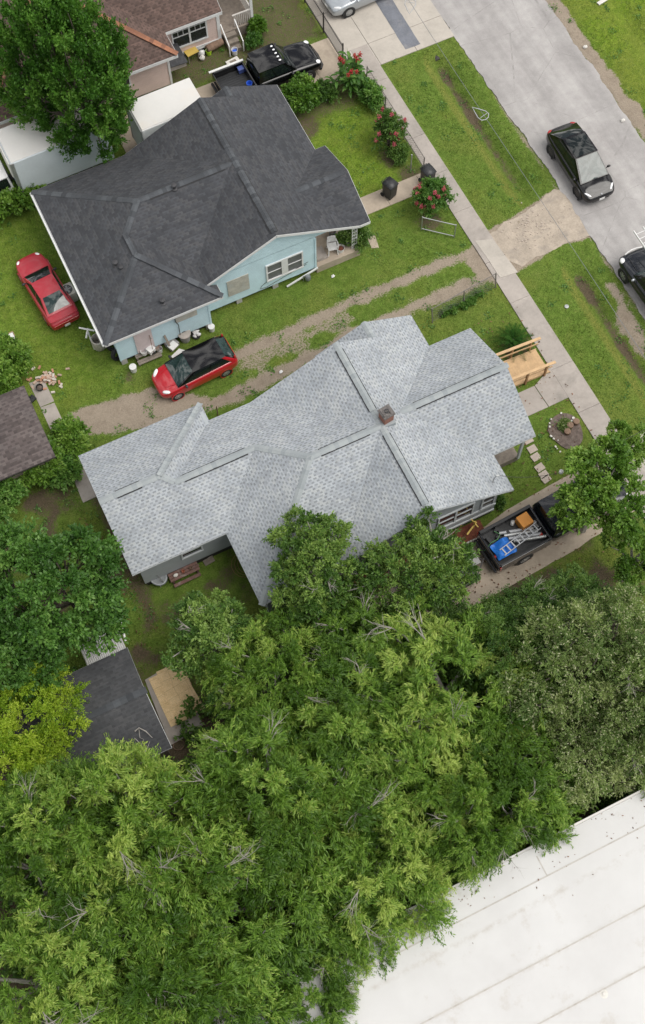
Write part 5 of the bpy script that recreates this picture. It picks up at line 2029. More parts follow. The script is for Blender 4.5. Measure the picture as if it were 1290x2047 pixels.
# --- beside the blue house
ac = thing('air_conditioner', 'beige air conditioner with a black fan top under the blue house gutter', 'air conditioner', (3.02, 36.62, 0), R(4))
b = MB()
b.span((-.36, -.36, .05), (.36, .36, .82))
b.build('cabinet', M['beige_metal'], ac, bevel=.05)
b = MB()
b.lathe((0, 0, .80), [(.28, 0), (.28, .03), (.24, .035), (.01, .03)], 20)
b.build('fan_opening', M['black_plastic'], ac)
b = MB()
for k in range(5):
    a = k * 2 * math.pi / 5
    b.beam((.05 * math.cos(a), .05 * math.sin(a), .845), (.23 * math.cos(a), .23 * math.sin(a), .84), .09, .006)
b.lathe((0, 0, .83), [(.06, 0), (.06, .03), (.01, .035)], 12)
b.build('fan', M['grey_plastic'], ac)
b = MB()
for rr in (.1, .18, .26):
    b.tube([(rr * math.cos(a), rr * math.sin(a), .87) for a in np.linspace(0, 2 * math.pi, 20)[:-1]], .005, 4, closed=True)
for k in range(6):
    a = k * math.pi / 6
    b.beam((-.28 * math.cos(a), -.28 * math.sin(a), .868), (.28 * math.cos(a), .28 * math.sin(a), .868), .008, .006)
b.build('grille', M['grey_plastic'], ac)

b = MB()
b.lathe((0, 0, 0), [(.30, 0), (.34, .1), (.35, .5), (.33, .72), (.28, .75), (.3, .7), (.28, .1)], 20)
one('barrel', b, M['beige_metal'], 'round tan barrel under the blue house eave corner', 'barrel', gp(200, 692))
pv = thing('pipe_rack', 'white plastic pipes crossed together against the blue house gutter corner', 'pipe rack', (3.0, 33.85, 0))
for a, bb_ in (((-.25, .25, 1.15), (.35, -.25, 1.2)), ((.05, -.55, .1), (.05, -.1, 1.2)), ((-.15, -.35, 1.0), (.12, .02, 1.18))):
    b = MB()
    b.tube([a, bb_], .045, 8)
    b.build('pipe', M['white_plastic'], pv)


def tyre_at(px, py, z, label, tilt):
    b = MB()
    b.lathe((0, 0, 0), [(.2, -.1), (.30, -.11), (.335, -.07), (.335, .07), (.30, .11), (.2, .1), (.2, -.1)], 24, cap=False)
    o = one('tyre', b, M['tyre'], label, 'tyre', gp(px, py, z), 0.4)
    o.rotation_euler = (tilt, .15, .4)
    return o


tyre_at(234, 708, .33, 'black tyre leaning upright against the left end of the blue wall', R(72))
tyre_at(226, 690, .12, 'black tyre lying flat behind the leaning tyre beside the blue wall', R(6))
stp = thing('wooden_steps', 'weathered wooden two tread steps below the blue house back door', 'steps', (5.28, 31.72, 0))
for z, y0, y1 in ((.38, -.02, .2), (.18, -.3, -.03)):
    b = MB()
    for k in range(2):
        w = (y1 - y0) / 2
        b.span((-.62, y0 + w * k + .008, z), (.62, y0 + w * (k + 1) - .008, z + .045))
    b.build('tread', M['old_wood'], stp)
for sg in (-1, 1):
    b = MB()
    b.span((sg * .55 - .03, -.25, 0), (sg * .55 + .03, -.05, .18))
    b.span((sg * .55 - .03, -.02, 0), (sg * .55 + .03, .18, .38))
    b.build('stringer', M['old_wood'], stp)
bucket(281, 699, M['purple_plastic'], 'purple bucket standing on the blue house back steps', .19, .32, .42, fill=M['purple_plastic'])
bucket(289, 707, M['white_plastic'], 'white bucket under the purple one on the back steps', .16, .28, .42)
b = MB()
b.span((-.17, -.15, 0), (.17, .15, .3))
b.span((-.19, -.17, .3), (.19, .17, .34))
one('storage_tub', b, M['white_plastic'], 'square white lidded tub on the right end of the back steps', 'tub', gp(303, 703, .42), .4, bevel=.02)
bucket(313, 697, M['terracotta'], 'terracotta coloured pot in a white bucket beside the back steps', .17, .34, .1, cat='plant pot', name='plant_pot', handle=False, fill=M['red_mulch'])
bucket(320, 703, M['white_plastic'], 'white bucket beside the terracotta pot by the back steps', .15, .33, 0)
bucket(268, 741, M['white_plastic'], 'lidded white bucket alone on the grass below the back steps', .17, .38, 0, lid=True)
bucket(424, 660, M['white_plastic'], 'lidded white bucket near the right corner of the low blue wall', .16, .34, 0, lid=True)
b = MB()
b.span((-.28, -.22, 0), (.28, .22, .3))
one('plastic_bin', b, M['grey_plastic'], 'grey plastic bin under a white lid along the blue wall', 'bin', gp(346, 692), .4, bevel=.04)
b = MB()
b.span((-.22, -.19, 0), (.22, .19, .1))
one('foam_box', b, M['white_plastic'], 'white foam lid resting on the grey plastic bin', 'lid', gp(346, 692, .3), .42, bevel=.02)
gc = thing('rubbish_can', 'grey lidded rubbish can against the low blue wall', 'bin', gp(371, 678))
b = MB()
b.lathe((0, 0, 0), [(.24, 0), (.3, .55), (.3, .56)], 20)
b.build('can_body', M['grey_plastic'], gc)
b = MB()
b.lathe((0, 0, .56), [(.33, 0), (.33, .04), (.22, .1), (.02, .12)], 20)
lo = b.build('lid', M['old_concrete'], gc)
b = MB()
b.tube([(-.07, 0, .67), (-.05, 0, .72), (.05, 0, .72), (.07, 0, .67)], .015, 6)
ho = b.build('handle', M['black_plastic'], None)
ho.parent = lo
b = MB()
for k in range(7):
    b.ball((rnd.uniform(-.18, .18), rnd.uniform(-.15, .15), rnd.uniform(.06, .22)), (rnd.uniform(.07, .14), rnd.uniform(.07, .12), rnd.uniform(.05, .1)), 8, .3)
one('bag_heap', b, M['white_plastic'], 'crumpled white bags in a dark tub beside the rubbish can', 'bags', gp(393, 670))
b = MB()
b.lathe((0, 0, 0), [(.2, 0), (.24, .16), (.22, .16), (.2, .03)], 16)
one('plastic_tub', b, M['black_plastic'], 'dark round tub holding crumpled white bags by the blue wall', 'tub', gp(393, 672))
b = MB()
b.beam((0, 0, .05), (-.12, .35, 1.1), .11, .035)
one('plank', b, M['old_wood'], 'grey plank leaning against the blue wall beside the grey bin', 'plank', (6.45, 31.55, 0))
b = MB()
b.add([(-.38, -.3, .03), (.1, -.36, .05), (.46, -.02, .1), (.2, .34, .12), (-.34, .26, .06)], [(0, 1, 2, 3, 4)])
one('white_sheet', b, M['white_plastic'], 'bent white plastic sheet on the grass beside the red hatchback', 'plastic sheet', gp(360, 713, .05), .2, solid=.012)
br_ = thing('broom', 'broom with a dark handle leaning on the pale back door', 'broom', (5.55, 31.6, .42))
b = MB()
b.tube([(0, 0, .1), (.05, .24, 1.35)], .016, 6)
b.build('broom_handle', M['rust'], br_)
b = MB()
b.box((0, 0, .05), (.26, .07, .12))
b.build('bristles', M['black_plastic'], br_)
dp = MB()
qa, qb = gp(574, 573, .08), gp(636, 535, .55)
dp.beam(qa, qb, .08, .07)
one('downpipe', dp, M['white_plastic'], 'fallen white downpipe lying against the blue house by the porch', 'downpipe')
pu = thing('gas_meter', 'grey utility meter on the grass below the blue wall', 'meter', gp(616, 562))
b = MB()
b.lathe((0, 0, .15), [(.12, 0), (.15, .1), (.15, .25), (.1, .33), (.01, .34)], 14)
b.build('meter_body', M['grey_metal'], pu)
b = MB()
b.tube([(-.2, .1, 0), (-.2, .1, .42), (0, 0, .5), (.15, .12, .42), (.15, .12, 0)], .025, 6)
b.build('pipe', M['galv'], pu)

# --- porch furniture
chr_ = thing('plastic_chair', 'white moulded plastic armchair on the blue house porch', 'chair', (15.98, 33.02, .5), R(255))
b = MB()
b.box((0, 0, .42), (.46, .44, .03))
b.build('seat', M['white_plastic'], chr_, bevel=.012)
b = MB()
rows = []
for j in range(5):
    t = j / 4
    rows.append([(-.22 - .10 * t - .03 * math.cos(a), .22 * math.sin(a), .43 + .42 * t - .04 * abs(math.sin(a)) * t) for a in np.linspace(-1.35, 1.35, 7)])
b.grid(rows)
b.build('backrest', M['white_plastic'], chr_, solid=.018)
for sg in (1, -1):
    for x in (.2, -.2):
        b = MB()
        b.beam((x * 1.25, sg * .25, 0), (x, sg * .21, .42), .05, .045)
        b.build('leg', M['white_plastic'], chr_)
    b = MB()
    b.tube([(-.26, sg * .22, .66), (.0, sg * .27, .66), (.2, sg * .26, .62), (.23, sg * .23, .42)], .028, 6)
    b.build('armrest', M['white_plastic'], chr_)
bucket(665, 470, M['grey_metal'], 'grey metal pot by the porch wall behind the white chair', .2, .45, .5, cat='plant pot', name='plant_pot', handle=False, fill=M['mulch'])
bucket(681, 501, M['white_plastic'], 'white pot with red soil beside the white porch chair', .2, .28, .5, cat='plant pot', name='plant_pot', handle=False, fill=M['red_mulch'])
bucket(697, 488, M['grey_metal'], 'grey pot beside the white lattice porch post', .17, .36, .5, cat='plant pot', name='plant_pot', handle=False, fill=M['mulch'])

# --- bins
def wheelie(label, loc, rz):
    t = thing('wheelie_bin', label, 'bin', loc, rz)
    b = MB()
    b.add([(-.27, -.25, .06), (.27, -.25, .06), (.27, .25, .06), (-.27, .25, .06), (-.31, -.28, .98), (.31, -.28, .98), (.31, .28, .98), (-.31, .28, .98)],
          [(0, 3, 2, 1), (4, 5, 6, 7), (0, 1, 5, 4), (1, 2, 6, 5), (2, 3, 7, 6), (3, 0, 4, 7)])
    b.build('bin_body', M['black_plastic'], t, bevel=.03)
    b = MB()
    rows = [[(-.33, -.30, 1.01), (-.34, 0, 1.02), (-.33, .30, 1.01)], [(0, -.305, 1.03), (0, 0, 1.045), (0, .305, 1.03)], [(.335, -.30, 1.0), (.35, 0, 1.01), (.335, .30, 1.0)]]
    b.grid(rows, flip=True)
    b.build('lid', M['black_plastic'], t, solid=-.03)
    for sg in (1, -1):
        b = MB()
        b.lathe((-.26, sg * .27, .12), [(.04, -.03), (.12, -.03), (.12, .03), (.04, .03)], 14, axis='Y')
        b.build('wheel', M['tyre'], t)
    b = MB()
    b.tube([(-.36, -.22, .95), (-.42, -.2, .96), (-.42, .2, .96), (-.36, .22, .95)], .018, 6)
    b.build('handle', M['black_plastic'], t)


wheelie('black wheelie bin standing alone on the front path of the blue house', (20.28, 35.08, .02), R(-70))
wheelie('black wheelie bin half hidden behind the pink flowering bush at the path gate', (22.42, 34.95, .02), R(-80))

# --- gate frame on the lawn
gf = thing('pipe_gate', 'rusty grey pipe gate frame standing open on the lawn by the gravel track', 'gate', (20.79, 32.47, 0), math.atan2(31.3 - 32.47, 22.1 - 20.79))
L = 1.74
for x in (0, L):
    b = MB()
    b.tube([(x, 0, 0), (x, 0, 1.12)], .03, 8)
    b.build('post', M['galv'], gf)
for z in (.12, 1.08):
    b = MB()
    b.tube([(0, 0, z), (L, 0, z)], .027, 8)
    b.build('rail', M['galv'], gf)


def chainlink(name, label, pts, h=1.1, mesh_step=.17, post_step=2.4, lean=0.0, rail=True):
    t = thing(name, label, 'fence', (pts[0][0], pts[0][1], 0))
    o = Vector((pts[0][0], pts[0][1], 0))
    for a, b_ in zip(pts[:-1], pts[1:]):
        A, B = Vector((*a, 0)) - o, Vector((*b_, 0)) - o
        d = B - A
        L = d.length
        d.normalize()
        n = max(1, round(L / post_step))
        ln = Vector((-d.y, d.x, 0)) * lean
        for k in range(n + 1):
            p = A + d * (L * k / n)
            pm = MB()
            pm.tube([p, p + Vector((0, 0, h + .04)) + ln], .032, 8)
            pm.build('post', M['fence_metal'], t)
        if rail:
            rm = MB()
            rm.tube([A + Vector((0, 0, h)) + ln, B + Vector((0, 0, h)) + ln], .022, 6)
            rm.build('rail', M['fence_metal'], t)
        mm = MB()
        x = -h
        while x < L:
            for sg in (1, -1):
                x0, x1, z0, z1 = x, x + h, (0, h) if sg == 1 else (h, 0), None
                za, zb = (0.03, h) if sg == 1 else (h, 0.03)
                if x0 < 0:
                    za = za + (zb - za) * (-x0 / h)
                    x0 = 0
                xe = x + h
                if xe > L:
                    zb = (0.03 if sg == 1 else h) + ((h - .03) if sg == 1 else -(h - .03)) * ((L - x) / h)
                    xe = L
                mm.beam(A + d * x0 + Vector((0, 0, za)) + ln * (za / h), A + d * xe + Vector((0, 0, zb)) + ln * (zb / h), .007, .007)
            x += mesh_step
        mm.build('wire_mesh', M['fence_metal'], t)
    return t


chainlink('chainlink_fence', 'low chain link fence along the pavement in front of the blue house', [(22.62, 42.4), (22.62, 35.75)], 1.0)
chainlink('chainlink_fence', 'sagging rusty chain link fence on the lot line beside the gravel track', [(18.75, 27.35), (22.55, 27.75)], 1.05, lean=.18)
b = MB()
b.tube([(0, 0, 0), (.02, .02, 1.0)], .03, 8)
one('fence_post', b, M['rust'], 'lone rusty fence post at the notch of the pale grey roof', 'post', gp(436, 832))
b = MB()
b.tube([(0, 0, 0), (0, .02, 1.25)], .035, 8)
b.lathe((0, .02, 1.25), [(.045, 0), (.03, .05), (.01, .06)], 8)
one('gate_post', b, M['galv'], 'grey gate post beside the path at the pavement edge', 'post', (22.0, 36.0, 0))
ir = thing('iron_fence', 'dark wrought iron picket fence along the pale concrete drive', 'fence', (21.95, 44.0, 0))
for k in range(7):
    b = MB()
    y = k * 2.4
    b.span((-.035, y - .035, 0), (.035, y + .035, 1.5))
    b.build('post', M['iron'], ir)
for z in (.18, 1.25):
    b = MB()
    b.span((-.018, 0, z), (.018, 14.4, z + .035))
    b.build('rail', M['iron'], ir)
b = MB()
for k in range(120):
    y = .12 * k + .06
    b.span((-.009, y - .009, .08), (.009, y + .009, 1.42))
b.build('pickets', M['iron'], ir)

# --- overhead cable with its two slack loops
cab = thing('overhead_cable', 'thin overhead cable with slack loops strung along the roadside ditch', 'cable', (24.2, 30.0, 0))
b = MB()
pts = []
for y in np.linspace(60, 6, 40):
    pts.append((24.22 + .12 * math.sin(y * .3) * 0.2, y, 6.0 + .0006 * (y - 28) ** 2))
b.tube(pts, .011, 5)
b.build('wire', M['grey_metal'], cab, world=True)
for px, py, ang in ((960, 226, 0.35), (820, 12, 2.6)):
    q = G(px, py, 6.05)
    b = MB()
    lp = [(0.0, .5), (.14, .2), (.27, -.1), (.25, -.33), (.08, -.45), (-.1, -.45), (-.27, -.33), (-.27, -.1), (-.14, .2)]
    ca_, sa_ = math.cos(ang), math.sin(ang)
    b.tube([(q.x + x * ca_ - y * sa_, q.y + x * sa_ + y * ca_, 6.05) for x, y in lp], .022, 6, closed=True)
    b.tube([(q.x + (-.2) * ca_ - (-.2) * sa_, q.y + (-.2) * sa_ + (-.2) * ca_, 6.06), (q.x + .2 * ca_ + .25 * sa_, q.y + .2 * sa_ - .25 * ca_, 6.06)], .014, 5)
    b.build('slack_loop', M['alu'], cab, world=True)

# --- left lawn
bx = thing('cardboard_box', 'open cardboard box with white foam packing on the left lawn', 'box', gp(20, 688), .05)
b = MB()
for sx, sy, w, d_ in ((0, -.3, .8, .02), (0, .3, .8, .02), (-.4, 0, .02, .6), (.4, 0, .02, .6)):
    b.box((sx, sy, .24), (w, d_, .48))
b.box((0, 0, .02), (.8, .6, .02))
b.build('carton', M['cardboard'], bx)
for sg in (1, -1):
    b = MB()
    b.box((sg * .22, .04, .36), (.3, .48, .2))
    b.build('foam_block', M['white_plastic'], bx, bevel=.02)
brick_me = None
bc = G(100, 757)
bm_list = [mat('brick_pale', (.45, .33, .26), .9, .25, 8), mat('brick_orange', (.42, .22, .14), .9, .25, 8), mat('brick_white', (.55, .5, .44), .9, .2, 8)]
meshes = []
for m_ in bm_list:
    b = MB()
    b.box((0, 0, 0), (.2, .095, .06))
    o = b.build('brick', m_)
    meshes.append(o.data)
    bpy.data.objects.remove(o)
for k in range(64):
    o = bpy.data.objects.new('brick', meshes[k % 3])
    COL.objects.link(o)
    a, rr = rnd.random() * 6.28, abs(rnd.gauss(0, .42))
    hgt = max(0, .22 - rr * .28)
    o.location = (bc.x + rr * math.cos(a) * 1.1 - .1, bc.y + rr * math.sin(a), .035 + hgt * rnd.random())
    o.rotation_euler = (rnd.uniform(-.3, .3), rnd.uniform(-.3, .3), rnd.random() * 3.14)
    tag(o, 'loose pale brick in the heap on the lawn by the brown shed', 'brick', 'loose bricks heaped on the lawn')
bucket(81, 778, M['black_plastic'], 'black plant pot between the brick heap and the brown shed', .17, .25, 0, cat='plant pot', name='plant_pot', handle=False, fill=M['mulch'])
b = MB()
for k in range(6):
    b.tube([(rnd.uniform(-.2, .2), rnd.uniform(-.2, .2), rnd.uniform(.03, .15)) for q in range(4)], .03, 6)
b.box((.05, 0, .06), (.4, .3, .1), .4)
one('scrap_pile', b, M['black_plastic'], 'small pile of black scrap by the brown shed corner', 'scrap', gp(62, 800))
for px, py, lab in ((666, 553, 'scrap of white paper on the lawn in front of the blue house wall'), (562, 744, 'scrap of white paper on the gravel track above the grey roof'), (1133, 613, 'small grey valve lid in the verge below the gravel driveway mouth')):
    b = MB()
    if 'lid' in lab:
        b.lathe((0, 0, 0), [(.11, 0), (.11, .03), (.02, .035)], 14)
    else:
        b.add([(-.1, -.05, .02), (0, -.09, .06), (.11, -.02, .03), (.06, .08, .07), (-.06, .07, .04)], [(0, 1, 2, 3, 4)])
    one('valve_lid' if 'lid' in lab else 'paper_scrap', b, M['white_plastic'] if 'paper' in lab else M['galv'], lab, 'lid' if 'lid' in lab else 'paper', gp(px, py))

# --- back yard of the grey house
sdx = thing('satellite_dish', 'dark grey satellite dish standing on the shaded grass by the grey roof corner', 'satellite dish', gp(318, 1158), R(20))
b = MB()
rows = []
for i in range(6):
    rr = .42 * i / 5
    rows.append([(rr * 1.0 * math.cos(a), rr * 1.15 * math.sin(a), .55 + .35 * rr * rr - .12 + rr * math.sin(a) * .35) for a in np.linspace(0, 2 * math.pi, 21)])
b.grid(rows)
b.build('dish', M['grey_metal'], sdx, solid=.01)
b = MB()
b.tube([(0, -.4, .3), (-.05, -.25, .75), (-.05, .0, 1.0)], .02, 6)
b.build('feed_arm', M['galv'], sdx)
b = MB()
b.box((-.05, .03, 1.02), (.08, .14, .08))
b.build('receiver', M['white_plastic'], sdx, bevel=.01)
b = MB()
b.tube([(0, 0, .0), (0, 0, .45)], .035, 8)
for k in range(3):
    a = k * 2.1
    b.tube([(.4 * math.cos(a), .4 * math.sin(a), 0), (0, 0, .35)], .018, 6)
b.build('tripod', M['galv'], sdx)
wbn = thing('wooden_bench', 'old reddish wooden bench cluttered with scraps against the grey house wall', 'bench', (2.35, 20.72 - .08, 0), R(1))
b = MB()
for k in range(3):
    b.span((-.72, -.35 + .15 * k, .45), (.72, -.22 + .15 * k, .49))
b.build('seat', M['red_wood'], wbn)
for x in (-.6, .6):
    b = MB()
    b.span((x - .04, -.33, 0), (x + .04, .08, .45))
    b.build('leg', M['red_wood'], wbn)
b = MB()
b.span((-.66, -.55, .2), (.66, -.4, .24))
b.build('foot_board', M['red_wood'], wbn)
for k, (m_, lab, cat) in enumerate((('stone_white', 'pale stone lump on the left half of the old wooden bench', 'stone'), ('terracotta', 'small terracotta pot on the middle of the old wooden bench', 'plant pot'), ('rust', 'rusty tin on the right end of the old wooden bench', 'tin'))):
    b = MB()
    if k == 0:
        b.ball((0, 0, .06), (.12, .09, .07), 8, .3)
    else:
        b.lathe((0, 0, 0), [(.06, 0), (.08, .14), (.07, .14), (.055, .02)], 12)
    one(('stone', 'plant_pot', 'tin')[k], b, M[m_], lab, cat, (1.95 + .38 * k, 20.5, .49))
b = MB()
b.box((0, 0, .04), (.5, .28, .07), .1)
b.box((.1, .1, .1), (.3, .12, .05), .5)
one('timber_offcut', b, M['old_wood'], 'weathered timber offcut on the shaded grass right of the bench', 'timber', gp(418, 1122))
b = MB()
b.box((0, 0, .03), (.8, .06, .05), .3)
one('stick', b, M['old_wood'], 'thin plank lying on the shaded grass between bench and offcut', 'plank', gp(385, 1140))
hs = MB()
c0h = G(487, 1130)
hs.tube([(c0h.x + (.18 + .012 * k) * math.cos(k * .5), c0h.y + (.3 + .01 * k) * math.sin(k * .5), .02 + .003 * k) for k in range(40)], .012, 5)
one('garden_hose', hs, M['timber_dark'], 'coiled brown hose on the shaded grass below the inner roof corner', 'hose')
# plywood sheets on the slab
for k, (ox, oy, rz, lab) in enumerate(((-.42, 15.5, .02, 'new plywood sheet flat on the concrete slab by the dark shed, the lower one'), (-.05, 15.62, -.03, 'new plywood sheet overlapping the first on the slab, the middle one'), (-.02, 15.2, .10, 'new plywood sheet turned askew on top of the slab pile'))):
    b = MB()
    b.box((0, 0, 0), (1.22, 2.42 if k < 2 else 1.7, .018))
    for q in range(3):
        pass
    one('plywood_sheet', b, M['plywood'], lab, 'plywood', (ox, oy, .085 + .024 * k), rz, group='plywood sheets on the slab')
rp = MB()
rp.tube([(.25 * math.cos(a), .2 * math.sin(a), .03) for a in np.linspace(0, 6.0, 24)], .02, 6)
one('coiled_cable', rp, M['rust'], 'rusty coiled cable below the plywood slab', 'cable', gp(358, 1490))
dbr = MB()
pts = [gp(270, 1462, 2.62), gp(278, 1455, 2.68), gp(292, 1462, 2.7), gp(305, 1475, 2.62)]
dbr.tube(pts, [.03, .025, .022, .012], 6)
dbr.tube([gp(268, 1474, 2.5), gp(282, 1488, 2.62), gp(286, 1512, 2.5)], [.015, .022, .026], 6)
dbr.tube([gp(286, 1512, 2.5), gp(296, 1492, 2.6), gp(300, 1482, 2.66)], [.02, .016, .01], 6)
dbr.tube([gp(278, 1458, 2.68), gp(280, 1475, 2.66), gp(288, 1478, 2.7), gp(282, 1490, 2.6)], [.012, .012, .01, .01], 6)
one('fallen_branch', dbr, M['pale_bark'], 'pale bare branch lying on the dark shed roof', 'branch')

# --- ramp, palm, stepping stones, mulch bed plants
ra_ = thing('wooden_ramp', 'new pale timber access ramp with rails up to the grey house porch', 'ramp', (20.95, 23.05, 0))
zx = lambda x: .42 - (x + 1.8) / 3.5 * .36
b = MB()
for k in range(25):
    x = -1.95 + k * .146
    b.beam((x, -.66, zx(x)), (x, .66, zx(x)), .138, .035)
b.build('deck', M['timber'], ra_)
for sg in (1, -1):
    b = MB()
    b.beam((-1.95, sg * .69, zx(-1.95) - .09), (1.65, sg * .69, zx(1.65) - .05), .045, .17)
    b.build('stringer', M['timber'], ra_)
    for x in (-1.7, -.75, .25, 1.3):
        b = MB()
        b.span((x - .045, sg * .755 - .045, 0), (x + .045, sg * .755 + .045, zx(x) + .92))
        b.build('post', M['timber_dark'], ra_)
    b = MB()
    b.beam((-2.0, sg * .735, zx(-2) + .94), (1.78, sg * .735, zx(1.78) + .94), .14, .04)
    b.build('top_rail', M['timber'], ra_)
    b = MB()
    b.beam((-2.0, sg * .70, zx(-2) + .5), (1.7, sg * .70, zx(1.7) + .5), .035, .09)
    b.build('middle_rail', M['timber'], ra_)
stl = ['the one touching the porch eave line', 'second from the porch eave', 'third from the porch eave', 'fourth from the porch eave', 'fifth from the porch eave', 'the last one towards the drive']
for k, (px, py) in enumerate(((1056, 880), (1064, 898), (1071, 914), (1079, 935), (1087, 949), (1092, 958))):
    b = MB()
    b.box((0, 0, .02), (.44, .36 if k < 4 else .32, .05))
    one('stepping_stone', b, M['paver'], 'square pinkish stepping stone in the grey house lawn, ' + stl[k], 'stepping stone', gp(px, py), rnd.uniform(-.12, .12) + .1, group='stepping stones across the lawn', bevel=.01)
sc = MB()
for k in range(1):
    sc.ball((0, 0, 0), (.06, .05, .04), 7, .4)
o0 = sc.build('edging_stone', M['stone_white'])
stone_me = o0.data
bpy.data.objects.remove(o0)
for k, (px, py) in enumerate(((1102, 838), (1099, 846), (1099, 853), (1102, 872), (1107, 877), (1143, 842), (1116, 880), (1111, 893), (1114, 897), (1146, 836), (1122, 826), (1120, 903))):
    o = bpy.data.objects.new('edging_stone', stone_me)
    COL.objects.link(o)
    o.location = gp(px, py, .05)
    o.scale = [rnd.uniform(.7, 1.6)] * 3
    o.rotation_euler = (0, 0, rnd.random() * 6)
    tag(o, 'small whitish stone on the rim of the round mulch bed', 'stone', 'white stones around the round mulch bed')
sp2 = MB()
for k in range(3):
    sp2.lathe((-.25 + .35 * k, .1 * (k % 2), 0), [(.14, 0), (.17, .1), (.16, .2), (.1, .22), (.01, .2)], 12)
one('tree_stump', sp2, M['rust'], 'rotten reddish stumps in the middle of the round mulch bed', 'stump', gp(1140, 858, .03), .4)

# --- garden bed under the grey house window
sheet('mulch_strip', [(9.0, 16.3), (15.75, 16.25), (15.8, 17.02), (9.0, 17.02)], 0.05, M['red_mulch'], 0.1, jag=.04, seed=31)
eg = thing('bed_edging', 'white scalloped edging along the red mulch strip by the drive', 'edging', (13.0, 16.2, 0))
b = MB()
for k in range(28):
    b.lathe((-1.0 + .145 * k, .0, 0), [(.075, -.03), (.075, .03)], 10, axis='Y')
b.v = [(x, y, z + .09) for x, y, z in b.v]
b.build('scallops', M['stone_white'], eg)
yc = MB()
yc.beam((-.35, -.12, .5), (.4, .1, .5), .07, .05)
yc.beam((.22, .06, .0), (.22, .06, .9), .07, .05)
yc.beam((.22, -.2, .72), (.22, .3, .72), .05, .05)
one('garden_ornament', yc, M['yellow_plastic'], 'yellow crossed timber ornament standing in the red mulch strip', 'ornament', (15.1, 16.62, .04), .2)
bucket(903, 1046, M['white_plastic'], 'white pot with a dark top in the red mulch strip', .13, .22, .05, cat='plant pot', name='plant_pot', handle=False, fill=M['mulch'])
for px, py, m_, lab in ((920, 1050, 'yellow_plastic', 'small yellow figure at the front of the red mulch strip'), (943, 1030, 'yellow_plastic', 'pale yellow ball ornament at the right end of the mulch strip'), (951, 1034, 'stone_white', 'white round ornament at the right end of the mulch strip')):
    b = MB()
    b.ball((0, 0, .12), (.09, .09, .12), 10, .1)
    b.ball((0, 0, .28), .06, 8)
    one('garden_figure', b, M[m_], lab, 'garden figure', gp(px, py, .04))

# --- utility trailer behind the dark pickup
ut = thing('utility_trailer', 'low black utility trailer hitched behind the dark pickup under the trees', 'trailer', (12.75, 14.95, 0), R(3))
b = MB()
b.span((-1.7, -.75, .45), (1.45, .75, .52))
b.build('deck', M['black_plastic'], ut, bevel=.01)
b = MB()
for sg in (1, -1):
    b.span((-1.7, sg * .75 - .03, .5), (1.45, sg * .75 + .03, .82))
b.span((1.40, -.72, .5), (1.46, .72, .82))
b.build('side_board', M['black_plastic'], ut, bevel=.01)
b = MB()
b.beam((1.4, -.6, .42), (2.15, 0, .45), .07, .07)
b.beam((1.4, .6, .42), (2.15, 0, .45), .07, .07)
b.beam((2.1, 0, .45), (2.5, .02, .5), .08, .08)
b.build('drawbar', M['iron'], ut)
b = MB()
b.span((1.5, -.1, .5), (1.95, .62, .62))
b.build('tool_box', M['grey_plastic'], ut, bevel=.02)
for sg in (1, -1):
    wheel(ut, -.2, sg * .92, .32, .2, 6)
    b = MB()
    b.span((-.62, sg * .92 - .13, .66), (.22, sg * .92 + .13, .69))
    b.build('mudguard', M['black_plastic'], ut)
bh_ = MB()
bh_.ball((0, 0, 0), .07, 10)
one('tow_ball', bh_, M['white_plastic'], 'white tow ball cover at the hitch between trailer and pickup', 'hitch cover', gp(978, 1104, .55))
bxx = MB()
bxx.span((-.45, -.3, 0), (.45, .3, .5))
one('plastic_crate', bxx, M['black_plastic'], 'black storage crate on the right corner of the utility trailer', 'crate', (13.7, 14.62, .525), .06, bevel=.04)

# --- cargo in the pickup bed
def cargo(name, mb, m, label, cat, x, y, z, rz=0.0, bevel=0.0, **kw):
    w = Matrix.Rotation(R(3.5), 3, 'Z') @ Vector((x, y, z))
    return one(name, mb, m, label, cat, (19.6 + w.x, 15.42 + w.y, z), R(3.5) + rz, bevel=bevel, **kw)


b = MB()
b.span((-.3, -.3, 0), (.3, .3, .5))
cargo('plastic_case', b, M['orange_plastic'], 'orange square case standing in the cargo of the dark pickup', 'case', -2.3, .42, .84, .05, .03)
b = MB()
rows = []
for i in range(9):
    rows.append([(-.5 + .125 * i + rnd.uniform(-.03, .03), -.42 + .12 * j + rnd.uniform(-.03, .03), .22 + .16 * math.sin(i * .9) * math.sin(j * .8) + rnd.uniform(0, .1) - .1 * (abs(i - 4) / 4) ** 2) for j in range(8)])
b.grid(rows)
cargo('blue_tarp', b, M['tarp'], 'crumpled bright blue tarp in the rear of the dark pickup bed', 'tarp', -3.82, -.22, .86, .0, solid=.01, sub=1)
lad = thing('aluminium_ladder', 'short aluminium ladder lying across the blue tarp in the pickup bed', 'ladder', (16.62, 14.98, 1.22), R(12))
for y in (.17, -.17):
    b = MB()
    b.beam((-1.05, y, 0), (1.15, y, 0), .035, .07)
    b.build('rail', M['alu'], lad)
for k in range(8):
    b = MB()
    b.beam((-.92 + .27 * k, -.17, 0), (-.92 + .27 * k, .17, 0), .06, .03)
    b.build('rung', M['alu'], lad)
names = ['grey plastic pipe roll in the pickup bed, the one next to the left side rail', 'grey plastic pipe roll in the pickup bed, the second from the left rail', 'grey plastic pipe roll in the pickup bed, the third from the left rail', 'grey plastic pipe roll in the pickup bed, the one beside the ladder']
for k in range(4):
    b = MB()
    b.tube([(-.75, 0, 0), (.75, 0, 0)], .085, 10)
    cargo('pipe_roll', b, M['galv'] if k % 2 else M['alu'], names[k], 'pipe', -2.85 + .12 * k, .28 - .22 * k, .93 + .03 * (k % 2), -.35, group='grey pipe rolls in the pickup bed')
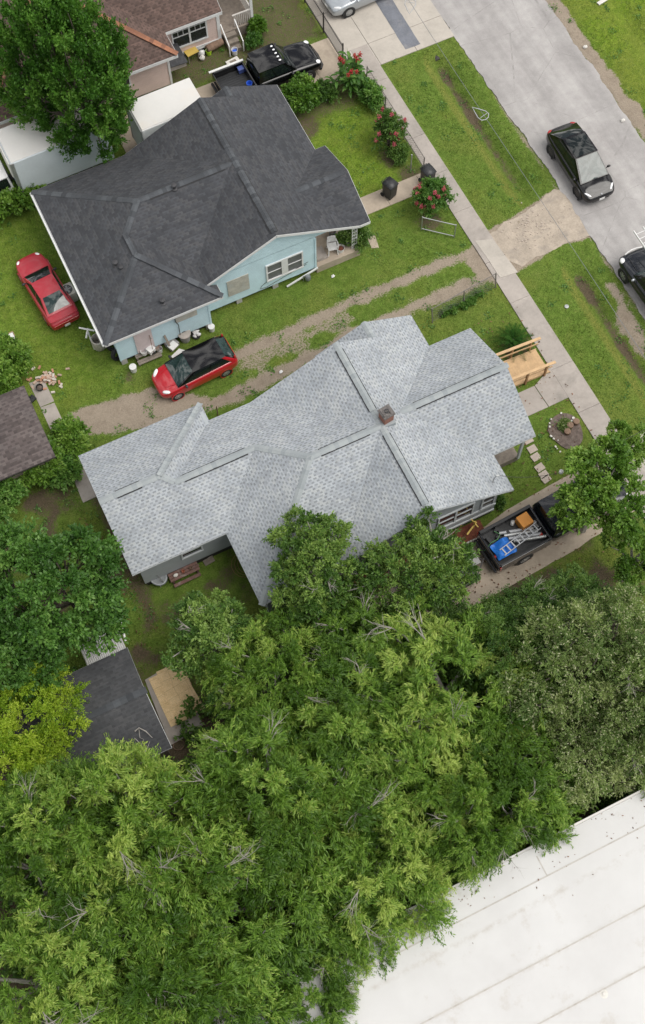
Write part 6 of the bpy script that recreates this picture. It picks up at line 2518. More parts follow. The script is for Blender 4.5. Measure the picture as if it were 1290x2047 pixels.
for k in range(9):
    b = MB()
    if k % 3 == 0:
        b.box((0, 0, .1), (.42, .14, .12))
        b.box((.18, .06, .14), (.12, .22, .1))
    elif k % 3 == 1:
        b.tube([(-.2, 0, .06), (.25, 0, .06)], .06, 8)
        b.box((.1, 0, .1), (.12, .16, .14))
    else:
        b.ball((0, 0, .1), (.15, .1, .1), 8, .3)
    m_ = ['black_plastic', 'black_plastic', 'red_bits', 'black_plastic', 'white_plastic', 'red_bits', 'black_plastic', 'grey_plastic', 'white_plastic'][k]
    lab = ['black power tool by the rear left corner of the pickup bed', 'black cylindrical tool beside the blue tarp in the pickup bed', 'red rag bundle at the rear of the pickup bed by the tailgate', 'black tool case lying along the left rail of the pickup bed',
           'white tube beside the orange case in the pickup bed', 'red cloth ball at the front end of the grey pipe rolls', 'black machine with a green cord in the middle of the pickup bed', 'grey cylinder at the front wall of the pickup bed', 'white plastic bag near the orange case in the pickup bed'][k]
    px_, py_ = [(-4.15, .5), (-3.75, .3), (-4.25, -.35), (-3.45, .62), (-2.1, -.1), (-1.95, -.5), (-3.35, .25), (-1.85, .1), (-2.75, .68)][k]
    cargo(['power_tool', 'tool_cylinder', 'rag_bundle', 'tool_case', 'white_tube', 'cloth_ball', 'machine', 'metal_canister', 'plastic_bag'][k], b, M[m_], lab, ['tool', 'tool', 'rag', 'tool', 'tube', 'cloth', 'tool', 'canister', 'bag'][k], px_, py_, .84, rnd.random() * 3)
b = MB()
b.tube([gp(988, 1062, 1.3), gp(1000, 1068, 1.35), gp(995, 1078, 1.3), gp(982, 1085, 1.25), gp(972, 1098, .9), gp(966, 1102, .5)], .014, 6)
one('garden_hose', b, M['green_hose'], 'thin green hose hanging over the tailgate of the dark pickup', 'hose')

# --- clutter beside the pink house
tb2 = thing('work_table', 'small wooden table with tools below the pink house window', 'table', gp(385, 118), R(8))
b = MB()
b.span((-.35, -.22, .55), (.35, .22, .6))
b.build('tabletop', M['yellow_plastic'], tb2)
for x in (-.3, .3):
    for y in (-.18, .18):
        b = MB()
        b.span((x - .025, y - .025, 0), (x + .025, y + .025, .55))
        b.build('leg', M['old_wood'], tb2)
clut = [('chair_cushion', 'yellow_plastic', 'folded yellow cushion on the chair against the pink wall', 'cushion', (375, 100), (.3, .25, .2), .3),
        ('rubbish_bag', 'black_plastic', 'black rubbish bag slumped against the pink wall', 'bag', (402, 98), (.3, .24, .35), .0),
        ('rubbish_bag', 'white_plastic', 'white rubbish bag next to the black one by the pink wall', 'bag', (404, 110), (.2, .18, .2), .0),
        ('rubbish_bag', 'stone_white', 'off white bag in front of the other bags by the pink wall', 'bag', (405, 119), (.17, .15, .16), .0)]
for nm, m_, lab, cat, (px, py), s_, z in clut:
    b = MB()
    b.ball((0, 0, s_[2] * .8 + z), s_, 9, .25)
    one(nm, b, M[m_], lab, cat, gp(px, py))
bucket(418, 108, M['lime_plastic'], 'lime green bucket on the ground by the pink wall', .16, .3, 0)
b = MB()
b.lathe((0, 0, 0), [(.2, -.5), (.22, -.45), (.22, .45), (.2, .5)], 16, axis='X')
b.v = [(x, y, z + .3) for x, y, z in b.v]
one('rusty_drum', b, M['rust'], 'rusty brown drum lying below the pink wall beside the steps', 'drum', gp(430, 98), .2)
bucket(470, 108, M['white_plastic'], 'white bucket with a blue rim beside the pink house steps', .17, .36, 0, fill=M['blue_plastic'])
b = MB()
b.box((0, 0, .05), (.75, .6, .08))
one('paving_slab', b, M['stone_white'], 'square pale slab on the grass beside the black pickup with roof lights', 'slab', gp(468, 127), .12, bevel=.01)
b = MB()
b.box((0, 0, .09), (.36, .36, .02), .1)
one('brown_mat', b, M['old_wood'], 'small brown mat on the pale slab by the black pickup', 'mat', gp(468, 127))
b = MB()
b.tube([(0, 0, 0), (0, .1, 1.0)], .015, 6)
b.tube([(.0, 0, 0), (0, .1, .1)], .05, 6)
one('rake', b, M['old_wood'], 'tool with a wooden handle leaning by the pink house window', 'rake', gp(368, 108))
b = MB()
b.ball((0, 0, .25), (.2, .2, .25), 9, .2)
one('flower_pot', b, M['terracotta'], 'reddish pot beside the porch plants of the pink house', 'plant pot', gp(500, 95))
# litter across the road
for px, py, lab in ((1170, 95, 'white stone block at the far road shoulder, nearest the top edge'), (1245, 242, 'white stone at the far road shoulder, lower of the two')):
    b = MB()
    b.ball((0, 0, .06), (.14, .1, .08), 8, .3)
    one('stone', b, M['stone_white'], lab, 'stone', gp(px, py))
b = MB()
b.box((0, 0, .04), (.7, .22, .06), .2)
one('board_offcut', b, M['stone_white'], 'pale board offcut in the bright grass across the road', 'board', gp(1205, 3))
# culvert mouth
cv = thing('culvert', 'dark culvert pipe mouth at the top end of the roadside ditch', 'culvert', gp(878, 118, -.1), 0)
b = MB()
b.lathe((0, .0, -.12), [(.2, -.2), (.2, .3), (.17, .3), (.17, -.15), (.01, -.15)], 16, axis='Y')
b.v = [(x, y + .25, z - .12) for x, y, z in b.v]
b.build('pipe', M['iron'], cv)


# ------------------------------------------------------------------ PLANTS
def norm_rows(a):
    return a / (np.linalg.norm(a, axis=-1, keepdims=True) + 1e-9)


def leaves_mesh(name, base, direc, length, width, tint, m, parent, rs, fold=0.25, flat=0.6):
    """one diamond-shaped face pair per leaf, bent a little along its rib"""
    n = len(base)
    up = np.zeros((n, 3))
    up[:, 2] = 1
    up = up * flat + rs.normal(0, .5, (n, 3)) * (1 - flat * .6)
    side = norm_rows(np.cross(direc, up))
    nor = np.cross(side, direc)
    mid = base + direc * (length * .5)[:, None] + nor * (length * .06)[:, None]
    tip = base + direc * length[:, None] - nor * (length * .10)[:, None]
    l_ = mid + side * (width * .5)[:, None] + nor * (width * fold * .5)[:, None]
    r2 = mid - side * (width * .5)[:, None] + nor * (width * fold * .5)[:, None]
    v = np.stack([base, r2, tip, l_], 1).reshape(-1, 3)
    f = np.arange(4 * n).reshape(-1, 4)
    return np_mesh(name, v, f, m, parent, face_attr=np.clip(tint, 0, 1))


def spray_cloud(rs, centers, outward, rc, n_spray, n_leaf, droop, spread, leaf_len, leaf_w, clump_t, up_bias=.7, out_bias=.6, tip_only=.2, jitter=.04, ang=.7, scat=.25):
    """leaves set along twigs that fan out of each clump centre"""
    nc = len(centers)
    d = rs.normal(0, 1, (nc, n_spray, 3))
    d = norm_rows(d) * spread + outward[:, None, :] * out_bias
    d[..., 2] += up_bias
    d = norm_rows(d)
    ln = rc[:, None] * rs.uniform(.55, 1.1, (nc, n_spray))
    t = rs.uniform(tip_only, 1.0, (nc, n_spray, n_leaf))
    c0_ = centers[:, None, :] + rs.normal(0, 1, (nc, n_spray, 3)) * (.5 * scat) * rc[:, None, None] * np.array([1, 1, .6])
    p = c0_[:, :, None, :] + d[:, :, None, :] * (ln[:, :, None] * t)[..., None]
    p[..., 2] -= droop * (t ** 2) * ln[:, :, None]
    p = p + rs.normal(0, jitter, p.shape)
    tan = np.repeat(d[:, :, None, :], n_leaf, 2).copy()
    tan[..., 2] -= 2 * droop * t
    tan = norm_rows(tan)
    ld = norm_rows(tan + rs.normal(0, ang, p.shape))
    N = nc * n_spray * n_leaf
    sp_t = rs.uniform(-.14, .14, (nc, n_spray))
    tint = clump_t[:, None, None] + sp_t[:, :, None] + rs.uniform(-.2, .2, (nc, n_spray, n_leaf))
    L = leaf_len * rs.uniform(.65, 1.25, N)
    return p.reshape(-1, 3), ld.reshape(-1, 3), L, leaf_w * rs.uniform(.7, 1.2, N), tint.reshape(-1)


STY = dict(
    willow=dict(n_spray=40, n_leaf=24, droop=.8, spread=.75, leaf_len=.23, leaf_w=.05, up_bias=.34, out_bias=.7, tip_only=.1, ang=.34, scat=.4),
    broad=dict(n_spray=26, n_leaf=17, droop=.28, spread=.9, leaf_len=.17, leaf_w=.10, up_bias=.6, out_bias=.5, tip_only=.2, ang=.6),
    upright=dict(n_spray=24, n_leaf=20, droop=-.05, spread=.55, leaf_len=.15, leaf_w=.085, up_bias=.9, out_bias=.5, tip_only=.1, ang=.6),
    waxy=dict(n_spray=22, n_leaf=14, droop=.05, spread=.95, leaf_len=.15, leaf_w=.065, up_bias=.5, out_bias=.5, tip_only=.55, ang=.8),
    fine=dict(n_spray=26, n_leaf=20, droop=.25, spread=.9, leaf_len=.13, leaf_w=.055, up_bias=.55, out_bias=.45, tip_only=.25, ang=.6),
)


def tree_parts(root, seed, Rx, Rz, zc, n_clump, rc, style, m, bark, trunk_r=.2, cone=0.0, bare=0, lower=-.35, hollow=.45):
    rs = np.random.default_rng(seed)
    # clump centres on and inside an uneven crown
    pts = []
    tries = 0
    ph = rs.uniform(0, 6.28, 4)
    sep = rc * .84
    while len(pts) < n_clump and tries < 20000:
        tries += 1
        d = rs.normal(0, 1, 3)
        d /= np.linalg.norm(d)
        if d[2] < lower:
            continue
        az = math.atan2(d[1], d[0])
        lob = 1 + .16 * math.sin(2 * az + ph[0]) + .13 * math.sin(3 * az + ph[1]) + .09 * math.sin(5 * az + ph[2])
        r = hollow + (1 - hollow) * rs.random() ** .6
        cz = 1 - cone * max(0, d[2])
        p = np.array([Rx * lob * r * d[0] * cz, Rx * lob * r * d[1] * cz, zc + Rz * r * d[2]])
        if any(np.linalg.norm((p - q) * (1, 1, 1.2)) < sep for q in pts):
            continue
        pts.append(p)
    C = np.array(pts)
    out = norm_rows(C - np.array([0, 0, zc - Rz * .35]))
    rcl = rc * rs.uniform(.6, 1.2, len(C))
    ct = .42 + rs.uniform(-.27, .27, len(C))
    b, d, L, w, t = spray_cloud(rs, C, out, rcl, clump_t=ct, **STY[style])
    leaves_mesh('crown', b, d, L, w, t, m, root, rs)
    # trunk and limbs
    tb = MB()
    zt = max(.8, zc - Rz * .75)
    tb.tube([(0, 0, -.1), (.04, .02, zt * .5), (0, 0, zt)], [trunk_r * 1.25, trunk_r, trunk_r * .85], 8, cap=False)
    k = 6
    azs = np.arctan2(C[:, 1], C[:, 0])
    for q in range(k):
        sel = C[((azs + math.pi) / (2 * math.pi) * k).astype(int) % k == q]
        if not len(sel):
            continue
        cen = sel.mean(0)
        j = np.array([0, 0, zt]) * .45 + cen * .55
        j[2] -= .2
        tb.tube([(0, 0, zt - .15), tuple(np.array([0, 0, zt]) * .7 + cen * .3 - np.array([0, 0, .25])), tuple(j)], [trunk_r * .7, trunk_r * .5, trunk_r * .38], 6, cap=False)
        for c in sel:
            m_ = j * .45 + c * .55 + rs.normal(0, .12, 3)
            tb.tube([tuple(j), tuple(m_), tuple(c)], [trunk_r * .3, trunk_r * .18, trunk_r * .09], 5, cap=False)
    tb.build('trunk', bark, root)
    if bare:
        top = C[np.argsort(-C[:, 2] - .3 * np.linalg.norm(C[:, :2], axis=1))]
        for q in range(bare):
            bb = MB()
            c = top[(q * 5 + 1) % len(top)]
            o = norm_rows(c - np.array([0, 0, zc - .5]))
            s0 = c * .85 + np.array([0, 0, zc]) * .15
            az = math.atan2(c[1], c[0]) + rs.uniform(-.6, .6)
            main = norm_rows(np.array([math.cos(az), math.sin(az), .55 + .4 * rs.random()]))
            L0 = rc * rs.uniform(1.3, 1.9)

            def twig(p, d, L, r, depth):
                n_ = 4
                pts_ = [p]
                dd_ = d.copy()
                for e_ in range(n_):
                    dd_ = norm_rows(dd_ + rs.normal(0, .16, 3))
                    pts_.append(pts_[-1] + dd_ * L / n_)
                bb.tube([tuple(x_) for x_ in pts_], list(np.linspace(r, r * .3, n_ + 1)), 4)
                if depth:
                    for e_ in range(4 if depth == 2 else 3):
                        k_ = rs.integers(1, n_)
                        twig(pts_[k_], norm_rows(dd_ + rs.normal(0, .42, 3)), L * rs.uniform(.4, .75), r * .5, depth - 1)
            twig(s0, main, L0, .03, 2)
            bb.build('bare_branch', M['dead_twig'], root)


protos = {}


def make_proto(key, **kw):
    root = thing('tree', None, None)
    tree_parts(root, **kw)
    protos[key] = [root, False]


make_proto('willow_a', seed=11, Rx=3.4, Rz=2.6, zc=6.2, n_clump=58, rc=1.2, style='willow', m=M['leaf_willow'], bark=M['pale_bark'], bare=2)
make_proto('willow_b', seed=12, Rx=3.0, Rz=2.9, zc=6.4, n_clump=56, rc=1.05, style='willow', m=M['leaf_willow'], bark=M['pale_bark'], bare=4)
make_proto('willow_c', seed=13, Rx=3.6, Rz=2.3, zc=5.8, n_clump=60, rc=1.25, style='willow', m=M['leaf_willow'], bark=M['pale_bark'], bare=2)
make_proto('broad', seed=21, Rx=3.0, Rz=2.6, zc=4.8, n_clump=95, rc=.85, style='broad', m=M['leaf_broad'], bark=M['bark'])
make_proto('yellow', seed=22, Rx=2.6, Rz=2.2, zc=4.4, n_clump=70, rc=.8, style='fine', m=M['leaf_yellow'], bark=M['bark'])
make_proto('upright', seed=31, Rx=2.75, Rz=4.2, zc=5.2, n_clump=190, rc=.95, style='upright', m=M['leaf_upright'], bark=M['bark'], cone=.35, lower=-.75)
make_proto('waxy', seed=41, Rx=2.1, Rz=1.6, zc=4.9, n_clump=74, rc=.55, style='waxy', m=M['leaf_waxy'], bark=M['pale_bark'], bare=2, hollow=.3)
make_proto('bright', seed=51, Rx=2.2, Rz=1.5, zc=4.9, n_clump=40, rc=.62, style='broad', m=M['leaf_bright'], bark=M['pale_bark'], bare=0, hollow=.3)
make_proto('olive', seed=61, Rx=3.0, Rz=2.5, zc=5.0, n_clump=95, rc=.85, style='fine', m=M['leaf_olive'], bark=M['bark'], bare=1)
make_proto('dark', seed=71, Rx=2.5, Rz=2.0, zc=3.9, n_clump=75, rc=.8, style='fine', m=M['leaf_dark'], bark=M['pale_bark'], bare=2)


def plant(key, px, py, zc_guess, label, group=None, scale=1.0, sz=1.0, rz=None, name='tree', cat='tree'):
    root, used = protos[key]
    if group == GT and sz == 1.0:
        sz = rnd.uniform(.78, 1.18)
    if used:
        o = copy_tree(root)
    else:
        o = root
        protos[key][1] = True
    p = G(px, py, zc_guess)
    o.name = name
    o.location = (p.x, p.y, 0)
    o.scale = (scale, scale, scale * sz)
    o.rotation_euler = (0, 0, rnd.random() * 6.28 if rz is None else rz)
    if group is None and 'group' in o:
        del o['group']
    return tag(o, label, cat, group)


GT = 'trees massed between the grey house and the white roof'
# top left
plant('upright', 152, 205, 4.4, 'tall upright deep green tree beside the white box truck, top left', scale=1.0, sz=1.22)
# left edge
plant('broad', 85, 1185, 4.8, 'large round dark green broadleaf tree left of the grey house back yard', scale=1.0)
plant('broad', -20, 1330, 4.2, 'dark broadleaf tree at the left edge behind the dark shed', GT, scale=.8)
plant('yellow', 52, 1432, 4.6, 'bright yellow green tree overhanging the left end of the dark shed roof', scale=.82)
plant('yellow', 10, 1560, 4.2, 'yellow green tree at the left edge below the dark shed', GT, scale=.85)
# over the grey house
plant('waxy', 632, 1140, 4.8, 'waxy leaved tree spreading over the lower corner of the grey roof', scale=1.0, rz=.4)
plant('waxy', 838, 1140, 4.4, 'waxy leaved tree between the grey house and the utility trailer', scale=.98, rz=2.2)
# right edge
plant('bright', 1205, 972, 5.0, 'light green leafy tree shading the cab of the dark pickup', scale=.98, rz=1.0)
plant('bright', 1278, 845, 4.6, 'small light green tree at the right edge beside the pavement', scale=.52, rz=2.0)
plant('bright', 1288, 1085, 4.6, 'light green tree at the right edge below the pickup drive', scale=.62, rz=4.0)
# middle band
plant('waxy', 432, 1275, 4.2, 'grey twigged tree overhanging the plywood sheets', GT, scale=.95, rz=4.4)
plant('waxy', 500, 1375, 4.0, 'waxy leaved tree right of the plywood slab', GT, scale=.78, rz=5.4)
plant('dark', 650, 1235, 3.2, 'dark leafy tree below the waxy tree on the grey roof', GT, scale=.8)
plant('dark', 1050, 1230, 3.4, 'low dark green tree right of the utility trailer', GT, scale=.72)
plant('dark', 1175, 1225, 3.0, 'low dark green tree on the grass strip below the dark pickup', GT, scale=.72)
plant('dark', 905, 1265, 3.2, 'dark green tree below the utility trailer', GT, scale=.72)
plant('willow_c', 560, 1330, 5.6, 'feathery light green tree below the lower corner of the grey roof', GT, scale=.66)
plant('willow_b', 740, 1300, 5.8, 'feathery tree with bare grey twigs near the middle of the photo', GT, scale=.75)
plant('willow_a', 900, 1350, 6.0, 'wide feathery light green tree in the middle of the grove', GT, scale=.95)
plant('willow_b', 700, 1430, 6.0, 'feathery tree left of the widest one in the grove', GT, scale=.85)
plant('olive', 1190, 1335, 5.0, 'olive green tree with pale flowering tips at the right edge, the upper one', GT, scale=1.0)
plant('olive', 1212, 1478, 5.0, 'olive green tree with pale flowering tips overhanging the white roof at the right', GT, scale=.9)
plant('olive', 1290, 1420, 5.0, 'olive green tree cut by the right edge of the photo', GT, scale=.9)
plant('dark', 1030, 1330, 3.6, 'dark tree in the gap between feathery and olive trees', GT, scale=.9)
plant('willow_c', 1000, 1520, 5.6, 'feathery tree with bare twigs beside the white roof edge', GT, scale=.8)
plant('willow_b', 972, 1622, 5.4, 'tree with many bare grey branches at the white roof edge', GT, scale=.7)
plant('willow_c', 830, 1560, 5.6, 'feathery tree in the lower grove just left of the bare branches', GT, scale=.85)
plant('willow_a', 215, 1650, 6.0, 'feathery light green tree below the dark shed roof', GT, scale=.88)
plant('willow_b', 520, 1600, 6.2, 'feathery tree right below the plywood slab', GT, scale=.9)
plant('willow_c', 620, 1640, 6.0, 'feathery tree in the centre of the lower grove', GT, scale=.9)
plant('willow_a', 748, 1712, 5.8, 'feathery tree overhanging the upper edge of the white roof', GT, scale=.8)
plant('dark', 860, 1675, 3.4, 'dark green tree tucked against the white roof edge', GT, scale=.8)
plant('willow_b', 90, 1720, 6.0, 'feathery tree at the left edge above the bottom corner', GT, scale=.85)
plant('willow_c', 330, 1740, 6.2, 'feathery tree in the left half of the lower grove', GT, scale=.95)
plant('willow_a', 500, 1800, 6.4, 'tall feathery tree left of the white roof corner', GT, scale=.98)
plant('willow_c', 680, 1830, 5.2, 'feathery tree hanging over the white roof corner', GT, scale=.6)
plant('willow_b', 210, 1900, 6.2, 'feathery tree near the bottom left corner', GT, scale=1.0)
plant('willow_a', 60, 1960, 5.6, 'feathery tree cut by the bottom left corner of the photo', GT, scale=.82)
plant('willow_c', 345, 1965, 6.2, 'feathery tree at the bottom edge left of the white roof', GT, scale=.95)
plant('willow_b', 612, 1965, 5.6, 'feathery tree at the bottom edge touching the white roof', GT, scale=.62)
for nm in list(protos):
    assert protos[nm][1], nm


# shrubs and flowers
def shrub(name, label, cat, px, py, z0, seed, Rx, Rz, rc, n, style, m, flowers=None, fl_n=0, fl_style=None, rz=0.0, stretch=(1, 1), group=None):
    x, y, _ = gp(px, py, z0)
    root = thing(name, label, cat, (x, y, 0), rz, group)
    rs = np.random.default_rng(seed)
    pts = []
    tr_n = 0
    while len(pts) < n and tr_n < 6000:
        tr_n += 1
        d = norm_rows(rs.normal(0, 1, 3))
        if d[2] < -.3:
            continue
        r = .35 + .65 * rs.random() ** .7
        p = np.array([Rx * stretch[0] * r * d[0], Rx * stretch[1] * r * d[1], Rz * .55 + Rz * .5 * r * d[2]])
        if any(np.linalg.norm(p - q) < rc * .5 for q in pts):
            continue
        pts.append(p)
    C = np.array(pts)
    out = norm_rows(C - np.array([0, 0, Rz * .2]))
    s_ = dict(STY[style])
    s_['n_spray'] = max(8, s_['n_spray'] // 2)
    b, d, L, w, t = spray_cloud(rs, C, out, rc * rs.uniform(.7, 1.2, len(C)), clump_t=.42 + rs.uniform(-.2, .2, len(C)), **s_)
    keep = b[:, 2] > .02
    leaves_mesh('foliage', b[keep], d[keep], L[keep], w[keep], t[keep], m, root, rs)
    st2 = MB()
    for c in C[::2]:
        st2.tube([(c[0] * .1, c[1] * .1, 0), (c[0] * .5, c[1] * .5, c[2] * .6), tuple(c)], [.025, .018, .008], 5, cap=False)
    st2.build('stems', M['bark'], root)
    if flowers:
        top = C[C[:, 2] > Rz * .45]
        k = rs.permutation(len(top))[:fl_n]
        for i in k:
            c = top[i] + norm_rows(top[i] - np.array([0, 0, Rz * .2])) * rc * .85
            q = c + rs.uniform(-.085, .085, (46, 3)) * (1, 1, 1.2)
            dd_ = norm_rows(rs.normal(0, 1, (46, 3)) + (0, 0, .5))
            leaves_mesh('flower_head', q, dd_, np.full(46, .07), np.full(46, .06), rs.uniform(0, 1, 46), flowers, root, rs)
    return root


def canna(label, px, py, seed, n=34, h=1.7, flowers=6):
    x, y, _ = gp(px, py)
    root = thing('canna', label, 'plant', (x, y, 0))
    rs = np.random.default_rng(seed)
    vs, fs, tt = [], [], []
    st2 = MB()
    tops = []
    for k in range(n):
        bx_, by_ = rs.normal(0, .34, 2)
        hh = h * rs.uniform(.6, 1.0)
        lean = np.array([bx_, by_]) * rs.uniform(.2, .6)
        st2.tube([(bx_, by_, 0), (bx_ + lean[0] * .5, by_ + lean[1] * .5, hh * .6), (bx_ + lean[0], by_ + lean[1], hh)], [.02, .016, .01], 5)
        tops.append((bx_ + lean[0], by_ + lean[1], hh))
        for j in range(5):
            a = rs.uniform(0, 6.28)
            z = hh * (.25 + .16 * j)
            L = rs.uniform(.38, .6)
            w = L * .34
            d = np.array([math.cos(a), math.sin(a), 0])
            s_ = np.array([-math.sin(a), math.cos(a), 0])
            o = np.array([bx_ + lean[0] * z / hh, by_ + lean[1] * z / hh, z])
            prof = [(0, .1, 0), (.3, .8, .22), (.6, 1.0, .28), (.85, .6, .22), (1.0, .05, .1)]
            i0 = len(vs)
            for u, ww, zz in prof:
                c = o + d * u * L + np.array([0, 0, zz * L * 1.2])
                vs += [c - s_ * w * ww * .5 + np.array([0, 0, .03]), c, c + s_ * w * ww * .5 + np.array([0, 0, .03])]
            ti = np.clip(.4 + rs.uniform(-.35, .35), 0, 1)
            for q in range(4):
                for e in (0, 1):
                    fs.append((i0 + q * 3 + e, i0 + q * 3 + e + 1, i0 + q * 3 + 4 + e, i0 + q * 3 + 3 + e))
                    tt.append(ti)
    np_mesh('foliage', np.array(vs), np.array(fs), M['leaf_broad'], root, face_attr=np.array(tt), smooth=True)
    st2.build('stems', M['leaf_stem'], root)
    order = sorted(range(n), key=lambda i: -tops[i][2])
    for i in order[:flowers]:
        c = np.array(tops[i]) + (0, 0, .1)
        q = c + rs.uniform(-.075, .075, (40, 3)) * (1, 1, 1.6)
        leaves_mesh('flower_head', q, norm_rows(rs.normal(0, 1, (40, 3)) + (0, 0, .6)), np.full(40, .085), np.full(40, .065), rs.uniform(0, 1, 40), M['petal_red'], root, rs)


M['leaf_stem'] = mat('leaf_stem', (.08, .14, .03), .7)
canna('tall clump of canna with red flowers at the corner of the iron fence', 704, 176, 5, n=44, h=1.9, flowers=9)
shrub('flowering_shrub', 'pink flowering shrub leaning over the chain link fence, upper of the two', 'shrub', 778, 290, 0, 81, .8, 1.9, .42, 36, 'fine', M['leaf_dark'], M['petal_pink'], 20, stretch=(.9, 1.1), group='pink flowering shrubs by the pavement')
shrub('flowering_shrub', 'pink flowering shrub at the path gate beside the half hidden bin, lower of the two', 'shrub', 862, 418, 0, 82, .8, 1.8, .42, 40, 'fine', M['leaf_broad'], M['petal_pink'], 15, group='pink flowering shrubs by the pavement')
shrub('shrub', 'bright green shrub at the top right corner of the blue house roof', 'shrub', 606, 212, 0, 83, .85, 1.5, .45, 36, 'broad', M['leaf_bright'])
shrub('shrub', 'blue grey green small shrub beside the parking pad and front lawn', 'shrub', 648, 196, 0, 84, .5, .8, .35, 18, 'fine', M['leaf_waxy'])
shrub('shrub', 'low green shrub trailing along the chain link fence below the canna', 'shrub', 742, 205, 0, 85, .5, .9, .4, 26, 'broad', M['leaf_broad'], stretch=(.6, 1.6))
shrub('shrub', 'small dark shrub between the two pink flowering shrubs', 'shrub', 800, 318, 0, 86, .42, .6, .3, 16, 'fine', M['leaf_dark'])
shrub('shrub', 'dark leafy shrub growing against the porch corner of the blue house', 'shrub', 715, 488, 0, 87, .55, 1.3, .4, 26, 'fine', M['leaf_dark'])
shrub('potted_plant', 'dark potted plant under the porch roof edge of the blue house', 'plant', 690, 480, .5, 88, .3, .9, .28, 12, 'fine', M['leaf_dark'])
shrub('hedge', 'bright green hedge below the white box truck at the left edge', 'hedge', 26, 424, 0, 89, .95, 1.3, .5, 46, 'broad', M['leaf_bright'], stretch=(2.0, .75))
shrub('shrub', 'bright green bush behind the cardboard box at the left edge', 'shrub', 18, 735, 0, 90, 1.0, 1.5, .5, 44, 'broad', M['leaf_bright'], stretch=(.9, 1.2))
shrub('shrub', 'bright green bush on the brown shed roof corner at the left edge', 'shrub', 14, 790, 0, 91, .55, 2.9, .5, 24, 'broad', M['leaf_bright'])
shrub('shrub', 'green bush at the end of the old concrete strip by the grey roof', 'shrub', 148, 890, 0, 92, .8, 1.3, .45, 40, 'broad', M['leaf_bright'], stretch=(.8, 1.2))
shrub('shrub', 'leafy bush along the lower side of the brown shed', 'shrub', 70, 948, 0, 93, 1.15, 1.7, .5, 60, 'broad', M['leaf_bright'], stretch=(1.2, .9))
shrub('shrub', 'dark bush below the shed bushes at the left edge', 'shrub', 8, 1010, 0, 94, 1.0, 1.7, .5, 50, 'broad', M['leaf_broad'])
shrub('shrub', 'green bush between brown shed bush and grey roof corner', 'shrub', 128, 950, 0, 95, .65, 1.0, .42, 30, 'broad', M['leaf_broad'])
shrub('shrub', 'leafy plant beside the pink house porch rail', 'shrub', 514, 66, 0, 96, .34, .8, .26, 16, 'broad', M['leaf_bright'])
shrub('shrub', 'spiky green plant under the pink house porch corner', 'shrub', 508, 92, 0, 97, .32, .6, .26, 14, 'fine', M['leaf_broad'])
shrub('potted_plant', 'small dark plant in the middle of the red mulch strip', 'plant', 891, 1054, 0, 98, .16, .3, .16, 8, 'fine', M['leaf_dark'])
shrub('weeds', 'low weeds with dry red leaves at the right end of the grey house wall', 'weeds', 990, 1004, 0, 99, .3, .3, .2, 14, 'fine', M['leaf_dark'])
shrub('weeds', 'weeds growing through the sagging fence on the lot line', 'weeds', 925, 610, 0, 100, .42, .22, .13, 20, 'fine', M['leaf_broad'], stretch=(2.8, .4), rz=.1)
shrub('shrub', 'low green plant in the round mulch bed beside the stumps', 'shrub', 1126, 850, 0, 101, .22, .14, .14, 7, 'fine', M['leaf_olive'])


def sago(label, px, py, seed):
    x, y, _ = gp(px, py)
    root = thing('sago_palm', label, 'palm', (x, y, 0))
    b = MB()
    b.lathe((0, 0, 0), [(.2, 0), (.22, .2), (.16, .5), (.05, .55)], 12)
    b.build('trunk', M['bark'], root)
    rs = np.random.default_rng(seed)
    for k in range(34):
        a = k * 2.39996
        tier = k / 34
        L = 1.3 * (1.0 - .25 * tier)
        el = R(8 + 62 * tier)
        vs, fs, tt = [], [], []
        d0 = np.array([math.cos(a), math.sin(a), 0])
        s_ = np.array([-math.sin(a), math.cos(a), 0])
        for j in range(26):
            u = (j + 2) / 28
            c = d0 * L * u * math.cos(el) + np.array([0, 0, .5 + L * u * math.sin(el) - .55 * L * u * u])
            ll = .15 * math.sin(math.pi * min(1, u * .85 + .12)) + .03
            for sg in (1, -1):
                tip = c + s_ * sg * ll + d0 * ll * .55 + np.array([0, 0, .04])
                i0 = len(vs)
                vs += [c - d0 * .012, tip, c + d0 * .014]
                fs.append((i0, i0 + 1, i0 + 2))
                tt.append(rs.uniform(.1, .8))
        np_mesh('frond', np.array(vs), np.array(fs), M['leaf_palm'], root, face_attr=np.array(tt))


sago('dark green sago palm beside the timber ramp and pavement', 1024, 690, 3)


# ground plants under the grove
def undergrowth():
    rs = np.random.default_rng(77)
    poly = px_poly([(290, 1480), (470, 1320), (620, 1240), (900, 1240), (1290, 1180), (1290, 1640), (1040, 1690), (700, 1890), (540, 2047), (-60, 2080), (-60, 1480)])
    lo, hi = poly.min(0), poly.max(0)
    P = rs.uniform(lo, hi, (2600, 2))
    P = P[sd_poly(P, poly) < -.2][:900]
    P = P[~((P[:, 0] < -1.0) & (P[:, 1] > 12.8) & (P[:, 1] < 18))]
    C = np.concatenate([P, rs.uniform(.1, .9, (len(P), 1))], 1)
    out = np.tile([0, 0, 1.0], (len(C), 1))
    b, d, L, w, t = spray_cloud(rs, C, out, rs.uniform(.35, .7, len(C)), n_spray=9, n_leaf=8, droop=.2, spread=1.0, leaf_len=.2, leaf_w=.1, clump_t=.4 + rs.uniform(-.2, .2, len(C)), up_bias=.4)
    o = leaves_mesh('undergrowth', b, d, L, w, t, M['leaf_dark'], None, rs)
    tag(o, kind='stuff')


undergrowth()


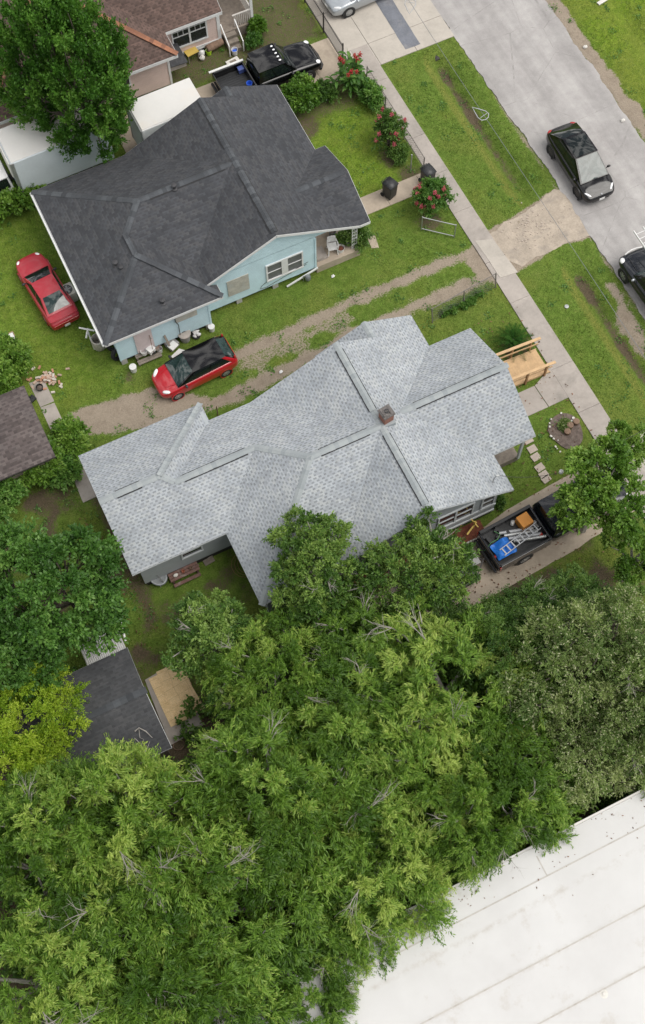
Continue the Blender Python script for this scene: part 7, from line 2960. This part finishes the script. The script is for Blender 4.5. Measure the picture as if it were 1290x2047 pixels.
def scatter(name, pts, z, m, size, asp, seed, kind='stuff', updown=.25):
    rs = np.random.default_rng(seed)
    n = len(pts)
    b = np.stack([pts[:, 0], pts[:, 1], z], 1)
    a = rs.uniform(0, 6.28, n)
    d = norm_rows(np.stack([np.cos(a), np.sin(a), rs.uniform(-.05, updown, n)], 1))
    L = size * rs.uniform(.6, 1.4, n)
    o = leaves_mesh(name, b, d, L, L * asp, rs.uniform(0, 1, n), m, None, rs, flat=.95)
    return tag(o, kind=kind)


rs_ = np.random.default_rng(5)
# fallen leaves along the edge of the white roof and on the shaded yard
n = 160
px_ = np.stack([rs_.uniform(-3.8, 17, n), 2.65 - np.abs(rs_.normal(0, .8, n))], 1)
scatter('fallen_leaves', px_, np.full(n, 4.012), M['leaf_dry'], .075, .45, 1)
n = 2200
q = np.stack([rs_.uniform(-1, 23, n), rs_.uniform(12.5, 26.3, n)], 1)
q = q[~((q[:, 0] > .4) & (q[:, 0] < 16.6) & (q[:, 1] > 16.9))]
scatter('leaf_litter', q, np.full(len(q), .05), M['leaf_dry'], .10, .5, 2)
# low broad-leaved weeds scattered through the lawns
n = 900
q = np.stack([rs_.uniform(-4, 40, n), rs_.uniform(17, 55, n)], 1)
ok = np.ones(n, bool)
for x0, x1, y0, y1 in ((0.2, 19.2, 16.5, 26.7), (3.3, 17.7, 31.4, 41.9), (28.1, 34.2, -9, 61), (21.9, 28.3, 42.9, 61), (8.9, 22.1, 43, 46), (22.6, 24, 5, 45), (18, 22.7, 34.4, 35.7), (19, 22.8, 20.6, 23.9), (24, 28.4, 27.3, 31.8)):
    ok &= ~((q[:, 0] > x0) & (q[:, 0] < x1) & (q[:, 1] > y0) & (q[:, 1] < y1))
q = q[ok]
cl = np.repeat(q, 26, 0) + rs_.normal(0, .12, (len(q) * 26, 2)) * np.repeat(rs_.uniform(.5, 1.7, (len(q), 1)), 26, 0)
gzi = GZ[np.clip(np.searchsorted(gy, cl[:, 1]), 1, len(gy) - 1) * W + np.clip(np.searchsorted(gx, cl[:, 0]), 1, W - 1)]
scatter('lawn_weeds', cl, gzi + rs_.uniform(.01, .07, len(cl)), M['leaf_broad'], .085, .6, 3, updown=.6)
# broken pale stones on the rough drive mouth
gm = MB()
for k in range(170):
    a_ = G(rnd.gauss(1068, 30), rnd.gauss(455, 20))
    r0 = rnd.uniform(.008, .035)
    gm.box((a_.x, a_.y, r0 * .4), (r0 * 2, r0 * rnd.uniform(1, 2), r0), rz=rnd.random() * 3)
tag(gm.build('gravel', M['paver']), kind='stuff')
